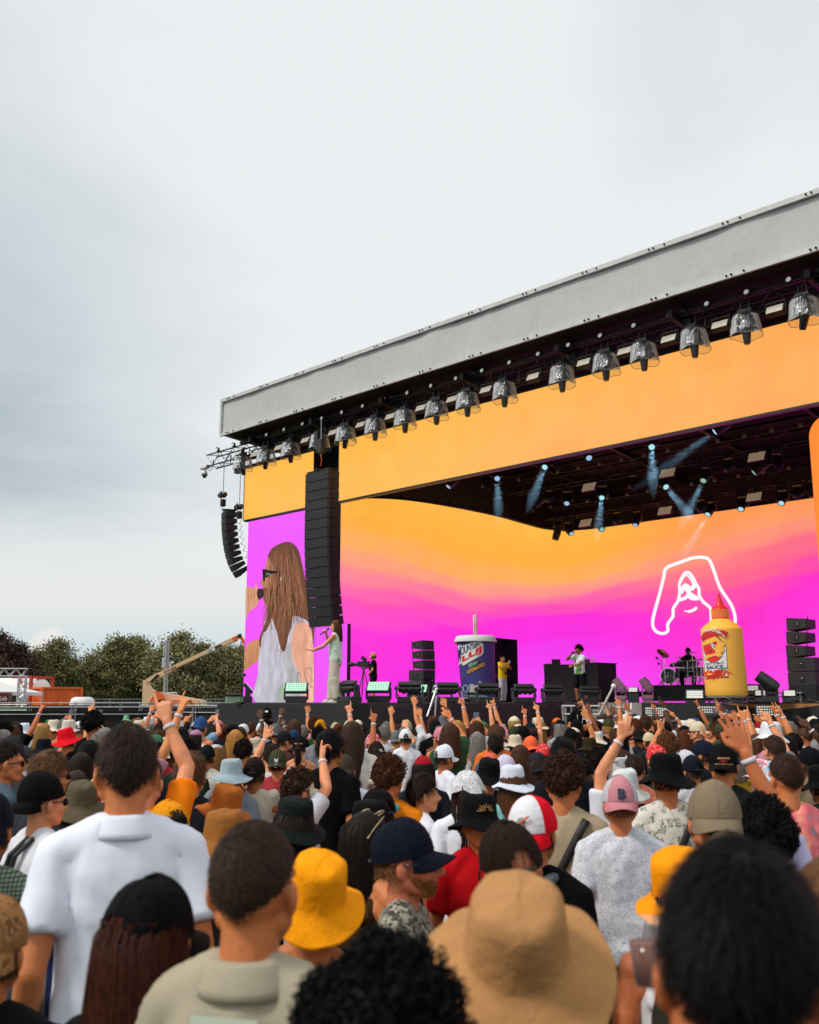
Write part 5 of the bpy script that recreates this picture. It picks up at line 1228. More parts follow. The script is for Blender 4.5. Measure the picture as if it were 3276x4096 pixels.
def floor_mover(nx,D_,zt_,label,az,tilt,m=M_BODY):
    p = onD(nx,2808,D_); top_ = onD(nx,zt_,D_).z-DECK; t = thing('moving_light',label,'stage light',(p.x,p.y,DECK),az,'moving lamps standing on the stage floor')
    zb = max(0.0,top_-0.75); mb = MB(); mb.bbox((0,0,zb+0.06),(0.40,0.30,0.12),0.02)
    if zb > 0.05: mb.box((0,0,zb/2),(0.36,0.26,zb))
    mb.build('base',m,t); mb = MB(); mb.box((-0.17,0,zb+0.30),(0.05,0.13,0.40)); mb.box((0.17,0,zb+0.30),(0.05,0.13,0.40)); mb.box((0,0,zb+0.13),(0.36,0.14,0.06)); mb.build('yoke',m,t)
    mb = MB(); mb.lathe([(0,-0.24),(0.12,-0.23),(0.15,-0.12),(0.15,0.12),(0.14,0.30),(0.12,0.31),(0,0.31)],16); mb.build('lamp_head',m,t,False,(0,0,zb+0.46),(0,tilt,0))
floor_mover(3081,25.6,2699,'black moving lamp tilted left on the rail right of the bottle',0.4,-0.9)
M_HAZE_TINT = mat('haze_tinted_body',(0.30,0.14,0.22),0.7)  # pink veil of stage haze put into the body colour
floor_mover(2484,35.2,2712,'hazy moving lamp tilted left between the desk and the drums',0.5,-0.6,M_HAZE_TINT); floor_mover(2592,35.6,2710,'hazy moving lamp tilted left behind the drum platform corner',0.5,-0.6,M_HAZE_TINT)
t = thing('equipment_rail','grey metal rail shelf carrying strobes right of the giant bottle','rail',(*onD(3080,2808,26.2).xy,DECK),0.35)
mb = MB(); mb.box((0,0,0.24),(1.5,0.18,0.035)); mb.box((0,0,0.14),(1.5,0.05,0.03)); mb.build('shelf',M_GREYPIPE,t); mb = MB();
for q in (-0.7,-0.2,0.3,0.7): mb.box((q,0,0.12),(0.04,0.05,0.24))
mb.build('leg',M_GREYPIPE,t)
t = thing('cable_run','tangle of black cables on the deck below the giant bottle','cables',(*onD(3000,2808,25).xy,DECK)); mb = MB(); random.seed(8)
for i in range(16):
    x = random.uniform(-1.2,1.2); mb.tube([(x,random.uniform(-.2,.2),0.015),(x+0.15,random.uniform(-.2,.2),random.uniform(0.03,0.14)),(x+0.4,random.uniform(-.2,.2),0.02),(x+0.6,0,random.uniform(0.02,0.08))],0.012,5)
mb.build('cable',M_BLKP,t)
# ---- mic stand at far left
p = onD(958,2808,24.2); t = thing('microphone_stand','crowd microphone stand with two black foam windshields at the left end','microphone',(p.x,p.y,DECK)); zt_ = onD(958,2702,24.2).z-DECK
mb = MB(); mb.tube([(0.06,0,0),(0.06,0,zt_*0.7),(0.0,0,zt_)],0.012,6); mb.lathe([(0,0.02),(0.12,0.02),(0.12,0)],14); mb.build('stand',M_BLK,t)
mb = MB(); mb.ell((-0.07,0.0,zt_),(0.085,0.045,0.035)); mb.build('windshield',mat('foam_black',(0.015,0.015,0.015),0.95),t,True); mb = MB(); mb.ell((0.09,0.05,zt_+0.01),(0.05,0.04,0.035)); mb.build('windshield',MATS['foam_black'],t,True)
# ---- stairs, rail, scaffold by the pit
M_TREAD = mat('diamond_plate',(0.42,0.41,0.39),0.38,0.6)
def dp():
    nt = M_TREAD.node_tree; N = nt.nodes; L = nt.links; b = N['Principled BSDF']; tc = N.new('ShaderNodeTexCoord'); mp = N.new('ShaderNodeMapping'); mp.inputs['Rotation'].default_value = (0,R(45),0); mp.inputs['Scale'].default_value = (14,14,14); L.new(tc.outputs['Object'],mp.inputs[0])
    ck = N.new('ShaderNodeTexChecker'); ck.inputs['Scale'].default_value = 1.0; ck.inputs[1].default_value = (0.50,0.48,0.45,1); ck.inputs[2].default_value = (0.24,0.23,0.21,1); L.new(mp.outputs[0],ck.inputs[0]); L.new(ck.outputs[0],b.inputs['Base Color'])
dp()
YS = 20.6
st = thing('stage_stairs','silver diamond-plate stage stairs behind the guard in the pit','stairs',(onY(2380,2830,YS).x,YS,0))
xs0 = onY(2392,2830,YS+1.0).x; sx_ = st.location.x
for k,(na,nb_,ya) in enumerate(((2392,2518,2811),(2370,2500,2836),(2358,2482,2860),(2340,2460,2884))):
    y = YS+1.2-0.4*k; a = onY(na,ya,y); b = onY(nb_,ya,y); z1 = a.z; z0 = onY(na,ya+23,y).z
    mb = MB(); mb.box(((a.x+b.x)/2-sx_,y-YS,(z0+z1)/2),(b.x-a.x,0.03,z1-z0)); mb.box(((a.x+b.x)/2-sx_,y-YS+0.2,z1-0.02),(b.x-a.x,0.4,0.035)); mb.build('step',M_TREAD,st)
    mb = MB(); mb.box((b.x-sx_+0.05,y-YS+0.2,z1-0.25),(0.05,0.45,0.5)); mb.build('stringer',mat('stair_edge',(0.7,0.7,0.7),0.5),st)
mb = MB(); a = onY(2454,2745,YS-0.3); b = onY(2386,2880,YS-0.9)
mb.tube([(a.x-sx_,a.y-YS,a.z),(b.x-sx_,b.y-YS,b.z),(b.x-sx_-0.1,b.y-YS-0.2,0.9)],0.03,8); c = onY(2427,2808,YS-0.5); mb.tube([(c.x-sx_,c.y-YS,c.z+0.1),(c.x-sx_,c.y-YS,0)],0.03,8); mb.build('handrail',M_GREYPIPE,st)
mb = MB(); mb.ell((a.x-sx_,a.y-YS,a.z),(0.06,0.06,0.06)); mb.build('rail_cap',M_WHITE,st,True)
# second slim rail near the cup
p = onX(1745,2757,XRW+0.1); q = onX(1708,2808,XRW+0.1); t = thing('handrail','slanted grey steel pipe with pale tip standing at the catwalk edge','pipe',(q.x,q.y,DECK-0.3))
mb = MB(); mb.tube([(0,0,0),(p.x-q.x,p.y-q.y,p.z-DECK+0.3)],0.028,8); mb.tube([(0.05,0.2,0.0),(0.05,0.25,0.45)],0.025,8); mb.build('pipe',M_STEEL,t); mb = MB(); mb.ell((p.x-q.x,p.y-q.y,p.z-DECK+0.3),(0.04,0.04,0.04)); mb.build('pipe_cap',M_WHITE,t)
sc_ = thing('scaffold_frame','grey scaffold frame at the open end of the catwalk skirt','scaffold',(XRW,20.8,0))
mb = MB()
for nx,y in ((2252,20.6),(2262,21.6),(2360,21.0)):
    x = onY(nx,2830,y).x-XRW; mb.tube([(x,y-20.8,0),(x,y-20.8,1.82)],0.03,8)
a = onY(2240,2830,20.7).x-XRW; b = onY(2365,2830,20.7).x-XRW
for zz in (1.82,1.62): mb.tube([(a,0,zz),(b,0.3,zz)],0.03,8)
for q in (0.0,0.3,0.6,0.9): mb.box((a+(b-a)*q,0.0,1.72),(0.03,0.05,0.18))
mb.build('pole',M_GREYPIPE,sc_)
# ---- pit barrier with LED floods
YBr = 19.6
bx0 = onY(2460,2850,YBr).x; hb = onY(2900,2888,YBr).z
bar = thing('pit_platform','long black platform in the pit before the right half of the stage','platform',(bx0,YBr,0))
mb = MB(); mb.box(((XR-bx0)/2,0.35,hb/2),(XR-bx0,0.7,hb)); mb.build('platform_body',mat('pit_black',(0.012,0.012,0.013),0.7),bar)
mb = MB(); mb.box(((XR-bx0)/2,-0.01,hb+0.01),(XR-bx0,0.06,0.03)); mb.build('edge_strip',mat('grey_edge',(0.15,0.14,0.13),0.6),bar)
for i,(nx,wpx,ny) in enumerate(((2617,56,2848),(2842,70,2844),(3073,74,2843))):
    p = onY(nx,ny,YBr+0.2); t = thing('led_flood','silver LED flood panel in the pit, %s of three below the deck edge' % ('leftmost','middle','rightmost')[i],'stage light',(p.x,p.y,hb+0.02),0.25,'silver LED floods in the pit')
    zc = p.z-hb-0.02; w = 0.40 if i == 0 else 0.46; mb = MB(); mb.bbox((0,0.05,zc),(w+0.05,0.1,0.22),0.012); mb.box((-0.1,0.05,(zc-0.1)/2),(0.03,0.03,max(0.02,zc-0.1))); mb.box((0.1,0.05,(zc-0.1)/2),(0.03,0.03,max(0.02,zc-0.1))); hh = mb.build('housing',M_BODY,t)
    mb = MB()
    for a in range(10):
        for b in range(4): mb.lathe([(0.019,0.0),(0.016,0.008),(0,0.010)],8,Matrix.Translation((-w/2+w*(a+0.5)/10,-0.002,zc-0.075+b*0.05)) @ Matrix.Rotation(R(90),4,'X'))
    mb.build('led_lens',mat('flood_lens',(0.68,0.68,0.62),0.25,0.3,emit=(0.45,0.45,0.40),es=0.5),hh)
for i,(n0,n1,ny0) in enumerate(((2432,2530,2854),(2830,2905,2853))):
    a = onY(n0,ny0,YBr-0.3); b = onY(n1,ny0,YBr-0.3); t = thing('front_fill_speaker','flat black front fill box in the pit, %s' % ('below the stairs' if i == 0 else 'before the middle LED flood'),'loudspeaker',(a.x,YBr-0.35,0))
    mb = MB(); mb.bbox(((b.x-a.x)/2,0,a.z/2),(b.x-a.x,0.5,a.z),0.02); mb.build('cabinet',M_CAB,t); mb = MB(); mb.box(((b.x-a.x)/2,-0.26,a.z-0.25),(b.x-a.x-0.06,0.02,0.4)); mb.build('grille',M_GRILL,t)
# ================================================================== people: shared builders
M_SKIN = mat('skin',(0.6,0.35,0.22),0.52,objcol=True,var=0.16,vscale=9,bump=0.12,bscale=90,spec=0.35)
M_SHIRT = mat('cotton',(0.5,0.5,0.5),0.85,objcol=True,var=0.04,vscale=5,bump=0.06,bscale=24,spec=0.08)
M_HAT = mat('twill',(0.5,0.5,0.5),0.8,objcol=True,var=0.10,vscale=12,bump=0.25,bscale=60,spec=0.1)
M_HAIR = mat('hair',(0.1,0.06,0.04),0.55,objcol=True,var=0.45,vscale=75,spec=0.12)
M_PHONE = mat('phone_black',(0.01,0.01,0.012),0.15); M_PSCR = mat('phone_screen',(0.02,0.02,0.03),0.1,emit=(0.10,0.13,0.18),es=0.6)
M_BAND = mat('wristband',(0.65,0.64,0.7),0.5); M_SUNG = mat('sunglasses',(0.01,0.01,0.012),0.08); M_STRAP = mat('strap_black',(0.012,0.012,0.013),0.6)
TMPC = COL
def lc(c): q = lin(c); return tuple(v**1.16 for v in q[:3])+(1.0,)
def remesh(mb,vox,sm=2,name='body',fac=0.5):
    me = mb.mesh(name,()); o = bpy.data.objects.new('tmp',me); COL.objects.link(o)
    m = o.modifiers.new('r','REMESH'); m.mode = 'VOXEL'; m.voxel_size = vox; m.use_smooth_shade = True
    if sm: s = o.modifiers.new('s','SMOOTH'); s.iterations = sm; s.factor = fac
    dg = bpy.context.evaluated_depsgraph_get(); dg.update()
    r = bpy.data.meshes.new_from_object(o.evaluated_get(dg),depsgraph=dg); r.name = name
    bpy.data.objects.remove(o); bpy.data.meshes.remove(me); return r
V = Vector
def fold(me,amp,sc,seed=0.0,sx=1,sz=0.6):
    n = len(me.vertices); co = np.empty(n*3,'f'); me.vertices.foreach_get('co',co); nn = np.empty(n*3,'f'); me.vertices.foreach_get('normal',nn) if hasattr(me,'vertex_normals') is False else None
    for v in me.vertices:
        c = v.co; w_ = mnoise.noise(V((c.x*3,c.y*3,c.z*3+seed)))*1.5; d = 1-2*abs(mnoise.noise(V((c.x*sc*0.75*sx+seed+w_,c.y*sc*0.6,c.z*sc*0.42*sz+w_))))+0.35*mnoise.noise(V((c.x*sc*1.6,c.y*sc*1.6+seed,c.z*sc*0.9)))
        v.co = c+v.normal*((d+0.5)*amp)
    me.update()
def head(mb):
    mb.ell((0,-0.008,1.652),(0.076,0.096,0.098)); mb.ell((0,0.03,1.60),(0.064,0.068,0.080)); mb.ell((0,0.070,1.540),(0.030,0.026,0.024))
    for s in (-1,1):
        mb.caps((s*0.055,0.0,1.575),(s*0.022,0.058,1.542),0.026,0.024)
        mb.ell((s*0.036,0.066,1.600),(0.026,0.024,0.024)); mb.caps((s*0.010,0.088,1.650),(s*0.050,0.070,1.652),0.016,0.013)
        mb.ell((s*0.082,-0.008,1.618),(0.012,0.021,0.034),Matrix.Rotation(s*0.35,3,'Z')); mb.caps((s*0.083,-0.018,1.635),(s*0.084,-0.016,1.605),0.007,0.007,8)
    mb.caps((0,0.088,1.645),(0,0.118,1.604),0.011,0.0155); mb.caps((-0.014,0.102,1.598),(0.014,0.102,1.598),0.012,0.012)
    mb.caps((-0.018,0.092,1.577),(0.018,0.092,1.577),0.009,0.009,8); mb.caps((-0.014,0.090,1.561),(0.014,0.090,1.561),0.0105,0.0105,8)
    mb.caps((0,-0.022,1.43),(0,-0.012,1.57),0.060,0.057)
def arm_ik(S,W,out):
    S = V(S); W = V(W); a,b = 0.30,0.265; d = W-S; L = min(d.length,(a+b)*0.995)
    if d.length > L: W = S+d.normalized()*L
    t = d.normalized(); x = (a*a-b*b+L*L)/(2*L); h = math.sqrt(max(0,a*a-x*x)); o = V(out); o = (o-t*o.dot(t)); o.normalize()
    return S+t*x+o*h,W
def hand(mb,W,f,n,side,kind):
    """W wrist, f finger direction, n palm normal, side +1 thumb towards +l"""
    f = f.normalized(); n = (n-f*n.dot(f)).normalized(); l = f.cross(n)*side
    kn = []
    for i in range(4):
        k = W+f*(0.088-0.004*abs(i-1))+l*((1.5-i)*0.0215); kn.append(k); mb.caps(W+f*0.012+l*((1.5-i)*0.012),k,0.0150,0.0118,8)
    curl = {'open': (0.15,0.1,0.15,0.25),'point': (0.05,1.75,1.85,1.85),'fist': (1.8,1.85,1.85,1.8),'relax': (0.5,0.65,0.75,0.85),'peace': (0.05,0.05,1.8,1.8),'grip': (1.3,1.35,1.4,1.45),'gun': (0.3,0.5,1.7,1.8)}[kind]
    sp = {'open': 0.16,'peace': 0.14}.get(kind,0.03)
    for i in range(4):
        ln = (0.073,0.081,0.076,0.060)[i]; c = curl[i]; d0 = (f+l*(1.5-i)*sp)
        def rot(v,a): v = v.normalized(); return (v*math.cos(a)+n*math.sin(a)).normalized()
        p = kn[i]; a1 = c*0.5; d1 = rot(d0,a1); q = p+d1*ln*0.46; d2 = (f*math.cos(c)+n*math.sin(c)+l*(1.5-i)*sp*math.cos(c)).normalized(); r = q+d2*ln*0.32; c3 = c*1.35; d3 = (f*math.cos(c3)+n*math.sin(c3)+l*(1.5-i)*sp*math.cos(c)).normalized(); t_ = r+d3*ln*0.26
        mb.caps(p,q,0.0108,0.0098,8); mb.caps(q,r,0.0098,0.0090,8); mb.caps(r,t_,0.0090,0.0078,8)
    tb = W+f*0.022+l*0.024; ca = 1.0 if kind in ('fist','point','grip','peace') else 0.25
    t1 = tb+(f*0.6+l*0.75+n*ca*0.4).normalized()*0.042; t2 = t1+(f*0.9+l*(0.35-ca*0.75)+n*ca*0.5).normalized()*0.030; t3 = t2+(f*0.9+l*(0.2-ca*0.9)+n*ca*0.3).normalized()*0.022
    mb.caps(tb,t1,0.0145,0.0115,8); mb.caps(t1,t2,0.0115,0.0100,8); mb.caps(t2,t3,0.0100,0.0085,8)
REST = {1: (0.245,0.04,0.885),-1: (-0.245,0.04,0.885)}
def pose_arms(arms):
    """arms: {side: (wrist, handkind, out, palm)} local coordinates; side +1 right"""
    res = {}
    for s in (1,-1):
        W,kd,out,palm = (arms or {}).get(s,(REST[s],'relax',(s*0.15,-1,0),(-s,0.1,0)))
        W = V(W); up = W.z > 1.35; S = V((s*0.174,-0.012,1.400+(0.050 if up else 0))); S.x -= s*(0.012 if up else 0)
        E,W = arm_ik(S,W,out); res[s] = (S,E,W,kd,V(palm))
    return res
def body_mesh(arms=None,vox=0.0078,shoes=False,legs=None,build=1.0):
    mb = MB(); head(mb); b = build
    mb.loft([(0.86,.150*b,.10,-.01),(0.93,.160*b,.112,-.01),(1.05,.142*b,.10,0),(1.15,.145*b,.10,0),(1.27,.160*b,.108,0),(1.36,.168*b,.104,-.005),(1.42,.145*b,.085,-.012),(1.465,.075,.062,-.018)])
    for s in (-1,1): mb.caps((s*0.155,-0.014,1.415),(s*0.04,-0.02,1.475),0.048,0.045)
    pa_ = pose_arms(arms)
    for s in (1,-1):
        S,E,W,kd,palm = pa_[s]
        mb.ell(S,(0.056,0.058,0.058)); mb.caps((s*0.14,-0.01,1.36),S,0.07,0.052); mb.caps(S,E,0.050,0.039); mb.caps(S+(E-S)*0.45,S+(E-S)*0.6,0.047,0.045); mb.caps(E,E+(W-E)*0.30,0.040,0.041); mb.caps(E+(W-E)*0.30,W,0.041,0.025)
        f = (W-E).normalized();
        if kd in ('point','open','peace','gun'): f = (f+V((0,0.25,0.55))).normalized()
        hand(mb,W+f*0.008,f,palm,s,kd)
    lg = legs or {1: ((.09,0,.90),(.105,.02,.49),(.11,-.02,.08)),-1: ((-.09,0,.90),(-.105,.01,.49),(-.11,-.03,.08))}
    for s in (1,-1):
        H,Kn,A = [V(q) for q in lg[s]]; mb.caps(H,Kn,0.088,0.056); mb.caps(Kn,A,0.055,0.037); mb.caps(A+V((0,-0.02,-0.035)),A+V((0,0.15,-0.05)),0.036,0.030)
    return remesh(mb,vox,2,'person')
def shirt_mesh(arms=None,kind='tee',vox=0.012,b=1.0,hem=0.86,seed=0.0,amp=0.0085):
    mb = MB(); e = 0.020
    z0 = hem
    if kind == 'bare': z0 = 0.86
    tops = [(z0,.172*b,.128,-.01),(1.00,.166*b,.122,-.005),(1.15,.166*b,.118,0),(1.27,.174*b,.122,0),(1.36,.170*b,.112,-.005),(1.42,.142*b,.090,-.012),(1.462,.088,.070,-.018)]
    if kind == 'bikini': tops = [(1.20,.160*b,.116,0),(1.30,.172*b,.118,0),(1.345,.170*b,.112,-.004)]
    if kind == 'tank': tops = [(z0,.168*b,.125,-.01),(1.1,.158*b,.113,0),(1.25,.168*b,.118,0),(1.33,.165*b,.112,-.004),(1.37,.150*b,.105,-.006)]
    mb.loft(tops,28)
    pa_ = pose_arms(arms)
    if kind in ('tank',):
        for s in (-1,1): mb.caps((s*0.105,0.085,1.33),(s*0.095,0.0,1.468),0.020,0.022); mb.caps((s*0.095,0.0,1.468),(s*0.105,-0.10,1.33),0.022,0.024)
    elif kind == 'vest':
        for s in (-1,1): mb.caps((s*0.135,-0.014,1.412),(s*0.055,-0.02,1.462),0.056,0.052); mb.caps((s*0.135,-0.012,1.34),(s*0.135,-0.014,1.412),0.05,0.052)
    elif kind != 'bikini':
        for s in (1,-1):
            S,E,W,kd,palm = pa_[s]; q = 0.66 if kind != 'long' else 0.98
            mb.caps((s*0.150,-0.014,1.410),(s*0.055,-0.02,1.462),0.062,0.055); mb.ell(S,(0.060,0.062,0.060)); mb.caps((s*0.115,-0.01,1.33),S,0.080,0.058)
            mb.tube([S,S+(E-S)*0.35,S+(E-S)*q],[0.059,0.062,0.067 if kind != 'long' else 0.056],16)
            if kind == 'long': mb.ell(E,(0.056,0.056,0.056)); mb.tube([E,E+(W-E)*0.5,E+(W-E)*0.93],[0.055,0.050,0.042],14)
        if kind == 'polo': pass
        elif kind == 'hood': mb.ell((0,-0.085,1.455),(0.11,0.075,0.06)); mb.ell((0,-0.11,1.40),(0.085,0.055,0.07))
        else: mb.lathe([(0.066,1.468),(0.074,1.474),(0.078,1.466),(0.072,1.458),(0.066,1.468)],24,Matrix.Translation((0,-0.018,0)),sx=1.02,sy=0.92)
    me = remesh(mb,vox,5,'shirt'); fold(me,amp,12,seed,1,0.6); me.materials.append(M_SHIRT); return me
def trousers_mesh(legs=None,w=1.0,short=False,vox=0.016):
    mb = MB(); lg = legs or {1: ((.09,0,.90),(.105,.02,.49),(.11,-.02,.08)),-1: ((-.09,0,.90),(-.105,.01,.49),(-.11,-.03,.08))}
    mb.loft([(0.80,.165,.118,-.01),(0.90,.172,.125,-.01),(1.0,.160,.112,-.005)],24)
    for s in (1,-1):
        H,Kn,A = [V(q) for q in lg[s]]; mb.caps(H,Kn if not short else H+(Kn-H)*0.9,0.098,0.075*w if not short else 0.092)
        if not short: mb.tube([Kn,A+V((0,0,0.0))],[0.078*w,0.066*w],14); mb.ell(Kn,(.078*w,)*3)
    me = remesh(mb,vox,3,'trousers'); fold(me,0.007,8,3,1,0.8); me.materials.append(M_SHIRT); return me
def shoe_mesh(lg=None):
    lg = lg or {1: (.11,-.02,.08),-1: (-.11,-.03,.08)}; mb = MB()
    for s in (1,-1): A = V(lg[s]); mb.caps(A+V((0,-0.03,-0.035)),A+V((0,0.16,-0.045)),0.046,0.038); mb.box(A+V((0,0.06,-0.07)),(0.085,0.29,0.025))
    me = remesh(mb,0.012,2,'shoes'); me.materials.append(M_HAT); return me
# ---- hair
def scalp_ok(p,low,wide=0.0): return p[2] > scalp_lim(p,low,wide)
def scalp_lim(p,low,wide=0.0):
    x,y,z = p; a = math.atan2(y+0.008,abs(x)+1e-6)   # +90deg front
    t = (a/(math.pi/2)+1)/2                                # 0 back .. 1 front
    lim = low*(1-t)+1.705*t if t > 0.35 else low*(1-t/0.35)+(low*0.65+1.705*0.35)*(t/0.35)
    lim -= wide*math.exp(-((t-0.45)/0.14)**2)
    return lim
def scalp(mb,pad,low,wob=0.0,seed=0,wide=0.0,top=0.0):
    nu,nv = 40,22; c = V((0,-0.010,1.655)); rad = (0.079+pad,0.100+pad,0.100+pad+top); g = {}
    for i in range(nv+1):
        ph = -math.pi/2+math.pi*i/nv
        for j in range(nu):
            a = 2*math.pi*j/nu; d = V((math.cos(ph)*math.cos(a),math.cos(ph)*math.sin(a),math.sin(ph)))
            k = 1+wob*mnoise.noise(d*4+V((seed,0,0)))*2+wob*mnoise.noise(d*9+V((seed,4,0))); p = c+V((d.x*rad[0]*k,d.y*rad[1]*k,d.z*rad[2]*k)); q_ = c+V((d.x*0.074,d.y*0.094,d.z*0.096)); u_ = max(0.0,min(1.0,(p.z-scalp_lim(p,low,wide)-0.004)/0.035)); p = q_+(p-q_)*u_**0.6
            if scalp_ok(p,low,wide): g[(i,j)] = p
            elif d.z < 0.2 and i > 4: g[(i,j)] = None
    idx = {}; vs = []
    for kx,p in g.items():
        if p is not None: idx[kx] = len(vs); vs.append(p)
    fs = []
    for i in range(nv):
        for j in range(nu):
            q = [(i,j),(i,(j+1) % nu),(i+1,(j+1) % nu),(i+1,j)]
            if all(t in idx for t in q): fs.append(tuple(idx[t] for t in q))
    mb.add(vs,fs); return vs
def strand(mb,pts,w):
    n = len(pts); vs = []
    for i,p in enumerate(pts):
        t = (pts[min(i+1,n-1)]-pts[max(i-1,0)]); out = p-V((0,-0.01,p.z if p.z < 1.6 else 1.64)); sd = t.cross(out)
        if sd.length < 1e-6: sd = V((1,0,0))
        sd.normalize(); ww = w*(1-0.85*i/(n-1)) if n > 1 else w; vs += [p-sd*ww,p+sd*ww]
    mb.add(vs,[(2*i,2*i+1,2*i+3,2*i+2) for i in range(n-1)])
HAIR = {}
def hair_mesh(kind):
    if kind in HAIR: return HAIR[kind]
    rnd = random.Random(hash(kind) % 1000 if False else sum(ord(c) for c in kind)); mb = MB()
    P = {'buzz': (0.004,1.585,0.0,2600,0.007),'short': (0.008,1.575,0.02,3000,0.020),'crop': (0.010,1.570,0.03,2600,0.030),'mop': (0.016,1.560,0.05,2600,0.055),'fluffy': (0.022,1.570,0.09,2600,0.055),'dense': (0.010,1.565,0.02,9000,0.028),'densebuzz': (0.005,1.580,0.0,9000,0.011)}
    if kind in P:
        pad,low,wob,n,ln = P[kind]; fade = kind in ('short','dense','densebuzz','buzz')
        base = scalp(mb,pad*0.45 if fade else pad*0.7,low,wob,2,0.012 if kind in ('mop','fluffy') else 0.0,0.006 if kind in ('short','dense') else pad*0.5)
        cr = V((0.01,-0.045,1.76))
        for _ in range(n):
            b = base[rnd.randrange(len(base))]; p = b+V((rnd.gauss(0,.006),rnd.gauss(0,.006),rnd.gauss(0,.005))); nn = (p-V((0,-0.01,1.64))).normalized()
            p = V((0,-0.01,1.655))+V((nn.x*(0.079+pad*0.5),nn.y*(0.100+pad*0.5),nn.z*(0.101+pad*0.5)))
            if not scalp_ok(p,low-0.004): continue
            fl = (p-cr); fl = fl-nn*fl.dot(nn); fl = fl.normalized() if fl.length > 1e-4 else V((0,1,0)); l = ln*rnd.uniform(0.6,1.25)
            if fade: l *= 0.35+0.65*max(0.0,min(1.0,(p.z-1.60)/0.09))
            lift = 0.5 if fade else 0.35; r_ = V((rnd.gauss(0,.3),rnd.gauss(0,.3),rnd.gauss(0,.3))); d = (fl+nn*lift+r_).normalized(); d2 = (fl*1.0+r_*0.8+V((0,0,-0.45))).normalized()
            strand(mb,[p-nn*0.002,p+d*l*0.5,p+d*l*0.5+d2*l*0.5],0.0011 if kind.startswith('dense') else 0.0020)
    elif kind in ('curly','afro','bigcurl'):
        pad = {'curly': 0.022,'afro': 0.045,'bigcurl': 0.040}[kind]; low = 1.575 if kind != 'bigcurl' else 1.53; base = scalp(mb,pad,low,0.08,5,0.02,0.012)
        for _ in range(2600 if kind != 'bigcurl' else 8000):
            b = base[rnd.randrange(len(base))]; nn = (b-V((0,-0.01,1.64))).normalized(); p = b+nn*rnd.uniform(-0.010,0.004)+V((rnd.gauss(0,.006),)*3); rr_ = rnd.uniform(0.005,0.009); a0 = rnd.random()*6; t1 = nn.cross(V((rnd.gauss(0,1),rnd.gauss(0,1),rnd.gauss(0,1)))).normalized(); t2 = (nn*rnd.uniform(0.5,1)+t1.cross(nn)*rnd.uniform(-1,1)).normalized()
            mb.tube([p+t1*rr_*math.cos(a0+k*1.2)+t2*rr_*math.sin(a0+k*1.2)+nn*0.002*k for k in range(4)],0.0030 if kind != 'bigcurl' else 0.0017,4,False)
    elif kind in ('long','wavy','longest'):
        base = scalp(mb,0.010,1.56,0.02,1,0.03); L = {'long': 0.34,'wavy': 0.38,'longest': 0.62}[kind]; n = 900 if kind != 'longest' else 2200
        # back sheet
        vs = []; m = 12; k = 22
        for i in range(m+1):
            q = i/m; z = 1.70-q*(L+0.02)
            for j in range(k+1):
                a = math.pi+math.pi*(j/k)*1.0; w = 0.088+0.030*min(1,q*2)-0.02*q; y = -0.012+math.sin(a)*(0.105+0.02*q) ; x = math.cos(a)*w; dd = 0.008*mnoise.noise(V((j*0.9,i*0.25,3))); vs.append((x*(1+dd*3),y-dd-0.02*q,z-0.02*mnoise.noise(V((j*0.7,1,1)))*q*2))
        mb.add(vs,[(i*(k+1)+j,i*(k+1)+j+1,(i+1)*(k+1)+j+1,(i+1)*(k+1)+j) for i in range(m) for j in range(k)])
        for _ in range(n):
            a = math.pi*rnd.uniform(0.93,2.07); z0 = rnd.uniform(1.60,1.745); r0 = math.sqrt(max(0,1-((z0-1.655)/0.108)**2)); p = V((math.cos(a)*0.092*r0,-0.010+math.sin(a)*0.112*r0,z0)); pts = [p]; l = L*rnd.uniform(0.75,1.08)+(z0-1.7); ph = rnd.random()*6; st = 7
            for s_ in range(1,st+1):
                q = s_/st; wv = (0.020 if kind != 'long' else 0.006)*(math.sin(ph*0.15+q*8+a*2)+0.5*math.sin(ph+q*13))*q; w = 0.096+0.028*min(1,q*2)-0.018*q; pts.append(V((math.cos(a)*w+wv,-0.012+math.sin(a)*(0.116+0.018*q)-0.02*q,z0-l*q)))
            strand(mb,pts,rnd.uniform(0.0015,0.004) if kind == 'longest' else rnd.uniform(0.002,0.0045))
    elif kind in ('braids','locs'):
        scalp(mb,0.010,1.56,0.03,1,0.03)
        for _ in range(70):
            a = math.pi*rnd.uniform(0.9,2.1); z0 = rnd.uniform(1.60,1.72); r0 = math.sqrt(max(0,1-((z0-1.655)/0.108)**2)); l = (0.42 if kind == 'braids' else 0.2)*rnd.uniform(.8,1.1); mb.tube([V((math.cos(a)*(0.09*r0+(0.105-0.09*r0)*min(1,q*3)),-0.01+math.sin(a)*(0.108*r0+(0.125-0.108*r0)*min(1,q*3))+rnd.gauss(0,.003),z0-l*q)) for q in (0,.2,.4,.6,.8,1)],[0.006]*5+[0.003],5)
    elif kind in ('bun','pony'):
        scalp(mb,0.006,1.572,0.01,1,0.012); c = V((0,-0.125,1.69)) if kind == 'bun' else V((0,-0.12,1.68)); mb.ell(c,(0.034,0.03,0.034))
        for _ in range(260):
            if kind == 'bun': d = V((rnd.gauss(0,1),rnd.gauss(0,1),rnd.gauss(0,1))).normalized(); e = d.cross(V((rnd.gauss(0,1),1,0))).normalized(); strand(mb,[c+d*0.033,c+(d+e*0.5).normalized()*0.038,c+(d+e*1.1).normalized()*0.040],0.002)
            else: x = rnd.gauss(0,.010); y = rnd.gauss(0,.010); l = rnd.uniform(.22,.32); strand(mb,[c+V((x,y,0)),c+V((x*1.6,y-0.05,-0.05)),c+V((x*2.2,y-0.045,-0.16)),c+V((x*2,y-0.02,-l))],0.003)
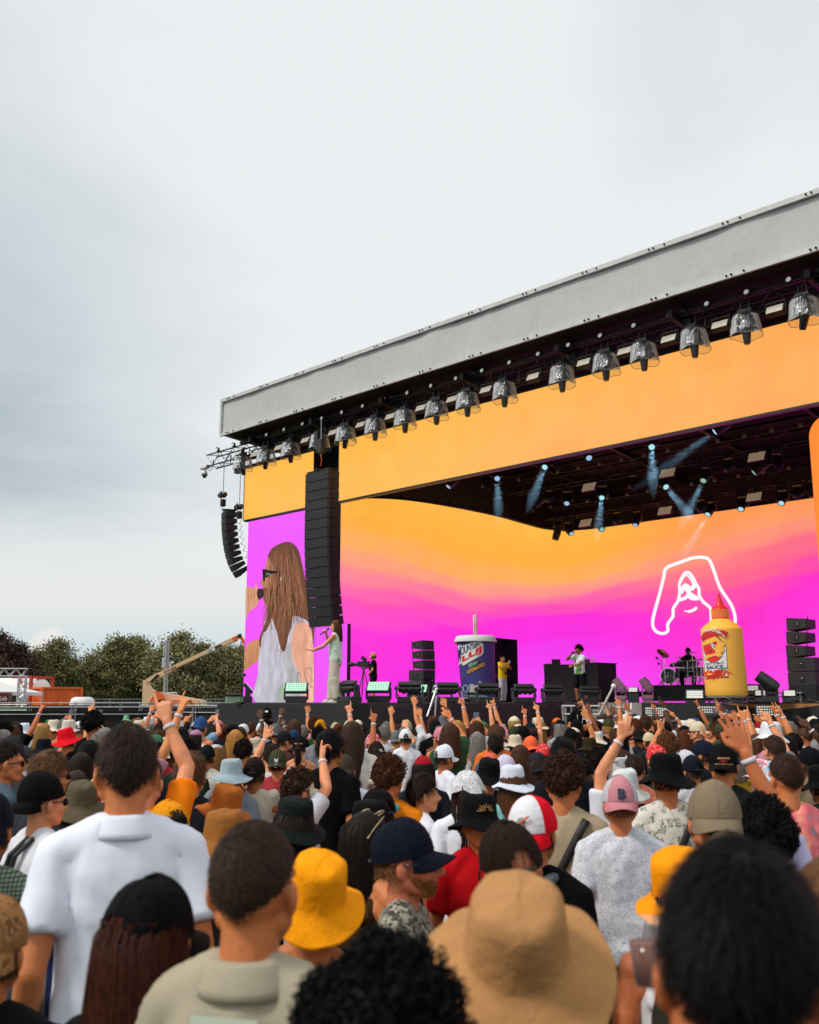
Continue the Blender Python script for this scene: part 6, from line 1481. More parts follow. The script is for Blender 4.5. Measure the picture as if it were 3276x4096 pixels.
        for _ in range(500):
            a = rnd.random()*6.28; ph = rnd.uniform(-0.1,1.3); p = V((0,-0.01,1.655))+V((math.cos(ph)*math.cos(a)*0.085,math.cos(ph)*math.sin(a)*0.106,math.sin(ph)*0.106))
            if scalp_ok(p,1.572): strand(mb,[p,p*0.55+c*0.45+(p-V((0,-.01,1.64))).normalized()*0.022,p*0.15+c*0.85],0.002)
    elif kind == 'under':   # short hair seen below a cap
        scalp(mb,0.005,1.585,0.01,3)
        for _ in range(700):
            a = math.pi*rnd.uniform(1.0,2.0); z = rnd.uniform(1.585,1.64); strand(mb,[V((math.cos(a)*0.084,-0.01+math.sin(a)*0.103,z)),V((math.cos(a)*0.088,-0.012+math.sin(a)*0.108,z-0.014))],0.0018)
    elif kind == 'underlong':
        HAIR[kind] = hair_mesh('long'); return HAIR[kind]
    elif kind == 'bald': return None
    me = mb.mesh('hair',M_HAIR,True); HAIR[kind] = me; return me
# ---- hats (local to the 1.75 m head)
HATS = {}
def cap_mesh(kind):
    """cap crown opens at the rear (strap) ; kind cap"""
    if kind in HATS: return HATS[kind]
    mb = MB(); nu,nv = 48,14; c = V((0,-0.010,1.648)); vs = []; rad = (0.096,0.114,0.128)
    for i in range(nv+1):
        ph = math.pi/2*i/nv
        for j in range(nu):
            a = 2*math.pi*j/nu; k = 1+0.012*(abs(math.sin(a*3))**0.5-1)*math.sin(ph*2); cz = math.sin(ph); s = math.cos(ph)**0.85
            fr = max(0,math.sin(a)); vs.append(V((s*math.cos(a)*rad[0]*k,s*math.sin(a)*rad[1]*k,cz*rad[2]*(1+0.03*fr*(1-cz))+0.010*fr))+c)
    fs = []
    for i in range(nv):
        for j in range(nu):
            a = 2*math.pi*(j+0.5)/nu; back = (a-1.5*math.pi)
            if kind == 'cap' and abs(back) < 0.38 and i < 5 and (back/0.38)**2+((i)/5)**2 < 1 and i >= 1: continue
            fs.append((i*nu+j,i*nu+(j+1) % nu,(i+1)*nu+(j+1) % nu,(i+1)*nu+j))
    mb.add(vs,fs); mb.ell(c+V((0,0,rad[2]+0.004)),(0.008,0.008,0.005),nu=8,nv=5)
    for k in range(6):
        a = k*math.pi/3+math.pi/6; mb.tube([c+V((math.cos(ph)**0.85*math.cos(a)*rad[0]*1.004,math.cos(ph)**0.85*math.sin(a)*rad[1]*1.004,math.sin(ph)*rad[2]*1.004+0.010*max(0,math.sin(a)))) for ph in np.linspace(0.05,1.5,8)],0.0018,4,False)
        aa = k*math.pi/3; mb.ell(c+V((math.cos(0.95)**0.85*math.cos(aa)*rad[0],math.cos(0.95)**0.85*math.sin(aa)*rad[1],math.sin(0.95)*rad[2])),(0.005,0.005,0.005),nu=6,nv=4)
    me = mb.mesh('cap',M_HAT,True); HATS[kind] = me; return me
def visor_mesh():
    if 'visor' in HATS: return HATS['visor']
    mb = MB(); vs = []; n = 20; m = 6
    for s_ in (0,1):
        for i in range(m+1):
            q = i/m
            for j in range(n+1):
                a = math.pi*(0.13+0.74*j/n); r = 1.0; x = math.cos(a)*0.093; y = math.sin(a)*0.112-0.01; ext = q*0.075*(math.sin(math.pi*(j/n)))**0.55; vs.append((x*(1+0.05*q),y+ext,1.656-0.35*ext-0.55*x*x/0.09*1.1*q+(0.0 if s_ == 0 else -0.004)))
    k = (m+1)*(n+1)
    fs = [(i*(n+1)+j,i*(n+1)+j+1,(i+1)*(n+1)+j+1,(i+1)*(n+1)+j) for i in range(m) for j in range(n)]; fs += [tuple(k+t for t in f[::-1]) for f in fs]
    fs += [(m*(n+1)+j,m*(n+1)+j+1,k+m*(n+1)+j+1,k+m*(n+1)+j) for j in range(n)]
    mb.add(vs,fs); me = mb.mesh('visor',M_HAT,True); HATS['visor'] = me; return me
def bucket_mesh(wide=1.0):
    key = 'bucket%.2f' % wide
    if key in HATS: return HATS[key]
    mb = MB(); n = 56; vs = []
    prof = [(0.002,0.124,0),(0.060,0.122,0),(0.082,0.112,0),(0.090,0.092,0),(0.095,0.050,0),(0.099,0.014,0),(0.101,0.006,0),(0.104,0.0,0.1)]
    for q in np.linspace(0.08,1,17): prof.append((0.102+0.068*wide*q,-0.002-0.052*q*(1.15-0.3*q)+(0.0016 if int(round(q*17)) % 2 else -0.0008),q))
    prof.append((0.1695+0.068*(wide-1),-0.052,1));
    for i,(r,z,q) in enumerate(prof):
        for j in range(n):
            a = 2*math.pi*j/n; w = 1+0.05*mnoise.noise(V((math.cos(a)*1.6,math.sin(a)*1.6,5)))*q; cw = 1+0.05*mnoise.noise(V((math.cos(a)*2,math.sin(a)*2,z*18)))*(1-q)
            zz = z+0.020*q*math.sin(a*2+0.6)+0.014*q*mnoise.noise(V((math.cos(a)*2.2,math.sin(a)*2.2,1)))+(0.010*mnoise.noise(V((math.cos(a)*r*25,math.sin(a)*r*25,9))) if z > 0.10 else 0)
            vs.append(V((r*w*cw*math.cos(a)*0.97,r*w*cw*math.sin(a)*1.10-0.010,1.662+zz)))
    mb.add(vs,[(i*n+j,i*n+(j+1) % n,(i+1)*n+(j+1) % n,(i+1)*n+j) for i in range(len(prof)-1) for j in range(n)])
    me = mb.mesh('bucket_hat',M_HAT,True); HATS[key] = me; return me
def bandana_mesh():
    if 'ban' in HATS: return HATS['ban']
    mb = MB(); n = 40; vs = []
    for i in range(12):
        q = i/11; ph = math.pi/2*(1-q)
        for j in range(n):
            a = 2*math.pi*j/n; c = abs(math.sin(a*2+0.78))**3; f = q; r = math.sin(math.pi/2*q)**0.8; vs.append(V((r*math.cos(a)*(0.096+0.05*f*c*max(0,q-.5)*2),r*math.sin(a)*(0.115+0.05*f*c*max(0,q-.5)*2)-0.01,1.655+0.118*math.cos(q*math.pi/2)-0.05*c*max(0,q-.6)+0.008*mnoise.noise(V((a*2,q*5,2))))))
    mb.add(vs,[(i*n+j,i*n+(j+1) % n,(i+1)*n+(j+1) % n,(i+1)*n+j) for i in range(11) for j in range(n)]); me = mb.mesh('bandana',M_HAT,True); HATS['ban'] = me; return me
# ---- printed fabrics
def pmat(name,fn):
    if name in MATS: return MATS[name]
    m = mat(name,(0.7,0.7,0.7),0.85,bump=0.06,bscale=24,spec=0.2); nt = m.node_tree; N = nt.nodes; L = nt.links
    tc = N.new('ShaderNodeTexCoord'); r = N.new('ShaderNodeValToRGB'); r.color_ramp.interpolation = 'CONSTANT'; fn(N,L,tc.outputs['Object'],r); L.new(r.outputs[0],N['Principled BSDF'].inputs['Base Color']); return m
def f_tie(N,L,co,r):
    n = N.new('ShaderNodeTexNoise'); n.inputs['Scale'].default_value = 7; n.inputs['Detail'].default_value = 2; n.inputs['Distortion'].default_value = 0.6; L.new(co,n.inputs[0]); L.new(n.outputs[0],r.inputs[0]); r.color_ramp.interpolation = 'EASE'; set_ramp(r,[(0.28,'#6f7f90'),(0.38,'#d96a70'),(0.46,'#ef7f86'),(0.54,'#f0ae78'),(0.62,'#e4c46a'),(0.72,'#c8c86a'),(0.8,'#b6a3d6')])
def f_spot(cols,sc,st=(0.0,0.56,0.60,0.64)):
    def f(N,L,co,r):
        n = N.new('ShaderNodeTexNoise'); n.inputs['Scale'].default_value = sc; n.inputs['Detail'].default_value = 4; n.inputs['Roughness'].default_value = 0.7; L.new(co,n.inputs[0]); L.new(n.outputs[0],r.inputs[0]); set_ramp(r,list(zip(st,cols)))
    return f
def f_stripe(cols,sc,ax=0):
    def f(N,L,co,r):
        sp = N.new('ShaderNodeSeparateXYZ'); L.new(co,sp.inputs[0]); m = N.new('ShaderNodeMath'); m.operation = 'MULTIPLY'; m.inputs[1].default_value = sc; L.new(sp.outputs[ax],m.inputs[0]); q = N.new('ShaderNodeMath'); q.operation = 'FRACT'; L.new(m.outputs[0],q.inputs[0]); L.new(q.outputs[0],r.inputs[0]); k = len(cols); set_ramp(r,[(i/k,c) for i,c in enumerate(cols)])
    return f
def f_check(N,L,co,r):
    sp = N.new('ShaderNodeSeparateXYZ'); L.new(co,sp.inputs[0]); o = []
    for ax in (0,2):
        m = N.new('ShaderNodeMath'); m.operation = 'MULTIPLY'; m.inputs[1].default_value = 70; L.new(sp.outputs[ax],m.inputs[0]); q = N.new('ShaderNodeMath'); q.operation = 'FRACT'; L.new(m.outputs[0],q.inputs[0]); k = N.new('ShaderNodeMath'); k.operation = 'GREATER_THAN'; k.inputs[1].default_value = 0.5; L.new(q.outputs[0],k.inputs[0]); o.append(k.outputs[0])
    a = N.new('ShaderNodeMath'); a.operation = 'ADD'; L.new(o[0],a.inputs[0]); L.new(o[1],a.inputs[1]); b = N.new('ShaderNodeMath'); b.operation = 'MULTIPLY'; b.inputs[1].default_value = 0.4; L.new(a.outputs[0],b.inputs[0]); L.new(b.outputs[0],r.inputs[0]); set_ramp(r,[(0,'#8f9a84'),(0.3,'#5f6e60'),(0.7,'#3c4a44')])
PRINTS = {'tie': f_tie,'palm': f_spot(['#dcd8cf','#4c6a3c','#c9c4b8','#8a5230','#dcd8cf'],22,(0.0,0.55,0.60,0.67,0.70)),'leaf': f_spot(['#d8dae2','#50545c','#d8dae2','#6a6e78','#d8dae2'],26,(0.0,0.50,0.515,0.58,0.60)),
          'woven': f_stripe(['#4c5c66','#3a6478','#4c5c66','#24336a','#8c8678','#33263c','#8c8678','#24336a'],4.3),'check': f_check,'camo': f_spot(['#8a6238','#a5774a','#6a4a2c','#b68c60'],14,(0.0,0.48,0.55,0.62)),'swirl': f_spot(['#9fc6d8','#e8d6e0','#d7586a','#4aa6a4','#e6e6ee'],12,(0.0,0.45,0.52,0.58,0.63)),
          'paisley': f_spot(['#d8dadd','#8a8f94','#d8dadd','#70757a','#d8dadd'],40,(0.0,0.50,0.54,0.60,0.64)),'leopard': f_spot(['#b08038','#1c1510','#d8b070','#1c1510'],45,(0.0,0.48,0.55,0.62)),'redpaisley': f_spot(['#d02028','#f0b0a8','#d02028','#d02028'],45,(0.0,0.57,0.61,0.66)),'hearts': f_spot(['#e88a94','#c02034','#e88a94'],22,(0.0,0.54,0.68)),
          'net': f_stripe(['#c4c6cc','#9a9ca4'],160,2),'wash': f_spot(['#22242a','#4a4048','#22242a'],20,(0.0,0.55,0.62)),'tiger': f_spot(['#8c8878','#3a3c38','#a8a494','#303430'],16,(0.0,0.45,0.53,0.60))}
def PM(k): return pmat('print_'+k,PRINTS[k])
# ---- assembly
BODY = {}; SHIRT = {}
def akey(arms): return None if not arms else tuple(sorted((s,tuple(round(q,3) for q in a[0]),a[1],tuple(a[2]),tuple(a[3])) for s,a in arms.items()))
def get_body(arms,vox=0.0078):
    k = (akey(arms),vox)
    if k not in BODY: m = body_mesh(arms,vox); m.materials.append(M_SKIN); BODY[k] = m
    return BODY[k]
def get_shirt(arms,kind,b=1.0):
    k = (akey(arms),kind,b)
    if k not in SHIRT: SHIRT[k] = shirt_mesh(arms,kind,b=b,seed=len(SHIRT)*1.7)
    return SHIRT[k]
_tr = {}
def band(arms,s,up=0.03,col=M_BAND):
    S,E,W,kd,pl = pose_arms(arms)[s]; f = (E-W).normalized(); c = W+f*up; mb = MB(); q = V((0,0,1)).rotation_difference(f).to_matrix().to_4x4()
    mb.lathe([(0.0295,-0.010),(0.0325,-0.008),(0.0330,0.008),(0.030,0.010)],16,Matrix.Translation(c) @ q); return mb
def headpart(name,me,root,piv_rot=(0,0,0),color=None,scale=1.0,off=(0,0,0)):
    o = ob(name,me,root,color=color); P_ = V((0,-0.01,1.60)); rt = Matrix.Rotation(piv_rot[2],4,'Z') @ Matrix.Rotation(piv_rot[0],4,'X') @ Matrix.Rotation(piv_rot[1],4,'Y')
    o.matrix_local = Matrix.Translation(P_+V(off)) @ rt @ Matrix.Scale(scale,4) @ Matrix.Translation(-P_); return o
def person(loc,rz,h,skin,label,shirt=('tee','#cccccc'),hair=('short','#2a1a12'),hat=None,arms=None,group=None,pants=None,strap=False,glasses=False,hc=None,beard=None,vox=0.0078,b=1.0,tilt=(0,0,0),bands=(),eyes=False):
    """hat=(kind, colour, reversed) ; colours are sRGB hex or names of prints"""
    root = ob('person',get_body(arms,vox)); root.location = loc; root.rotation_euler = (0,0,rz); s = h/1.755; root.scale = (s,s,s); root.color = lc(skin); tag(root,label,'person',group)
    def paint(o,c):
        if c in PRINTS: o.data = o.data.copy(); o.data.materials.clear(); o.data.materials.append(PM(c))
        else: o.color = lc(c)
        return o
    if shirt: paint(ob('shirt',get_shirt(arms,shirt[0],b),root),shirt[1])
    if shirt and shirt[0] == 'polo':
        if 'collar' not in HATS:
            mb = MB(); vs = []; n = 36
            for i,(r,z) in enumerate(((0.066,1.462),(0.0655,1.508),(0.070,1.516),(0.078,1.505),(0.095,1.468),(0.100,1.452),(0.094,1.450),(0.078,1.485))):
                for j in range(n): a = 2*math.pi*j/n; vs.append((r*math.cos(a)*1.04,r*math.sin(a)*0.93-0.022+0.02*max(0,math.sin(a)),z-0.022*max(0,math.sin(a))))
            mb.add(vs,[(i*n+j,i*n+(j+1) % n,(i+1)*n+(j+1) % n,(i+1)*n+j) for i in range(7) for j in range(n)]); HATS['collar'] = mb.mesh('collar',M_SHIRT,True)
        ob('collar',HATS['collar'],root,color=lc(shirt[1]))
    if 'p' not in _tr: _tr['p'] = trousers_mesh(vox=0.03); _tr['s'] = shoe_mesh()
    t_ = ob('trousers',_tr['p'],root,color=lin(pants or '#23262e')); ob('shoes',_tr['s'],root,color=lin('#d0d0d0'))
    hm = hair_mesh(hair[0])
    if hm: headpart('hair',hm,root,color=lin(hair[1]))
    if hat:
        kd,col,rev = hat; tl_ = tilt
        if kd == 'cap':
            c = headpart('cap',cap_mesh('cap'),root,(tl_[0]*(1 if not rev else 1),tl_[1],math.pi if rev else tl_[2]),scale=1.0); paint(c,col)
            v = paint(ob('visor',visor_mesh(),c),hc or col);
            mb = MB(); mb.tube([(0.04*math.sin(q)*1.0,-0.010-0.1155*math.cos(q*0.36),1.656) for q in np.linspace(-1.2,1.2,7)],0.006,6)
            if 'strap' not in HATS: HATS['strap'] = mb.mesh('cap_strap',M_STRAP,True)
            ob('cap_strap',HATS['strap'],c)
        elif kd == 'bucket': c = paint(headpart('bucket_hat',bucket_mesh(),root,tl_),col)
        elif kd == 'wide': c = paint(headpart('bucket_hat',bucket_mesh(1.3),root,tl_),col)
        elif kd == 'beanie': c = paint(headpart('cap',cap_mesh('beanie'),root,tl_),col)
        elif kd == 'bandana': c = paint(headpart('bandana',bandana_mesh(),root,tl_),col)
    if strap:
        if 'xb' not in HATS:
            mb = MB(); vs = []; fs = []
            for i,q in enumerate(np.linspace(0,1,14)):
                x = 0.125-0.27*q; z = 1.462-0.50*q; y = -(0.114+0.024*math.sin(math.pi*min(1,q*1.1+0.1))) if q > 0.06 else -0.085; dx,dz = 0.019,-0.010; vs += [(x-dx,y,z-dz),(x+dx,y,z+dz),(x-dx,y+0.006,z-dz),(x+dx,y+0.006,z+dz)]
                if i: k = 4*i; fs += [(k-4,k-3,k+1,k),(k-2,k+2,k+3,k-1),(k-4,k,k+2,k-2),(k-3,k-1,k+3,k+1)]
            mb.add(vs,fs); HATS['xb'] = mb.mesh('bag_strap',M_STRAP,True)
        ob('bag_strap',HATS['xb'],root)
    if glasses:
        if 'sg' not in HATS:
            mb = MB()
            for sx in (-1,1):
                mb.ell((sx*0.033,0.098,1.628),(0.026,0.007,0.019)); mb.tube([(sx*0.055,0.09,1.635),(sx*0.086,0.04,1.637),(sx*0.088,-0.01,1.635)],0.0032,5)
            mb.tube([(-0.012,0.108,1.632),(0.012,0.108,1.632)],0.003,5); HATS['sg'] = mb.mesh('sunglasses',M_SUNG,True)
        ob('sunglasses',HATS['sg'],root)
    if eyes:
        mb = MB()
        for sx in (-1,1): mb.ell((sx*0.031,0.083,1.630),(0.015,0.012,0.009));
        ob('eye',mb.mesh('eye',mat('eye_white',(0.6,0.57,0.53),0.3),True),root); mb = MB()
        for sx in (-1,1): mb.ell((sx*0.031,0.094,1.630),(0.007,0.003,0.007)); mb.caps((sx*0.016,0.101,1.653),(sx*0.050,0.083,1.655),0.005,0.004,6)
        ob('eyebrow',mb.mesh('eyebrow',mat('brow_dark',(0.05,0.03,0.02),0.6),True),root)
    if beard:
        if 'bd' not in HATS:
            mb = MB(); rnd = random.Random(3)
            for _ in range(2600):
                a = rnd.uniform(0.03,math.pi-0.03); q = rnd.random(); z = 1.598-0.052*q-0.016*math.sin(a); r = 0.071-0.017*q; y = 0.004+math.sin(a)*(0.100-0.018*q); x = math.cos(a)*r
                if z > 1.572 and abs(x) < 0.03 and z < 1.598 and rnd.random() < 0.8: continue
                p = V((x,y,z)); d = V((x*0.6,0.5*math.sin(a),-0.9)).normalized(); strand(mb,[p-d*0.003,p+d*0.006,p+d*0.013+V((0,0,-0.003))],0.0016)
            HATS['bd'] = mb.mesh('beard',M_HAIR,True)
        ob('beard',HATS['bd'],root,color=lin(beard))
    for s_ in bands:
        k = ('band',akey(arms),s_)
        if k not in HATS: HATS[k] = band(arms,s_).mesh('wristband',M_BAND,True)
        ob('wristband',HATS[k],root)
    return root
# ================================================================== people on and by the stage
def aim(p): return math.atan2(p[1],p[0])-math.pi/2
def face(p,r): return aim(p)+R(r)      # r=0 looks straight away from the camera spot, +90 left, -90 right
def to_local(root,w): return root.matrix_basis.inverted() @ V(w)
def headphones(root):
    mb = MB(); mb.tube([(math.cos(a)*0.092,-0.005,1.64+math.sin(a)*0.125) for a in np.linspace(0.0,math.pi,14)],0.009,6)
    for s in (-1,1): mb.lathe([(0,-0.022),(0.034,-0.022),(0.038,0.0),(0.034,0.022),(0,0.022)],14,Matrix.Translation((s*0.094,-0.005,1.625)) @ Matrix.Rotation(R(90),4,'Y'))
    mb.build('headphones',M_BLKP,root,True)
def mic(root,a,b,label):
    A = root.matrix_basis @ V(a); B = root.matrix_basis @ V(b); t = thing('microphone',label,'microphone',A)
    mb = MB(); mb.tube([(0,0,0),B-A],[0.013,0.019],10); mb.build('handle',M_BLKP,t); mb = MB(); mb.ell(B-A,(0.028,0.028,0.030)); mb.build('grille',mat('mic_grille',(0.06,0.06,0.06),0.4,0.6),t,True)
# singer
p = onD(1338,2808,22.1); sc_h = 1.79
arms = {-1: ((-0.23,0.44,1.10),'open',(-0.5,-0.3,-0.8),(0,0.2,1)),1: ((0.055,0.235,1.50),'grip',(0.8,0,-0.6),(-1,0,0.2))}
lgs = {1: ((.09,0,.90),(.11,.07,.49),(.12,.10,.08)),-1: ((-.09,0,.90),(-.11,-.02,.49),(-.12,-.10,.08))}
def dressed(loc,rz,h,skin,label,arms,legs,top,topc,hairk,pant,w=1.0,short=False,shoe='#c8c4b8',hat=None,**k):
    root = ob('person',body_mesh(arms,0.0075,legs=legs)); root.data.materials.append(M_SKIN); root.location = loc; root.rotation_euler = (0,0,rz); s = h/1.755; root.scale = (s,s,s); root.color = lin(skin); tag(root,label,'person')
    o = ob('shirt',shirt_mesh(arms,top,b=1.05,hem=0.88,seed=7,amp=0.009),root)
    if topc in PRINTS: o.data.materials.clear(); o.data.materials.append(PM(topc))
    else: o.color = lin(topc)
    ob('shorts' if short else 'trousers',trousers_mesh(legs,w,short),root,color=lin(pant)); ob('shoes',shoe_mesh({q: v[2] for q,v in legs.items()} if legs else None),root,color=lin(shoe))
    hm = hair_mesh(hairk[0]);
    if hm: headpart('hair',hm,root,color=lin(hairk[1]))
    if hat: c = headpart('cap',cap_mesh('cap'),root,color=lin(hat)); ob('visor',visor_mesh(),c,color=lin(hat))
    return root
sg = dressed((p.x,p.y,DECK),face(p,72),sc_h,'#d89a74','long-haired singer in mint vest and cream trousers, microphone at mouth, on the catwalk',arms,lgs,'vest','#cfe6d4',('wavy','#5c3a28'),'#c9bfae',1.5)
mic(sg,(0.03,0.36,1.45),(0.0,0.165,1.575),'black handheld microphone held by the long-haired singer on the catwalk')
mb = MB(); mb.tube([(-0.155,-0.13,0.96),(-0.15,-0.145,0.90),(-0.155,-0.14,0.84),(-0.17,-0.13,0.90),(-0.165,-0.12,0.95)],0.006,5); mb.build('drawstring',mat('cord_grey',(0.1,0.1,0.1),0.6),sg)
# camera operator
p = onD(1492,2808,35.0); arms = {1: ((0.16,0.34,1.30),'grip',(0.6,-0.2,-0.8),(0,0,1)),-1: ((-0.14,0.10,1.02),'relax',(-0.9,-0.6,-0.2),(1,0,0))}
co = dressed((p.x,p.y,DECK),face(p,75),1.69,'#c98a62','camera operator in tan cap, headphones and black T-shirt with a pale print on its back',arms,None,'tee','#15151a',('under','#6a4a30'),'#17181c',1.0,True,'#202020','#c9975a'); headphones(co)
mb = MB(); random.seed(12)
for i in range(40): q = random.random(); mb.ell((random.gauss(0,0.035+0.03*(1-q)),-0.135,1.02+0.32*q),(0.012,0.004,0.014),nu=6,nv=4)
mb.build('print',mat('print_pale','#86917c',0.7),co)
fw = co.matrix_basis.to_3x3() @ V((0,1,0)); tp = V((p.x,p.y,DECK))+fw*0.36; t = thing('video_camera','broadcast video camera on a tripod in front of the camera operator','camera',tp,co.rotation_euler[2])
mb = MB()
for a in (0.5,2.6,4.7): mb.tube([(0,0,1.15),(0.30*math.cos(a),0.30*math.sin(a),0.02)],0.018,6); mb.tube([(0.03,0,1.1),(0.33*math.cos(a),0.30*math.sin(a),0.02)],0.012,6)
mb.box((0,0,1.17),(0.12,0.14,0.08)); mb.build('tripod',mat('tripod_grey',(0.07,0.07,0.075),0.4,0.5),t)
mb = MB(); mb.bbox((0,0.0,1.32),(0.14,0.42,0.20),0.02); mb.build('camera_body',M_BLKP,t); mb = MB(); mb.lathe([(0,0),(0.06,0),(0.06,0.16),(0.078,0.2),(0.08,0.32),(0.07,0.33),(0,0.31)],16,Matrix.Translation((0,0.2,1.31)) @ Matrix.Rotation(R(-90),4,'X')); mb.build('lens',M_BLKP,t); mb = MB(); mb.bbox((-0.05,-0.02,1.50),(0.12,0.2,0.12),0.02,Matrix.Rotation(0.6,3,'X')); mb.tube([(0,0,1.4),(-0.03,0,1.5)],0.015,6); mb.build('viewfinder',M_BLKP,t)
# man in yellow
p = onD(2012,2808,38.0); arms = {1: ((0.10,0.30,1.42),'grip',(0.8,0,-0.8),(-0.8,0.2,0)),-1: ((-0.03,0.31,1.40),'grip',(-0.8,0,-0.8),(0.8,0.2,0))}
ym = dressed((p.x,p.y,DECK),face(p,-128),1.74,'#c08560','man in yellow T-shirt and white trousers drinking beside the giant cup',arms,None,'tee','#f2d21c',('buzz','#1c130e'),'#cfccd4',1.15,False,'#15151a')
mb = MB(); mb.tube([(-0.06,0.0,1.46),(-0.05,0.12,1.3),(0,0.145,1.17),(0.05,0.12,1.3),(0.06,0.0,1.46)],0.005,5); mb.bbox((0,0.15,1.10),(0.07,0.02,0.13),0.008); mb.build('lanyard',M_BLKP,ym)
B = ym.matrix_basis @ V((0.035,0.37,1.44)); t = thing('drink_cup','small clear plastic cup held by the man in yellow','cup',B); mb = MB(); mb.lathe([(0,0),(0.03,0),(0.042,0.11),(0.044,0.115)],14); mb.build('cup_body',mat('frosted_cup',(0.7,0.6,0.75),0.3),t,True)
mb = MB();
for sx in (-1,1): mb.ell((sx*0.031,0.092,1.630),(0.012,0.006,0.005))
# performer at the desk
p = onD(2322,2808,33.2); arms = {1: ((0.10,0.24,1.50),'grip',(0.9,0.1,-0.6),(-0.6,0,0.6)),-1: ((0.05,0.27,1.14),'relax',(-1,0.3,-0.3),(0,-1,0))}
def f_quarter(N,L,co_,r):
    sp = N.new('ShaderNodeSeparateXYZ'); L.new(co_,sp.inputs[0]); a = N.new('ShaderNodeMath'); a.operation = 'GREATER_THAN'; a.inputs[1].default_value = 0.03; L.new(sp.outputs[0],a.inputs[0]); b = N.new('ShaderNodeMath'); b.operation = 'GREATER_THAN'; b.inputs[1].default_value = 1.22; L.new(sp.outputs[2],b.inputs[0])
    e = N.new('ShaderNodeMath'); e.operation = 'COMPARE'; e.inputs[2].default_value = 0.1; L.new(a.outputs[0],e.inputs[0]); L.new(b.outputs[0],e.inputs[1]); ab = N.new('ShaderNodeMath'); ab.operation = 'ABSOLUTE'; L.new(sp.outputs[0],ab.inputs[0]); c = N.new('ShaderNodeMath'); c.operation = 'LESS_THAN'; c.inputs[1].default_value = 0.15; L.new(ab.outputs[0],c.inputs[0]); m = N.new('ShaderNodeMath'); m.operation = 'MULTIPLY'; L.new(e.outputs[0],m.inputs[0]); L.new(c.outputs[0],m.inputs[1]); L.new(m.outputs[0],r.inputs[0]); set_ramp(r,[(0,'#d8dce6'),(0.5,'#6f9a58')])
PRINTS['quarter'] = f_quarter
pf = dressed((p.x,p.y,DECK),face(p,140),1.80,'#9c6238','performer with afro and sunglasses in white and green shirt, microphone at mouth',arms,{1: ((.09,0,.90),(.12,.04,.49),(.12,.0,.08)),-1: ((-.09,0,.90),(-.14,.02,.49),(-.20,-.10,.08))},'tee','quarter',('afro','#0c0908'),'#15151a',1.0,True,'#101010')
ob('sunglasses',(lambda: (HATS.get('sg')))() or MB().mesh('x'),pf) if HATS.get('sg') else None
mic(pf,(0.12,0.30,1.46),(0.0,0.145,1.575),'black handheld microphone held by the performer in white and green')
mb = MB(); mb.box((0.19,0.0,0.75),(0.008,0.02,0.34)); mb.box((0.19,0.035,0.75),(0.008,0.012,0.34)); mb.build('side_stripe',M_WHITE,pf)
# drummer (seated)
p = onD(2540+755/3.448,2742,YDr/math.cos(R(29))+0.9); zt = onD(2540+745/3.448,2350+820/3.448,math.hypot(p.x,p.y)).z
lg = {1: ((.10,0,.90),(.22,.36,.86),(.20,.34,.42)),-1: ((-.10,0,.90),(-.22,.36,.86),(-.20,.34,.42))}
arms = {1: ((0.26,0.36,1.14),'fist',(0.8,-0.5,-0.5),(0,0,-1)),-1: ((-0.20,0.38,1.22),'fist',(-0.8,-0.5,-0.5),(0,0,-1))}
dr = dressed((p.x,p.y,zt-1.80),face(p,172),1.76,'#3a2418','drummer in black beanie and black clothes seated behind the drum kit',arms,lg,'long','#0d0d10',('bald','#000000'),'#0d0d10',1.0,False,'#0d0d10'); o = headpart('beanie',cap_mesh('beanie'),dr,color=lin('#0d0d10'))
t = thing('drum_stool','small black round drum stool under the drummer','stool',(p.x,p.y,ZR)); sh_ = max(0.2,zt-1.80+0.82-ZR)
mb = MB(); mb.lathe([(0,sh_-0.08),(0.17,sh_-0.07),(0.17,sh_-0.01),(0,sh_)],18); mb.build('seat',M_BLKP,t); mb = MB(); mb.tube([(0,0,sh_-0.08),(0,0,0.1)],0.02,6); [mb.tube([(0,0,0.2),(0.2*math.cos(a),0.2*math.sin(a),0.01)],0.012,5) for a in (0,2.1,4.2)]; mb.build('stand',M_CHR,t)
# guards in the pit
CROSS = {1: ((-0.02,0.235,1.14),'relax',(1,0.2,-0.4),(0,-1,0)),-1: ((0.02,0.265,1.17),'relax',(-1,0.2,-0.4),(0,-1,0))}
p = onD(2322,2808,22.6); zt = onD(2322,2794,22.6).z
g1 = person((p.x,p.y,zt-1.80),face(p,172),1.80,'#a86f48','bearded pit guard with headphones, sunglasses and folded arms below the stage stairs',('polo','#0f1016'),('buzz','#0f0c0a'),arms=CROSS,glasses=True,beard='#0f0c0a',vox=0.0075); headphones(g1)
mb = MB()
for s in (-1,1): mb.tube([(s*0.06,-0.0,1.48),(s*0.06,0.125,1.38),(s*0.035,0.14,1.2),(0,0.145,1.1)],0.006,5)
mb.box((-0.09,0.137,1.335),(0.07,0.008,0.045)); mb.build('lanyard',mat('lanyard_white',(0.5,0.5,0.5),0.6),g1)
t = thing('pit_step','low grey step under the bearded pit guard','step',(p.x,p.y,0)); mb = MB(); mb.bbox((0,0,max(0.04,zt-1.80)/2),(0.9,0.7,max(0.04,zt-1.80)),0.01); mb.build('step_body',M_GREYPIPE,t)
ob('sunglasses',HATS['sg'],pf)
p = onD(1068,2808,20.6); zt = onD(1068,2829,20.6).z
g2 = person((p.x,p.y,0),face(p,178),zt-0.03,'#4a2c1c','pit guard in black cap, headphones and sunglasses before the catwalk end',('polo','#0f1016'),('buzz','#0a0807'),('cap','#101014',False),arms=CROSS,glasses=True,vox=0.0075); headphones(g2)
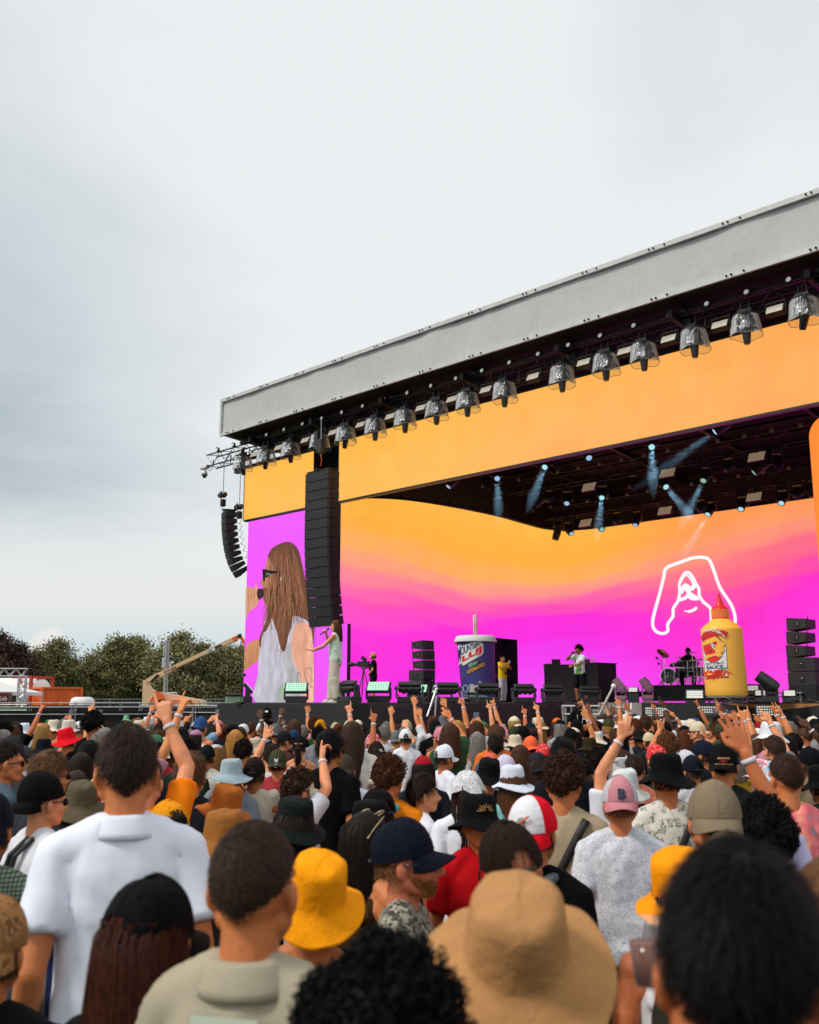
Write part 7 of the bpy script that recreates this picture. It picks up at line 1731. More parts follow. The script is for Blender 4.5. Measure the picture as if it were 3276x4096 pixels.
mb = MB(); mb.box((0,0.109,1.705),(0.06,0.006,0.035),Matrix.Rotation(R(20),3,'X')); mb.build('cap_patch',M_WHITE,g2)
# ================================================================== the crowd: people singled out in the photograph
X0 = (0,820,1640,2456,0,820,1640,2456)
HW = {None: 0.170,'cap': 0.192,'beanie': 0.192,'bucket': 0.335,'wide': 0.37,'bandana': 0.21}
PLACED = []
SK = ['#d8925f','#cf8656','#e29e76','#b56f42','#c67a4e','#8a5232','#5c3824']
def spot(c,cx,top,w,hk,profile=False,rw=None,xh=0.0):
    nx = X0[c]+cx/2.1024; ny = (2750 if c < 4 else 3300)+top/2.1024
    d = 8523*(rw or (0.225 if profile else HW[hk]))/w; q = onD(nx,ny,d); ex = {None: 0.012,'cap': 0.026,'beanie': 0.026,'bucket': 0.034,'wide': 0.034,'bandana': 0.02}[hk]+xh
    h = q.z-ex
    sl_ = (CAMZ-q.z)/d
    if h < 1.49 and sl_ > 0: d = (CAMZ-1.49-ex)/sl_
    if h > 1.93 and sl_ > 0: d = max(d,(CAMZ-1.93)/sl_)
    q = onD(nx,ny,d); return q,max(1.40,q.z-ex),d,nx,ny
STG = V((-17.5,16.5,0))
def C(c,cx,top,w,label,shirt,hair,hat=None,skin=0,r=None,arms=(),profile=False,rw=None,**k):
    q,h,d,nx,ny = spot(c,cx,top,w,hat[0] if hat else None,profile,rw,{'bigcurl': 0.055,'afro': 0.05,'curly': 0.03,'fluffy': 0.02,'mop': 0.015}.get(hair[0],0) if not hat else 0)
    rz = face(q,r) if r is not None else math.atan2(STG.y-q.y,STG.x-q.x)-math.pi/2
    s = h/1.755; M = Matrix.Translation((q.x,q.y,0)) @ Matrix.Rotation(rz,4,'Z') @ Matrix.Scale(s,4); Mi = M.inverted(); A = {}
    for sd,hc,hx,hy,kd,dd in arms:
        l = min((Mi @ onD(X0[hc]+hx/2.1024,(2750 if hc < 4 else 3300)+hy/2.1024,d+q_*0.03) for q_ in range(-12,24)),key=lambda l: abs((l-V((sd*0.17,0,1.45))).length-0.535)+(0.25 if l.y < -0.05 else 0))
        A[sd] = (tuple(l),kd,(sd*0.9,0.2,-0.9),(0,1,0) if kd != 'grip' else (-sd,0,0))
    near = d < 6
    o = person((q.x,q.y,0),rz,h,SK[skin] if isinstance(skin,int) else skin,label,shirt,hair,(hat[0],hat[1],hat[2] if len(hat) > 2 else False) if hat else None,arms=A or None,vox=0.0065 if (d < 4 or A) else 0.0078,**k)
    PLACED.append((q.x,q.y,d,nx,ny,(w if profile or hat is None else w)/2.1024,o)); return o,A,M
W_,B_,N_ = '#e4e8f0','#121216','#1e2436'
# --- left block
polo,_,_ = C(0,1085,312,440,'tall man with dark cropped fade hair in a white polo shirt, left foreground',('polo','#e6ecf8'),('dense','#33261f'),None,1,4,b=1.0)
C(0,60,445,300,'dark-haired man with black glasses in profile at the left edge',('tee','#5a6a78'),('short','#241a16'),None,1,-80,profile=True,glasses=True)
C(0,-95,850,440,'man in navy cap and grey-green check shirt cut by the left edge',('tee','check'),('under','#2a1c14'),('cap','#1c2230',True),1,-15,b=1.1)
C(0,385,695,395,'boy in backwards black cap and gold sunglasses, white T-shirt with red box print',('tee','#dfe0e6'),('short','#3a2a20'),('cap','#0e0e12',True),2,-62,profile=True,glasses=True,tilt=(-0.12,0,0))
vans = PLACED[-1][6]
C(0,430,515,335,'person with tousled sandy hair and wraparound sunglasses facing right',('tee','#3c4048'),('mop','#5f432b'),None,0,-60,profile=True,glasses=True)
C(0,205,295,180,'person in white bucket hat with elbow raised, white T-shirt',('tee',W_),('under','#4a3426'),('bucket','#e2e5f2'),0,-20,arms=[(1,0,330,340,'fist',-0.1)])
C(0,580,335,250,'person in bright red bucket hat, palm held up behind it',('tee','#20242c'),('under','#3a281c'),('bucket','#e2182c'),0,arms=[(-1,0,540,500,'open',-0.35)],tilt=(0.1,-0.2,0))
C(0,585,268,190,'person in cream bucket hat behind the red one',('tee','#6a6e72'),('under','#3a281c'),('bucket','#d6cfc0'),1)
C(0,375,425,180,'person in dark navy bucket hat left of the red one',('tee','#22262e'),('under','#3a281c'),('bucket','#18202c'),1)
C(0,100,400,200,'person in charcoal cap with brim to the right near the left edge',('tee','#46484c'),('under','#3a281c'),('cap','#3a3a3e',False),1,-50)
C(0,200,485,150,'person in faded grey cap with a white and orange bandana',('tee','#c8c4c0'),('under','#3a281c'),('cap','#4a4a4c',False),1,-30)
C(0,690,540,180,'woman with straight dark brown hair behind the tall man, bare shoulders',('tank','#2a2a30'),('long','#241916'),None,0)
C(0,765,438,165,'person with tousled black hair just left of the tall man in polo',('tee','#50555e'),('mop','#14100f'),None,1)
C(0,650,690,190,'woman with straight chestnut hair in a pale denim shirt',('tee','#8fa6c0'),('long','#35241c'),None,0)
C(0,690,775,470,'person in wide olive brimmed hat between boy and tall man',('tee','#6f6a58'),('under','#30221a'),('wide','#6b6250'),1,tilt=(0.15,0.12,0))
C(0,1310,795,250,'person in plain navy hat just right of the tall man',('tee','#1c2430'),('under','#30221a'),('beanie','#1b2233'),1)
C(0,1420,938,370,'person in mustard yellow cap with dark hair bun',('tee','#b8402c'),('bun','#15100e'),('cap','#e09a1c',False),1,25)
C(0,1550,420,175,'person with curly black hair in a dark green top left of centre',('tee','#24382c'),('curly','#17110f'),None,3)
C(0,1610,528,250,'person with tousled reddish brown hair left of centre',('tee','#2c2c34'),('mop','#5a3b22'),None,0)
C(0,1650,352,120,'person in washed pink cap with a magenta hair band',('tee','#46505c'),('underlong','#2a1c16'),('cap','#b78aa8',False),0,-40)
C(0,1065,233,90,'person in mint green cap in the far left crowd',('tee','#3c4048'),('under','#2a1c16'),('bucket','#7fbf9c'),1)
C(0,790,198,115,'person with curly black hair and glasses in the far left crowd',('tee','#16161a'),('afro','#100c0b'),None,3,-40,glasses=True)
C(0,1230,560,290,'person in orange T-shirt reaching up with a pointing hand, partly behind the tall man',('tee','#f08a18'),('short','#3a2a1e'),None,2,arms=[(1,0,1405,285,'point',-0.1)],bands=(1,))
C(0,640,1190,430,'person in blue and grey striped woven shirt hidden behind the tall man',('long','woven'),('short','#2a1e18'),None,3,b=1.12)
# --- centre left
C(1,150,800,540,'person in big rust brown bucket hat, centre left',('tee','#5c4434'),('under','#2a1c14'),('bucket','#b26c2e'),1,tilt=(0.05,0.25,0))
C(1,175,1010,470,'person in tan corduroy bucket hat below the rust one',('tee','#2c2a2a'),('under','#2a1c14'),('bucket','#a2703a'),1)
buz,_,_ = C(1,430,1085,720,'man with short buzzed brown hair in beige shirt, foreground left of centre',('polo','#b3ac98'),('densebuzz','#35261c'),None,1,-22,b=1.06)
C(1,615,515,185,'person in olive green cap worn backwards over a coral red T-shirt',('tee','#b0484e'),('under','#2a1c14'),('cap','#4a4c3a',True),1,strap=True)
nyc = PLACED[-1][6]
C(1,420,580,215,'person in plain dark brown cap, opening at the back, cream T-shirt',('tee','#c8bfb0'),('under','#1c1310'),('cap','#2a201d',False),3,arms=[(1,1,385,885,'point',-0.25)],bands=(1,))
C(1,225,590,220,'person in pale blue grey bucket hat with two fingers raised before it',('tee','#8a9098'),('under','#2a1c14'),('wide','#a9bcc4'),1,arms=[(-1,1,195,800,'peace',-0.3)])
C(1,425,418,200,'person in light beige bucket hat left of the olive cap',('tee','#c8c0b0'),('under','#2a1c14'),('bucket','#c9bda6'),1)
C(1,560,470,0.17*8523/9.5,'person raising two joined hands straight up before the pit guard',('tee','#d8d8da'),('crop','#2a1c14'),None,2,arms=[(-1,1,505,430,'open',-0.1)],bands=(-1,))
C(1,800,688,250,'young man in cream cap with curly brown hair, arm up pointing',('tee','#cfd2da'),('curly','#3c281c'),('cap','#d9cbb8',False),2,-62,arms=[(1,1,985,600,'point',-0.15)],bands=(1,))
crm = PLACED[-1][6]
C(1,1180,560,200,'person in faded brown backwards cap, white T-shirt with black strap',('tee',W_),('under','#2a1c14'),('cap','#4e443a',True),2,strap=True)
C(1,745,908,380,'person in dark charcoal bucket hat, centre left, white T-shirt',('tee','#d8d9dc'),('underlong','#241813'),('bucket','#1e2426'),2,5,tilt=(0.1,0.1,0))
C(5,915,195,760,'person in large bright yellow bucket hat behind the buzzed man',('tank','#20201e'),('under','#3a281c'),('bucket','#f5a512'),1,-20,tilt=(0.30,0.28,0))
C(1,1060,343,205,'person with thick black hair and glasses in a black top, centre',('tee','#101014'),('fluffy','#0d0b0c'),None,1,-30,glasses=True)
C(1,1240,275,160,'person with long dark hair bleached at the ends',('tee','#d8d4cc'),('longest','#3a281e'),None,2)
C(1,1415,378,145,'person in pink cap with red hearts',('tee','#b09a78'),('under','#3a281c'),('beanie','hearts'),2)
C(1,1440,448,170,'person in dark brown cap with white lettering and tied dark hair',('bikini','#6a2f58'),('pony','#2c1c16'),('cap','#2c2423',True),1)
intl = PLACED[-1][6]
C(1,1550,560,240,'person with curly auburn hair, teal hood over an orange jacket',('hood','#e08a22'),('curly','#4a2c1c'),None,1,-20)
teal = PLACED[-1][6]
C(1,1395,930,460,'person in large black bucket hat behind the woman with sunglasses on her head',('tee','#141417'),('under','#1c1310'),('bucket','#101114'),1,-10)
C(1,1450,838,330,'person in black cap with dark glasses sliding off its side',('tee','#c86a20'),('under','#1c1310'),('cap','#0f1013',False),1,30)
C(1,1370,1030,360,'woman with long dark hair, sunglasses pushed onto her head, bare tattooed shoulder',('tank','#4a3a22'),('long','#1a1210'),None,1,-50)
wsg = PLACED[-1][6]
C(1,885,280,92,'person in rust orange cap far back below the singer',('tee','#30343c'),('under','#2a1c14'),('beanie','#b0682c'),1)
C(1,1098,290,95,'person in beige cap far back below the catwalk corner',('tee','#3c4048'),('under','#2a1c14'),('beanie','#c2b294'),1)
C(1,795,420,125,'person in black cap with orange lettering and low bun',('tank','#b8b4ae'),('pony','#2a1a14'),('cap','#121215',True),2)
airb = PLACED[-1][6]
C(1,1685,345,125,'person in clean white cap, strap at the back, white T-shirt, centre',('tee',W_),('under','#1a1412'),('cap','#dfe3ea',False),2)
C(1,670,362,130,'person in charcoal black cap with brim to the right beside a blue cap',('tee','#5a3a34'),('under','#1a1412'),('cap','#22252a',False),2,-60)
C(1,748,350,110,'person in steel blue cap beside the charcoal one',('tee','#3c4450'),('under','#1a1412'),('beanie','#2c4a6c'),1)
C(1,170,308,90,'person with short auburn locs far back on the left',('tee','#30343c'),('locs','#4a2216'),None,5)
C(1,260,350,125,'person with straight blond hair far back on the left',('tee','#c8b8a8'),('long','#b07a3c'),None,2)
C(1,275,395,125,'person in navy dotted cap with white lettering',('tee','#c8646c'),('under','#1a1412'),('cap','#1c2140',True),2)
C(1,115,440,140,'person in dark cap covered with white scrawled lettering',('tee','#3c4450'),('underlong','#8a6238'),('beanie','#161a28'),1)
scr = PLACED[-1][6]
C(1,325,430,140,'person with curly dark hair left of the beige bucket hat',('tee','#24262c'),('curly','#241814'),None,1)
C(1,20,478,150,'person with sleek black-green cap left of centre',('tee','#e0dcd0'),('under','#1a1412'),('beanie','#12201e'),1)
# --- centre right
C(2,110,708,300,'dark-haired boy in profile with sunglasses on his head, white T-shirt',('tee',W_),('mop','#251812'),None,2,-75,profile=True,eyes=True)
C(2,110,568,190,'person in fuzzy crimson beanie, centre',('tee','#2c3038'),('underlong','#17100e'),('beanie','#a81e30'),1)
C(2,290,475,175,'person in glossy white cap with black strap at its opening',('tee',W_),('under','#241813'),('cap','#dfe3ee',False),1,-55)
C(2,480,690,370,'person with long brown braids under a white paisley bandana',('tee',W_),('braids','#2e1e18'),('bandana','paisley'),4,scale=None) if False else C(2,480,690,370,'person with long brown braids under a white paisley bandana',('tee',W_),('braids','#2e1e18'),('bandana','paisley'),4,rw=0.25,strap=True)
C(2,650,585,300,'person in dark slouchy black bucket hat, centre',('tee','#2c3038'),('under','#241813'),('bucket','#131416'),1,tilt=(0.2,0.1,0))
C(2,858,640,235,'person in white bucket hat with handwritten lettering, wavy chestnut hair, aqua top',('tee','#8fc4c4'),('wavy','#55351f'),('bucket','#d8dcea'),2)
hand_ = PLACED[-1][6]
C(2,800,558,150,'person in pale lilac cap behind the handwritten white hat',('tee','#80838a'),('under','#241813'),('beanie','#cfc6dc'),1)
C(2,925,475,165,'woman with long straight brown hair behind the slate cap',('tee','#44484f'),('longest','#43291b'),None,1)
C(2,1010,405,142,'person in bright coral cap worn backwards',('tee','#8a8c90'),('under','#241813'),('cap','#f0744e',True),1)
C(2,675,540,125,'person in salmon cap near the centre',('tee','#b0b2b4'),('under','#241813'),('cap','#d8705a',False),1)
C(2,715,390,145,'person with dark round bob of hair near the centre',('tee','#60646c'),('crop','#1d1513'),None,1)
C(2,880,393,190,'person in cream and white sun hat near the centre',('tee','#b4b0a8'),('under','#241813'),('bucket','#d6c8b0'),1)
C(2,952,320,120,'person in black beanie cap far back below the cup',('tee','#30343c'),('under','#241813'),('beanie','#0e0f12'),1)
C(2,1120,470,135,'person in scarlet patterned cap near the slate one',('tee','#30343c'),('under','#241813'),('beanie','redpaisley'),1)
C(2,1070,540,200,'person in slate grey cap worn backwards, right of centre',('tee','#30343c'),('underlong','#33201a'),('cap','#2c2e36',True),1)
C(2,1285,543,280,'tall man with curly brown fade hair, linen T-shirt and black bag strap',('tee','#b5a78e'),('curly','#3d2519'),None,1,-8,strap=True,b=1.05)
C(2,1455,588,190,'person in black cap with open leather strap, bare shoulders',('bikini','#c8cad0'),('under','#4a3424'),('cap','#121214',False),2,-15)
C(2,1280,408,205,'person with spiky black hair right of centre',('tee','#23262e'),('mop','#0e0c0e'),None,3)
C(2,1350,340,125,'person in jet black cap far back below the desk',('tee','#30343c'),('under','#241813'),('beanie','#0c0d10'),1)
C(2,1505,415,225,'person in olive brown bucket hat below the pit guard',('tee','#4c4c40'),('under','#241813'),('bucket','#3c3422'),1)
C(2,1565,368,200,'person in ivory bucket hat right of the olive brown one',('tee','#c8c8c4'),('under','#241813'),('bucket','#ddd2c0'),1)
C(2,1570,538,130,'person in leopard print headscarf',('tee','#202228'),('bigcurl','#1a1210'),('bandana','leopard'),4)
red_,_,_ = C(2,1040,890,440,'person in red and white trucker cap worn backwards, black T-shirt, dark rucksack',('tee','#101013'),('under','#2a1c14'),('cap','#e3172e',True),1,-22,tilt=(-0.15,0,0),b=1.1)
sun_,_,_ = C(2,585,880,470,'person in black bucket hat with gold sun emblem, facing the camera in sunglasses',('tee','#c21a24'),('under','#2a1c14'),('bucket','#101113'),1,-160,glasses=True,tilt=(0.05,0,0))
brn,_,_ = C(2,850,1105,560,'bald man in dark brown cap, strap opening at the back of his head',('tee','#c5c5c4'),('bald','#000000'),('cap','#2e221b',False),'#cf8c6c',22,tilt=(0.05,-0.15,0))
gin,_,_ = C(2,-20,1092,600,'smiling ginger-bearded man in navy cap and metal sunglasses, in profile',('tee','tiger'),('under','#6a4526'),('cap','#151a2c',False),'#d88a68',-98,profile=True,beard='#9a6236',glasses=True,tilt=(0.16,0,0))
pnk,_,_ = C(3,40,735,330,'person in pink and grey mesh cap worn backwards, letter B on it, leafy white shirt',('tee','leaf'),('under','#8a5a3c'),('cap','#c98a92',True),1,5,b=1.1)
C(3,70,668,480,'person in white line-patterned bucket hat behind the pink cap',('tee','#dfe2ea'),('under','#3a281c'),('bucket','#dfe4e4'),2,arms=[(-1,3,55,430,'gun',-0.2)],bands=(-1,))
# --- right block
C(3,430,543,375,'person in big black bucket hat, palm tree print shirt and black strap',('tee','palm'),('under','#1c1310'),('bucket','#0e0f12'),1,strap=True,b=1.06,rw=0.255)
C(3,350,473,185,'person in red paisley bandana behind the black bucket hat',('tee','#30343c'),('under','#1c1310'),('beanie','redpaisley'),2)
C(3,165,558,180,'person with cropped dark brown hair, sunburnt bare shoulders',('bikini','#20242c'),('short','#32221a'),None,'#d88468')
C(3,655,565,180,'person in small navy cap, white T-shirt, right of the black bucket hat',('tee','#c4c6cc'),('under','#14100f'),('cap','#1a202c',False),1)
mot,_,_ = C(3,915,465,250,'person in black backwards cap with a gold and red patch',('tee','#2a2c30'),('short','#1c1310'),('cap','#131315',True),1,-10)
C(3,750,440,175,'person in dark navy cap with brim to the left and a hand on it',('tee','#2a3038'),('under','#14100f'),('cap','#1a2436',False),1,60,arms=[(1,3,790,455,'open',-0.1)])
C(3,825,770,450,'person in worn khaki cap turned backwards with dark hair, right foreground',('tee','#55524c'),('short','#2a1c16'),('cap','#8a7c68',True),1,8,glasses=True)
C(3,1220,870,370,'person with long curly black hair, tall arm raised with wristband and flat open hand',('tee','#c9c4e4'),('bigcurl','#100d0d'),None,4,arms=[(1,3,1090,520,'open',0.1)],bands=(1,))
C(3,1240,598,270,'person in multicoloured swirl print bucket hat',('tee','#a0a4a8'),('under','#1c1310'),('bucket','swirl'),1,tilt=(0.1,0.2,0))
C(3,1430,548,265,'man with cropped brown fade hair in a pastel tie-dye T-shirt',('tee','tie'),('short','#38241a'),None,1,b=1.08)
C(3,1640,495,200,'person in black cap with dark hair at the right edge',('tee','#8a7c66'),('under','#1c1310'),('beanie','#11131a'),3)
C(3,1740,640,420,'person in large black bucket hat cut by the right edge',('tee','#1c2c28'),('under','#1c1310'),('bucket','#0b0c0f'),3)
C(3,600,520,150,'person in white and grey mesh cap beside the navy one',('tee','#9a9ca2'),('under','#1c1310'),('cap','#c9ccd6',False),1)
C(3,692,285,115,'person in cream cap with glasses looking left, far right crowd',('tee','#30343c'),('short','#1c1310'),('cap','#d6c8b0',True),2,80,glasses=True)
C(3,205,350,185,'person in dark brown grey bucket hat below the pit floods',('tee','#383a40'),('under','#1c1310'),('bucket','#2c2827'),1)
C(3,440,372,150,'person with curly ginger hair, hand raised pointing up high',('tee','#30343c'),('curly','#6a4326'),None,1,arms=[(-1,3,385,360,'point',-0.1)])
C(3,290,375,85,'person in cream skullcap between dark hats',('tee','#30343c'),('under','#1c1310'),('beanie','#d2c3a6'),1)
C(3,1340,400,0.17*8523/9.0,'person with arm slanting left, long pale forearm and wristband, right crowd',('tee','#7a7c82'),('crop','#3a281e'),None,2,arms=[(1,3,1315,300,'point',0.0)],bands=(1,))
C(3,960,1200,0.2*8523/3.0,'person in olive drab cap mostly hidden by the big dark head',('tee','#3a382e'),('under','#1c1310'),('beanie','#5c5342'),1)
big,_,_ = C(3,1027,1289,1318,'very close dark-haired man seen from behind, right foreground, out of focus',('tee','#141418'),('dense','#0a0707'),None,4,-4,rw=0.185)
C(3,1850,1380,700,'person with light brown hair cut by the right edge of the frame',('tank','#1c1c20'),('long','#5a3a20'),None,1)
C(7,590,175,880,'person in bright yellow bucket hat beside the close dark head',('tank','#d8d8dc'),('underlong','#2a1c16'),('bucket','#f5a010'),4,-5,tilt=(0.25,-0.15,0))
C(1,1472,2035,1700,'very close person with black curly hair, bottom centre, out of focus',('tee','#141418'),('bigcurl','#040404'),None,4,10,rw=0.27)
C(2,866,1530,1560,'close person in sand beige bucket hat looking down, bottom centre right',('tee','#2a2a2e'),('under','#2a1c16'),('wide','#b98f62'),3,0,tilt=(0.50,0.05,0),rw=0.335)
C(0,1286,1568,760,'woman in plain black cap with long auburn hair, bottom left',('tee','#18181c'),('longest','#38180e'),('cap','#101216',False),1,-42)
C(4,-60,540,520,'person in tan camouflage cap cut by the left edge',('tee','#1c1e22'),('under','#2a1c16'),('cap','camo',True),1)
# --- marks on caps and clothes
def capprint(root,s,size,col,z=1.70,rear=True,dz=0.0,dx=0.0,y=None,name='cap_print',bold=0.02,tilt=20):
    me = text_mesh(s,size,bold=bold*size); sc = -1 if rear else 1
    for v in me.vertices:
        x = v.co.x+dx; zz = z+v.co.y*math.cos(R(tilt)); h_ = (zz-1.648)/0.128; rr = math.sqrt(max(0.05,1-min(0.97,h_)**2))**0.85
        yy = math.sqrt(max(0,1-(x/(0.098*rr))**2))*0.114*rr+0.011
        v.co = (x*(-sc),-0.010+yy*sc,zz) if not rear else (x,-0.010-yy,zz)
    me.materials.clear(); me.materials.append(col); return ob(name,me,root)
m_w = mat('thread_white',(0.75,0.75,0.77),0.6); m_g = mat('thread_gold','#b88a48',0.6); m_n = mat('thread_navy','#1c2340',0.6); m_o = mat('thread_orange','#c98a30',0.6); m_r = mat('thread_red','#c02430',0.6)
capprint(nyc,'N',0.050,m_w,1.665,bold=0.03); capprint(nyc,'Y',0.052,m_w,1.658,bold=0.03,dx=0.003); mb = MB(); mb.lathe([(0,0),(0.020,0)],16,Matrix.Translation((0.0,-0.166,1.628)) @ Matrix.Rotation(R(68),4,'X')); mb.build('sticker',M_WHITE,nyc); capprint(airb,'AIRBORNE',0.024,m_o,1.70); capprint(intl,'INTL',0.042,m_w,1.675,dx=0.03); capprint(scr,'MPSc',0.07,m_w,1.685,bold=0.04); capprint(pnk,'B',0.075,m_n,1.672,bold=0.05); capprint(mot,'MOTORCYCLE',0.016,m_g,1.648,dx=0.02); capprint(mot,'≈≈≈≈',0.030,m_g,1.683,dx=0.02); capprint(crm,'MRO',0.018,mat('thread_brown','#6a543c',0.6),1.66,dx=0.0)
capprint(mot,'–x–',0.030,m_r,1.666,dx=0.02)
# sun emblem on black bucket hat (front)
mb = MB()
for k in range(9):
    a = math.pi*k/8; r0,r1 = 0.022,(0.040 if k % 2 else 0.046);
    def sp(x,z): return (x,-0.010+math.sqrt(max(0,1-(x/0.097)**2))*0.108+0.004,1.705+z)
    v,f = strip([(r0*math.cos(a),r0*math.sin(a)*0.8),(r1*math.cos(a),r1*math.sin(a)*0.8)],0.004,sp); mb.add(v,f)
v,f = strip(smooth_line([(-0.045,0.0),(-0.02,0.004),(-0.012,0.016),(0.0,0.02),(0.012,0.012),(0.005,0.004),(0.02,0.002),(0.045,0.0)],4),0.004,sp); mb.add(v,f)
o = mb.mesh('sun_emblem',m_g); headpart('sun_emblem',o,sun_,(0.05,0,0))
# red print on the boy's shirt back
mb = MB();
def bk(x,z): return (x,-0.128-0.0*x,z)
mb.box((-0.02,-0.134,1.22),(0.24,0.006,0.115)); mb.build('shirt_print',m_r,vans)
mb = MB(); mb.box((-0.02,-0.139,1.258),(0.19,0.004,0.016)); mb.build('shirt_print',m_w,vans)
text('VANS'[1:4],0.085,Matrix.Translation((-0.01,-0.139,1.175)) @ Matrix.Rotation(R(90),4,'X'),m_w,vans,bold=0.004)
mb = MB()
for dx in (0,0.05): mb.tube([(0.02+dx,-0.075,1.478),(-0.02+dx,-0.142,1.40),(-0.09+dx,-0.150,1.25),(-0.15+dx,-0.142,1.05)],0.013,6)
mb.build('bag_strap',M_STRAP,vans)
# teal hood
mb = MB(); mb.ell((0,-0.105,1.470),(0.115,0.06,0.045)); mb.ell((0,-0.125,1.43),(0.09,0.045,0.06)); mb.build('hood',mat('hood_teal','#3f9a96',0.85,bump=0.4,bscale=14),teal,True)
# glasses on woman's head
mb = MB()
for s in (-1,1): mb.tube([(s*0.05+0.028*math.cos(a)*0.9,0.045+0.02*math.sin(a)-0.02,1.755+0.014*math.cos(a*1)) for a in np.linspace(0,6.3,12)],0.0035,5); mb.tube([(s*0.078,0.03,1.745),(s*0.094,-0.04,1.70),(s*0.094,-0.08,1.66)],0.003,5)
mb.build('sunglasses',mat('gold_frame',(0.5,0.4,0.25),0.3,0.7),wsg)
mb = MB()
for pts in ([(0.105,1.345),(0.125,1.36),(0.13,1.335),(0.11,1.325),(0.118,1.30),(0.105,1.29)],): mb.tube([(x,-0.108,z) for x,z in smooth_line(pts,4)],0.002,4)
mb.build('tattoo',mat('tattoo_ink','#5a4438',0.6),wsg)
# white panel of the trucker cap and its planet
for o in list(red_.children):
    if o.name.startswith('cap'):
        mb = MB(); vs = []; fs = []; n = 14; m_ = 12
        for i in range(m_+1):
            ph = 0.02+1.42*i/m_
            for j in range(n+1):
                a = math.pi/2+(-0.95+1.9*j/n); s_ = math.cos(ph)**0.85; vs.append((s_*math.cos(a)*0.0972,-0.010+s_*math.sin(a)*0.1156,1.648+math.sin(ph)*0.1295*(1+0.03*math.sin(a)*(1-math.sin(ph)))+0.010*math.sin(a)))
        mb.add(vs,[(i*(n+1)+j,i*(n+1)+j+1,(i+1)*(n+1)+j+1,(i+1)*(n+1)+j) for i in range(m_) for j in range(n)]); mb.build('front_panel',mat('cap_white',(0.72,0.74,0.78),0.7,bump=0.3,bscale=50),o,True)
        mb = MB(); mb.ell((0.0,0.098,1.705),(0.018,0.006,0.018)); mb.build('emblem',mat('emblem_grey','#8a9aa0',0.6),o,True)
        mb = MB(); mb.tube([(-0.032,0.098,1.728),(0,0.112,1.705),(0.032,0.103,1.676)],0.004,6); mb.build('emblem_ring',mat('emblem_orange','#e0602a',0.6),o)
for o in list(pnk.children):
    if o.name.startswith('cap'):
        o.color = lin('#b9bac0')
        mb = MB(); vs = []; n = 14; m_ = 12
        for i in range(m_+1):
            ph = 0.02+1.42*i/m_
            for j in range(n+1):
                a = math.pi/2+(-0.80+1.6*j/n); s_ = math.cos(ph)**0.85; vs.append((s_*math.cos(a)*0.0972,-0.010+s_*math.sin(a)*0.1156,1.648+math.sin(ph)*0.1295*(1+0.03*math.sin(a)*(1-math.sin(ph)))+0.010*math.sin(a)))
        mb.add(vs,[(i*(n+1)+j,i*(n+1)+j+1,(i+1)*(n+1)+j+1,(i+1)*(n+1)+j) for i in range(m_) for j in range(n)]); mb.build('front_panel',mat('cap_pink','#c2808a',0.8,bump=0.3,bscale=50),o,True)
# patch on black cap
capprint(mot,'H',0.0001,m_g)
# rucksack on the trucker-cap man
s_ = red_.scale[0]; t = thing('rucksack','dark grey rucksack with straps on the back of the trucker-cap man','rucksack',red_.location,red_.rotation_euler[2]); t.scale = red_.scale
mb = MB(); mb.loft([(0.98,.135,.06,-.20),(1.0,.155,.085,-.20),(1.15,.165,.095,-.205),(1.32,.150,.085,-.195),(1.40,.115,.06,-.18),(1.42,.06,.03,-.17)],24,2.8); mb.build('bag_body',mat('bag_grey',(0.045,0.055,0.062),0.75,bump=0.4,bscale=30,var=0.15,vscale=9),t,True)
mb = MB(); mb.loft([(1.02,.10,.03,-.285),(1.04,.12,.05,-.285),(1.18,.118,.048,-.285),(1.21,.09,.02,-.285)],20,2.8); mb.build('front_pocket',MATS['bag_grey'],t,True)
mb = MB()
for s in (-1,1): mb.tube([(s*0.09,-0.16,1.40),(s*0.095,-0.10,1.475),(s*0.10,0.02,1.478),(s*0.11,0.12,1.38)],0.024,8)
mb.tube([(-0.145,-0.27,1.24),(0,-0.305,1.26),(0.145,-0.27,1.24)],0.004,5); mb.build('shoulder_strap',mat('strap_grey',(0.07,0.085,0.095),0.8),t,True)
text('INE',0.05,Matrix.Translation((0.02,-0.336,1.12)) @ Matrix.Rotation(R(90),4,'X'),M_STRAP,t,bold=0.003)
# beer cup near the yellow bucket hat
yl = PLACED[-5]; q = onD(2456+300/2.1024,3300+1080/2.1024,2.1); t = thing('plastic_cup','clear plastic beer cup held low beside the close dark head','cup',q)
mb = MB(); mb.lathe([(0,-0.06),(0.030,-0.06),(0.043,0.06),(0.046,0.062),(0.043,0.064)],24); mb.build('cup_body',mat('cup_clear',(0.7,0.7,0.72),0.08,alpha=0.28),t,True); mb = MB(); mb.lathe([(0,-0.055),(0.029,-0.055),(0.038,0.02),(0,0.02)],20); mb.build('drink',mat('drink_pink',(0.30,0.14,0.10),0.1,alpha=0.8),t,True)
# shirt details: patch on the beige shirt, small figure print
mb = MB(); mb.box((0.0,-0.128,1.415),(0.13,0.004,0.030),Matrix.Rotation(R(-22),3,'X')); mb.build('shirt_patch',mat('patch_pale','#a9b4a2',0.8),buz)
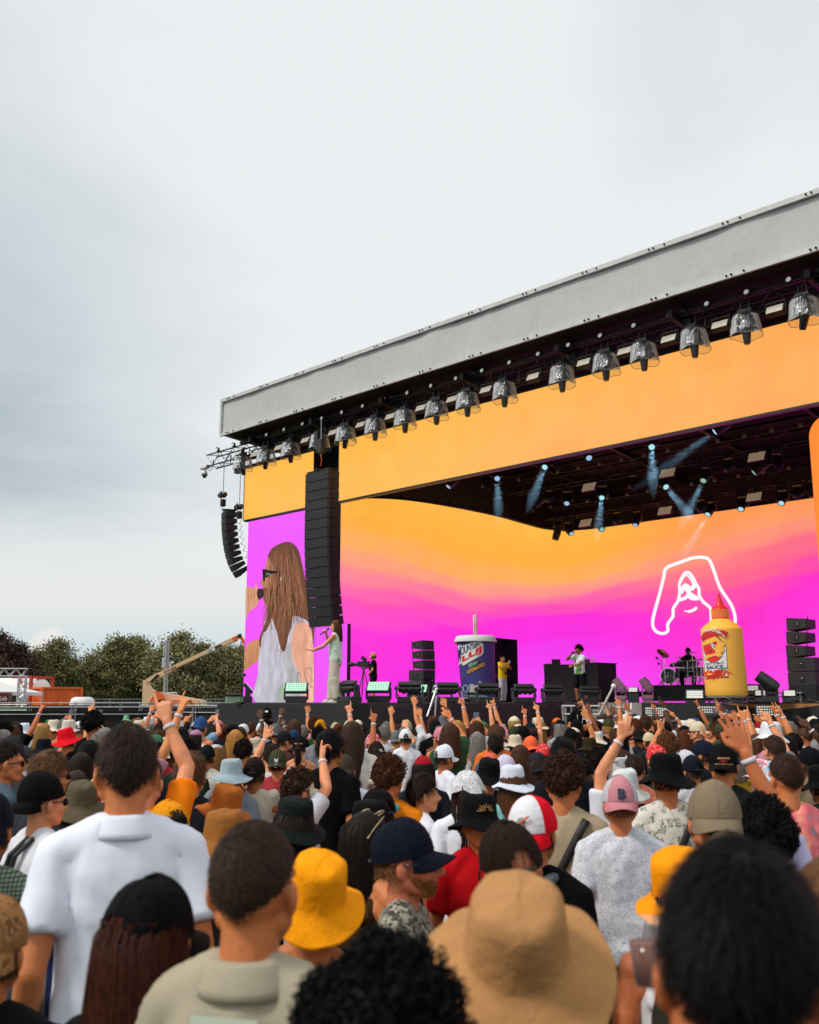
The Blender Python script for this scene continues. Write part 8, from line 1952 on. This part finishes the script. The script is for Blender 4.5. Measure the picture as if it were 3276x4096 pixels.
# ================================================================== the rest of the crowd
rnd = random.Random(77)
def UP(s,x,y,z,kd): return {s: ((s*x,y,z),kd,(s*0.9,0.1,-0.6),(0,1,0))}
POSES = [(None,'arms down',0)]+[(UP(1,.24,.22,1.98,'point'),'right hand pointing up',1),(UP(-1,.24,.25,1.95,'point'),'left hand pointing up',1),(UP(1,.30,.15,1.90,'open'),'right palm raised',1),(UP(-1,.2,.30,1.96,'open'),'left palm raised',1),
    ({**UP(1,.26,.2,1.92,'open'),**UP(-1,.25,.24,1.96,'open')},'both hands raised',2),(UP(1,.16,.36,1.80,'gun'),'right arm raised',1),({**UP(1,.08,.36,1.78,'grip'),**UP(-1,.07,.36,1.76,'grip')},'holding up a phone',3),(UP(-1,.12,.38,1.72,'peace'),'two fingers up',1)]
HCOL = {'white': '#dde1e6','black': '#121317','navy': '#1c2438','beige': '#c2b292','olive': '#4a4a36','red': '#b8202c','grey': '#707478','brown': '#5a4230','orange': '#d8762e','pink': '#d08c98','blue': '#3c5e8c','green': '#4c7c5c','cream': '#dcd2c0','mustard': '#c8921c'}
TCOL = {'white': '#dfe2e6','black': '#16171b','navy': '#20283c','grey': '#8c9094','red': '#a83038','sand': '#b8a888','teal': '#2f7876','sky blue': '#8ab0cc','green': '#3a5a40','pink': '#d09aa4','yellow': '#d8b040','purple': '#5a4478','orange': '#d87a34','burgundy': '#5a2030'}
HRC = {'black': '#14100f','dark brown': '#2a1b14','brown': '#4a3020','auburn': '#5c3220','blond': '#a07a44','grey': '#7c7872'}
HK = {'short': 'short','cropped': 'crop','tousled': 'mop','curly': 'curly','long': 'long','wavy long': 'wavy','tied': 'bun','fluffy': 'fluffy'}
def anchor(x):
    for lim,n in ((170,'under the orange container'),(320,'under the dense trees'),(480,'under the lift boom'),(660,'below the portrait screen'),(780,'below the catwalk singer'),(940,'below the left speaker stack'),(1110,'below the giant cup'),(1260,'below the catwalk end'),(1400,'below the performer'),(1500,'below the drum kit'),(1640,'below the giant bottle'),(9999,'near the right edge')):
        if x < lim: return n
used = set(); PR = {}; n_ind = 0; STUFF = []
cand = []
for gx in range(-90,30):
    for gy in range(2,90):
        x = gx*0.56+rnd.uniform(-.17,.17); y = gy*0.56+rnd.uniform(-.17,.17)+(0.28 if gx % 2 else 0)
        d = math.hypot(x,y); az = math.degrees(math.atan2(-x,y))-44.2
        if not (-25.0 < az < 24.5) or d < 3.4 or d > (17.0 if az > -10.5 else 27): continue
        if x > -21.5 and y > (12.6 if x < -14.2 else 17.3): continue
        if y > 30: continue
        if any((x-p[0])**2+(y-p[1])**2 < (0.42 if d > 6 else 0.50)**2 for p in PLACED): continue
        cand.append((d,x,y))
cand.sort(); hp = {}
for d,x,y in cand:
    k_ = min(1.0,max(0.0,(d-4.5)/4.5)); h = min(1.86-0.16*k_,max(1.48,rnd.gauss(1.70-0.09*k_,0.08-0.03*k_))); v = V((x,y,h-CAMZ)); fw_ = v.x*hd.x+v.y*hd.y; rx = v.x*math.cos(YAW)+v.y*math.sin(YAW)
    f = 3982.2; up_ = v.z; cyy = up_*math.cos(PITCH)-fw_*math.sin(PITCH); cz = fw_*math.cos(PITCH)+up_*math.sin(PITCH); nx = 1638+f*rx/cz; ny = 2048-f*cyy/cz; hw = 0.11/d*4054; hh = 0.24/d*4054
    if not (-40 < nx < 3316): continue
    if d < 14 and any(p[2] > d-0.3 and abs(nx-p[3]) < hw+p[5]*0.35 and ny-0.2*hh < p[4]+p[5]*0.75 for p in PLACED): continue
    if d < 6.2 and rnd.random() < 0.5: continue
    if n_ind >= 300-len(PLACED)-8:
        STUFF.append((x,y,h)); continue
    an = anchor(nx/1.9); row = 'front rows' if d > 14 else ('far' if d > 11 else ('middle' if d > 7.5 else 'near'))
    for _try in range(60):
        up = rnd.random() < (0.08 if d < 7 else 0.36); ps = rnd.choice([1,2,3,4,5,6,6,7,7,8,1,2]) if up else 0
        skn = rnd.choice([0,1,1,2,3,4,0,5,6] if rnd.random() < .9 else [6])
        tc = rnd.choice(list(TCOL)+['white']*5+['black']*2);
        if rnd.random() < 0.55:
            hk = rnd.choice(['cap','cap','beanie','bucket']); hc_ = rnd.choice(list(HCOL)+['white']*3+['cream']*2+['black']*3); rev = rnd.random() < 0.5; hair = (rnd.choice(['under','under','underlong']),rnd.choice(list(HRC.values()))); hat = (hk,HCOL[hc_],rev); des = '%s %s' % (hc_,{'cap': 'backwards cap' if rev else 'cap','beanie': 'skullcap','bucket': 'bucket hat'}[hk])
        else: a,b = rnd.choice(list(HK)),rnd.choice(list(HRC)); hair = (HK[a],HRC[b]); hat = None; des = '%s %s hair' % (a,b)
        lab = '%s, %s shirt, %s, %s crowd %s' % (des,tc,POSES[ps][1],row,an)
        if lab not in used and (des,tc,an) not in used and len(lab.split()) <= 16: break
    used.add(lab); used.add((des,tc,an)); n_ind += 1
    rz = math.atan2(STG.y-y,STG.x-x)-math.pi/2+rnd.gauss(0,0.22)
    o = person((x,y,0),rz,h,SK[skn],lab[0].upper()+lab[1:] if False else lab,(rnd.choice(['tee','tee','tee','tank']),TCOL[tc]),hair,hat,arms=POSES[ps][0],group='people in the crowd facing the stage',bands=(list(POSES[ps][0])[:1] if ps else ()),tilt=(rnd.gauss(0,.06),rnd.gauss(0,.05),0),strap=rnd.random() < 0.06)
    if ps == 7:
        q = o.matrix_basis @ V((0.01,0.45,1.865)); t = thing('phone','x','phone',q,rz+rnd.uniform(-.2,.2),'phones held up to film'); t['label'] = 'phone held up by the %s fan in %s, %s' % (des.split()[0],tc,an)
        t.rotation_euler[0] = -0.15
        if 'ph' not in PR:
            mb = MB(); mb.bbox((0,0,0),(0.082,0.009,0.162),0.003); PR['ph'] = mb.mesh('case',M_PHONE); mb = MB(); mb.box((0,-0.0055,0),(0.074,0.001,0.150)); PR['ps'] = mb.mesh('screen',M_PSCR)
        ob('case',PR['ph'],t); ob('screen',PR['ps'],t)
# a few phones held by the people singled out
# distant remainder as one mass
def arr(me,mi):
    me.calc_loop_triangles(); co = np.empty(len(me.vertices)*3,'f'); me.vertices.foreach_get('co',co); tr = np.empty(len(me.loop_triangles)*3,'i'); me.loop_triangles.foreach_get('vertices',tr); return co.reshape(-1,3),tr.reshape(-1,3),mi
M_MASS = [mat('mass_skin_%d' % i,lin(SK[i])[:3],0.6) for i in (0,1,3)]+[mat('mass_cloth_%d' % i,lin(c)[:3],0.85) for i,c in enumerate(['#dfe2e6','#16171b','#20283c','#8c9094','#a83038','#b8a888','#2f7876','#2a1b14','#14100f','#c2b292','#4a3020','#d8762e'])]
low = []
for pi in (0,1,3,5,6,8):
    a = POSES[pi][0]; low.append((arr(body_mesh(a,0.022),0),arr(shirt_mesh(a,'tee',0.03),1)))
hl = [arr(cap_mesh('beanie'),2)]; mbh = MB(); mbh.ell((0,-0.02,1.672),(0.088,0.108,0.098)); hl.append(arr(mbh.mesh('h'),2)); hl.append(arr(bucket_mesh(),2))
VS = []; FS = []; MI = []; off = 0
for x,y,h in STUFF:
    parts = list(low[rnd.choice([0,0,0,1,2,3,4,5,1,2])])+[rnd.choice([hl[0],hl[1],hl[1],hl[2]])]; rz = math.atan2(STG.y-y,STG.x-x)-math.pi/2+rnd.gauss(0,.3); c,s = math.cos(rz)*h/1.755,math.sin(rz)*h/1.755
    sk = rnd.randrange(3); cl = rnd.choice([3,3,4,5,6,7,8,9]); ht = rnd.choice([3,4,5,10,11,11,12,13,14,7])
    for co_,tr,mi in parts:
        w = np.empty_like(co_); w[:,0] = co_[:,0]*c-co_[:,1]*s+x; w[:,1] = co_[:,0]*s+co_[:,1]*c+y; w[:,2] = co_[:,2]*h/1.755; VS.append(w); FS.append(tr+off); off += len(w); MI.append(np.full(len(tr),(sk,cl,ht)[mi],'i'))
if VS:
    Vv = np.concatenate(VS); F = np.concatenate(FS); me = bpy.data.meshes.new('crowd'); me.vertices.add(len(Vv)); me.vertices.foreach_set('co',Vv.ravel()); me.loops.add(F.size); me.loops.foreach_set('vertex_index',F.ravel()); me.polygons.add(len(F)); me.polygons.foreach_set('loop_start',np.arange(0,F.size,3)); me.polygons.foreach_set('loop_total',np.full(len(F),3)); me.polygons.foreach_set('material_index',np.concatenate(MI)); me.polygons.foreach_set('use_smooth',np.ones(len(F),bool))
    for m in M_MASS: me.materials.append(m)
    me.update(); tag(ob('crowd',me),'distant packed crowd filling the far left field up to the black fences','crowd',None,'stuff')
print('PEOPLE',len(PLACED),n_ind,len(STUFF))
# ================================================================== trees
M_LEAF = mat('foliage',(0.06,0.07,0.02),0.7,objcol=True,var=0.5,vscale=0.9,spec=0.25); M_BARK = mat('bark',(0.06,0.05,0.04),0.9,var=0.3,vscale=4)
def tree_meshes(seed,H,Wd,dens):
    r = np.random.default_rng(seed); q = random.Random(seed); tr = MB(); base = H*0.24; tips = []
    for k in range(9):
        a = q.random()*6.28; e = V((math.cos(a)*Wd*0.36*q.random()**.5,math.sin(a)*Wd*0.36,H*q.uniform(0.45,0.92))); b = V((0,0,base*q.uniform(.5,1.2))); m = (b+e)/2+V((q.gauss(0,.4),q.gauss(0,.4),0.3)); tr.tube([b,m,e],[0.13,0.08,0.03],6); tips += [m,e]
    tr.tube([(0,0,0),(0.1,0,H*0.3),(0.0,0.1,H*0.7)],[0.26,0.2,0.08],8)
    P = []
    nc = 52
    for k in range(nc):
        z = q.uniform(0.2,1.0); rad = Wd*0.5*(math.sin(math.pi*min(0.97,z*0.8+0.15))**1.25)*q.uniform(0.3,1.1); a = q.random()*6.28; c = np.array([math.cos(a)*rad,math.sin(a)*rad,H*z*0.94+0.03*H*q.gauss(0,1)]); s = q.uniform(0.40,0.85)*Wd*0.155; n = int(dens*q.uniform(.6,1.3)); P.append(c+r.normal(size=(n,3))*np.array([s,s,s*0.62]))
    P = np.concatenate(P); n = len(P); a = r.normal(size=(n,3)); a /= np.linalg.norm(a,axis=1)[:,None]; b = np.cross(a,r.normal(size=(n,3))); b /= np.linalg.norm(b,axis=1)[:,None]; sz = r.uniform(0.10,0.21,n)[:,None]
    v = np.stack([P-a*sz,P+b*sz*0.6,P+a*sz,P-b*sz*0.6],1).reshape(-1,3); me = bpy.data.meshes.new('crown'); me.vertices.add(len(v)); me.vertices.foreach_set('co',v.ravel()); me.loops.add(4*n); me.loops.foreach_set('vertex_index',np.arange(4*n)); me.polygons.add(n); me.polygons.foreach_set('loop_start',np.arange(0,4*n,4)); me.polygons.foreach_set('loop_total',np.full(n,4)); me.materials.append(M_LEAF); me.update()
    return me,tr.mesh('trunk',M_BARK)
TV = [tree_meshes(s,10,w,230) for s,w in ((1,8),(2,7),(3,6.2),(4,9))]
TT = [(-10,1335,5.0,'c','copper dark tree, tallest at the left edge'),(30,1352,4,'c','dark coppery tree just right of the tallest one'),(70,1376,4,'g','green tree behind the orange container'),(112,1352,4.2,'g','round green tree right above the orange container'),(150,1390,4,'g','low green tree right of the container'),(188,1376,4,'y','olive green tree between container and lift'),(238,1340,5,'g','broad green tree left of the boom lift'),(285,1347,4.6,'g','dense green tree behind the lift tower'),(322,1392,3.6,'d','shaded green tree left of the antenna mast'),(372,1328,5.4,'y','tallest green tree, right of the antenna mast'),(425,1352,5,'g','green tree crossed by the lift boom'),(468,1366,4.6,'y','pale green tree under the boom tip'),(505,1362,4.4,'y','green tree touching the portrait screen edge'),(545,1370,5,'g','green tree hidden behind the portrait screen'),(-60,1350,5,'g','green tree cut by the left edge')]
TCc = {'g': '#75744a','y': '#86835a','c': '#4c3830','d': '#5f5e3e'}
def tree(dx,ty,lab,ck,D_,vi,wf=1.0):
    p = onD(dx*1.9,2808,D_); top = onD(dx*1.9,ty*1.9,D_).z; s = top/10.0; t = thing('tree',lab,'tree',(p.x,p.y,0),rnd.random()*6,'trees beyond the fences'); t.scale = (s*wf,s*wf,s); m = TV[vi]; ob('crown',m[0],t,color=lin(TCc[ck])); ob('trunk',m[1],t)
for i,(dx,ty,w,ck,lab) in enumerate(TT): tree(dx,ty,lab,ck,112+(i*37 % 9),i % 4,1.0)
for i,dx in enumerate(range(-70,580,64)): tree(dx+rnd.uniform(-8,8),1408+rnd.uniform(-10,14),'lower dark tree of the back row, %s from the left' % (ords+['seventeenth'])[i],'d',130,(i+2) % 4,1.3)
# ================================================================== barriers, container, lift
def barrier(lab,n0,n1,d0,d1,ny,seed,solid='#101214'):
    a = onD(n0,ny,d0); b = onD(n1,ny,d1); L = (b.xy-a.xy).length; z = a.z; t = thing('crowd_barrier',lab,'fence',(a.x,a.y,0),math.atan2(b.y-a.y,b.x-a.x),'black covered barriers')
    mb = MB(); drape_wall(mb,(0,0.03),(L,0.03),0.02,z-0.12,0.03,0.3,seed); mb.build('cloth',mat('barrier_cloth'+solid,lin(solid)[:3],0.9,var=0.3,vscale=0.8),t); mb = MB(); mb.tube([(0,0,z),(L,0,z)],0.03,6); mb.tube([(0,0,z-0.22),(L,0,z-0.22)],0.02,6)
    x = 0
    while x < L: mb.tube([(x,0,0),(x,0,z+0.08)],0.03,6); mb.tube([(x+0.12,0,0),(x+0.12,0,z)],0.02,6); x += 2.6
    mb.build('rail',M_GREYPIPE,t)
barrier('near black covered barrier along the left crowd edge',-60,600,34,33,2829,1); barrier('black covered barrier at the foot of the boom lift',560,905,36,33,2822,5)
barrier('far black barrier line running behind the orange container',-60,700,62,58,2812,2); barrier('far black barrier line running behind the boom lift',690,1010,58,52,2812,3); barrier('farthest pale mesh fence in front of the trees',300,1010,84,84,2797,4,'#3a3e3c')
barrier('short green covered barrier under the white truss gate',-60,108,45,44,2819,7,'#4c7c46')
M_CON = mat('container_orange','#e8661c',0.55,var=0.12,vscale=2)
p = onD(166,2808,80); cz_ = onD(166,2748,80).z; t = thing('shipping_container','orange shipping container with yellow warning triangles behind the barriers','container',(p.x,p.y,0),YAW-R(50))
mb = MB(); L_,Wc,z0 = 2.44,3.0,cz_-2.6
def corr(mb,a,b,z0,z1,k):
    a = V(a); b = V(b); t_ = (b-a); n_ = V((t_.y,-t_.x)).normalized(); P_ = []
    for i in range(k):
        for u,dd in ((0,0),(.35,0),(.5,-.05),(.85,-.05)): P_.append(a+t_*((i+u)/k)+n_*dd)
    P_.append(b); vs = [(q.x,q.y,z) for q in P_ for z in (z0,z1)]; mb.add(vs,[(2*i,2*i+2,2*i+3,2*i+1) for i in range(len(P_)-1)])
# corner nearest the camera at the origin; container extends into -x (end face) and +y...
corr(mb,(-L_,0.02),(0,0.02),z0+0.12,cz_-0.1,11); corr(mb,(-0.02,0),(-0.02,Wc),z0+0.12,cz_-0.1,8); corr(mb,(0,Wc),(-L_,Wc),z0,cz_,8); corr(mb,(-L_,Wc),(-L_,0),z0,cz_,8); mb.quad((-L_,0,cz_-.03),(0,0,cz_-.03),(0,Wc,cz_-.03),(-L_,Wc,cz_-.03)); mb.build('shell',M_CON,t)
mb = MB()
for x,y in ((0,0),(-L_,0),(0,Wc),(-L_,Wc)): mb.box((x,y,(z0+cz_)/2),(0.16,0.16,2.6))
for z in (z0+0.08,cz_-0.06): mb.box((-L_/2,0,z),(L_,0.14,0.13)); mb.box((0,Wc/2,z),(0.14,Wc,0.13))
mb.build('frame',mat('container_frame','#f0702a',0.5),t); mb = MB(); mb.box((-L_/2,Wc/2,z0/2),(L_*0.96,Wc*0.96,z0)); mb.build('support',M_BLK,t)
c_y = mat('warning_yellow','#d8a020',0.6)
for M_ in (Matrix.Translation((-0.55,-0.09,cz_-1.6)) @ Matrix.Rotation(R(90),4,'X'),Matrix.Translation((0.09,1.4,cz_-1.45)) @ Matrix.Rotation(R(90),4,'Z') @ Matrix.Rotation(R(90),4,'X')):
    mb = MB(); mb.add([M_ @ V(q) for q in ((-.28,0,0),(.28,0,0),(0,.5,0))],[(0,1,2)]); mb.build('warning_sign',c_y,t)
Me = Matrix.Translation((-1.4,-0.10,cz_-0.55)) @ Matrix.Rotation(R(90),4,'X'); text('HXU 11042 8',0.30,Me,mat('stencil','#4a2410',0.7),t); text('45G1',0.26,Me @ Matrix.Translation((0.3,-0.42,0)),MATS['stencil'],t)
# tank container behind
p = onD(100,2808,84); zt = onD(100,2708,84).z; t = thing('tank_container','white tank container with a red end frame behind the orange container','tank',(p.x,p.y,0),YAW+R(-20)); x1 = (onD(181,2808,84).xy-p.xy).length
mb = MB(); mb.lathe([(0,3.0),(0.9,2.9),(1.15,2.6),(1.15,-3.4),(0.9,-3.6),(0,-3.7)],28,Matrix.Translation((-1.2,0,zt-1.2)) @ Matrix.Rotation(R(90),4,'Y')); mb.build('tank',M_WHITE,t,True)
mb = MB();
for y in (-1.2,1.2): mb.box((x1,y,zt-1.3),(0.2,0.2,2.7)); mb.box((x1-0.9,y,zt-0.06),(1.8,0.14,0.14)); mb.tube([(x1,y,zt-1.5),(x1-1.2,y,zt-0.1)],0.09,6)
mb.box((x1,0,zt-0.05),(0.2,2.5,0.2)); mb.box((x1,0,zt-2.6),(0.2,2.5,0.2)); mb.build('end_frame',mat('frame_red','#b03428',0.5),t); mb = MB(); mb.box((-1,0,(zt-2.6)/2),(5,2,zt-2.6)); mb.build('support',M_BLK,t)
# marquee + truss gate
p = onD(-125,2808,66); ze = onD(-125,2768,66).z; zp = onD(-125,2690,66).z; t = thing('marquee','white marquee tent with a dark red drinks fridge at the left edge','tent',(p.x,p.y,0),YAW)
mb = MB(); w = 3.2; mb.add([(-w,-w,ze),(w,-w,ze),(w,w,ze),(-w,w,ze),(-0.6,0,zp),(-0.6,0.1,zp)],[(0,1,4),(1,2,4),(2,3,4),(3,0,4)]); mb.box((0,-w,ze-0.1),(2*w,0.03,0.2)); mb.box((w,0,ze-0.1),(0.03,2*w,0.2)); mb.build('roof',M_WHITE,t); mb = MB(); mb.box((1.2,0,(ze-0.2)/2),(2*w-3,0.05,ze-0.2)); mb.build('wall',mat('tent_wall','#8c8c88',0.8),t)
mb = MB(); [mb.tube([(sx*w,sy*w,0),(sx*w,sy*w,ze)],0.05,6) for sx in (-1,1) for sy in (-1,1)]; mb.build('pole',M_ALU,t)
q = onD(8,2808,62); zr = onD(8,2770,62).z; t = thing('drinks_fridge','dark red drinks fridge with white script under the marquee','fridge',(q.x,q.y,0),YAW); mb = MB(); mb.bbox((0,0,zr/2),(0.9,0.6,zr),0.03); mb.build('cabinet',mat('fridge_red','#5c0f14',0.4),t); text('Cola',0.34,Matrix.Translation((0.05,-0.31,zr-0.45)) @ Matrix.Rotation(R(90),4,'X'),m_w,t,shear=0.4)
a = onD(92,2690,50); t = thing('truss_gate','silver aluminium truss gate at the left edge','truss',(a.x,a.y,0),YAW+R(8)); mb = MB(); truss_mesh(mb,(-7,0,a.z),(0.2,0,a.z),0.3,0.34,0.03,0.5,0.014); mb.build('beam',M_ALU,t); mb = MB(); truss_mesh(mb,(0,0,0),(0.0,0,a.z-0.2),0.3,0.3,0.03,0.5,0.014); mb.build('leg',M_ALU,t)
# boom lift and mast, surveyed on an upright plane facing the camera spot
LD = 66.0; lo = CP+hd*LD
def BL(cx,cy,dd=0.0): d = pixdir(500+cx/3.448,2480+cy/3.448); return CP+d*((LD+dd)/(d.x*hd.x+d.y*hd.y))
def L3(cx,cy,dd=0.0): q = BL(cx,cy,dd)-lift_o; return q
lift_o = V((BL(500,1200).x,BL(500,1200).y,0)); t = thing('boom_lift','cream and orange boom lift raised in front of the trees, lettered along its boom','boom lift',lift_o)
M_CRM = mat('lift_cream','#e2bd92',0.5,var=0.06,vscale=1); M_LOR = mat('lift_orange','#ef6a22',0.45)
def ex(pts,name,m,th=0.6,d0=0.0,par=None): mb = MB(); mb.ext([L3(x,y,d0) for x,y in pts],hd*th); return mb.build(name,m,par or t)
ex([(245,830),(290,822),(302,885),(345,945),(395,975),(395,1050),(330,1132),(300,1230),(232,1230),(240,1000)],'tower',M_CRM,0.8)
ex([(272,828),(380,760),(540,690),(720,600),(1470,245),(1497,296),(720,650),(560,750),(400,835),(303,880)],'boom',M_CRM,0.45,0.1)
ex([(1470,243),(1562,203),(1532,286),(1497,298)],'boom_end',M_LOR,0.5,0.08); ex([(1552,200),(1592,188),(1602,228),(1575,262)],'knuckle',M_BLK,0.5,0.06); ex([(1590,194),(1690,345),(1680,420),(1583,250)],'jib',M_LOR,0.3,0.1)
ex([(420,770),(440,750),(470,760),(440,800),(370,860),(330,860)],'ram',M_BLK,0.2,-0.02); ex([(488,1000),(1072,1113),(1072,1180),(520,1180)],'chassis',M_CRM,1.4,0.2); ex([(430,990),(490,1000),(522,1090),(440,1108),(420,1135),(330,1135),(385,1080)],'counterweight',M_LOR,1.2,-0.1)
ex([(572,1122),(600,1106),(850,1106),(925,1130),(985,1185),(985,1215),(572,1215)],'engine_cover',M_LOR,1.0,-0.3)
mb = MB(); [mb.lathe([(0,-.2),(.45,-.2),(.5,0),(.45,.2),(0,.2)],18,Matrix.Translation(V((L3(cx,1300).x,L3(cx,1300).y,0.5))) @ Matrix.Rotation(YAW,4,'Z') @ Matrix.Rotation(R(90),4,'X')) for cx in (330,900)]; mb.box((*((L3(330,1300)+L3(900,1300))/2).xy,0.75),(5.0,1.2,0.5),Matrix.Rotation(YAW,3,'Z')); mb.build('wheel',M_BLKP,t)
def decal(s,TLp,TRp,BRp,BLp,m,d0,name='lettering'): me = text_mesh(s,1,bold=0.04); quadmap(TLp,TRp,BRp,BLp,lambda x,y: L3(x,y,d0),me); me.materials.clear(); me.materials.append(m); return ob(name,me,t)
decal('JLG LIFT',(535,705),(706,630),(712,665),(537,745),mat('decal_dark','#26303a',0.6),0.07)
mb = MB(); mb.add([L3(*q,0.08) for q in ((1115,430),(1232,372),(1246,412),(1127,465))],[(0,1,2,3)]); mb.build('decal_plate',M_WHITE,t); mb = MB(); mb.add([L3(*q,-0.33) for q in ((705,1156),(808,1158),(808,1188),(705,1188))],[(0,1,2,3)]); mb.build('decal_plate',M_WHITE,t)
mb = MB(); mb.add([L3(*q,0.08) for q in ((1232,370),(1325,330),(1338,360),(1246,405))],[(0,1,2,3)]); mb.build('decal_plate',MATS['decal_dark'],t)
decal('TVH',(1128,430),(1192,398),(1198,425),(1134,455),MATS['decal_dark'],0.06); decal('TVH',(718,1164),(770,1165),(770,1185),(718,1185),MATS['decal_dark'],-0.35)
o = V((BL(556,1000,6).x,BL(556,1000,6).y,0)); t = thing('antenna_mast','grey antenna mast with panel aerials standing before the trees','mast',o)
def A3(cx,cy): return BL(cx,cy,6)-o
mb = MB(); mb.tube([(0,0,0),A3(556,1000),A3(583,295)],0.16,8); mb.tube([A3(400,1005),A3(715,1010),A3(715,1060)],0.08,6); mb.build('pole',M_STEEL,t); mb = MB()
for x0,x1,y0,y1 in ((513,560,522,662),(534,554,374,495),(534,558,288,330)): c = (A3(x0,y0)+A3(x1,y1))/2; mb.bbox(c,(abs(A3(x0,y0).x-A3(x1,y0).x)*1.3,0.3,abs(A3(x0,y0).z-A3(x0,y1).z)),0.03,Matrix.Rotation(YAW,3,'Z')); mb.tube([c,(A3(583,(y0+y1)/2))],0.03,5)
mb.build('aerial',mat('aerial_grey',(0.5,0.52,0.53),0.5),t)
o = V((BL(1500,1150,-8).x,BL(1500,1150,-8).y,0)); t = thing('site_vehicle','pale green site vehicle with dark roof left of the stage','vehicle',o,YAW); zt = BL(1500,1012,-8).z; zb = BL(1500,1048,-8).z
mb = MB(); mb.bbox((0.8,1,(zb+0.5)/2),(2.6,2,zb-0.5),0.08); mb.build('body',mat('vehicle_green','#7d9a80',0.5),t); mb = MB(); mb.bbox((0.8,1,(zt+zb)/2),(2.7,2.1,zt-zb),0.1); mb.build('roof',mat('vehicle_roof','#35303a',0.6),t); mb = MB(); [mb.box((x,-0.02,zb-0.75),(0.7,0.02,0.7)) for x in (0.1,1.2)]; mb.build('window',mat('vehicle_glass',(0.05,0.06,0.06),0.1),t); mb = MB(); [mb.lathe([(0,-.15),(.45,-.15),(.45,.15),(0,.15)],16,Matrix.Translation((x,0.1,0.45)) @ Matrix.Rotation(R(90),4,'X')) for x in (0,1.7)]; mb.build('wheel',M_BLKP,t)
q = onD(330,2808,70); t = thing('white_van','white vehicle roof just visible right of the orange container','vehicle',(q.x,q.y,0),YAW); zz = onD(330,2788,70).z; mb = MB(); mb.loft([(0.4,.7,.9,0),(zz-0.35,.7,.9,0),(zz-0.1,.6,.8,0),(zz,0.4,.6,0)],20,3.5); mb.build('body',M_WHITE,t,True); mb = MB(); [mb.lathe([(0,-.12),(.35,-.12),(.35,.12),(0,.12)],14,Matrix.Translation((x,-0.85,0.35)) @ Matrix.Rotation(R(90),4,'X')) for x in (-.45,.45)]; mb.build('wheel',M_BLKP,t)
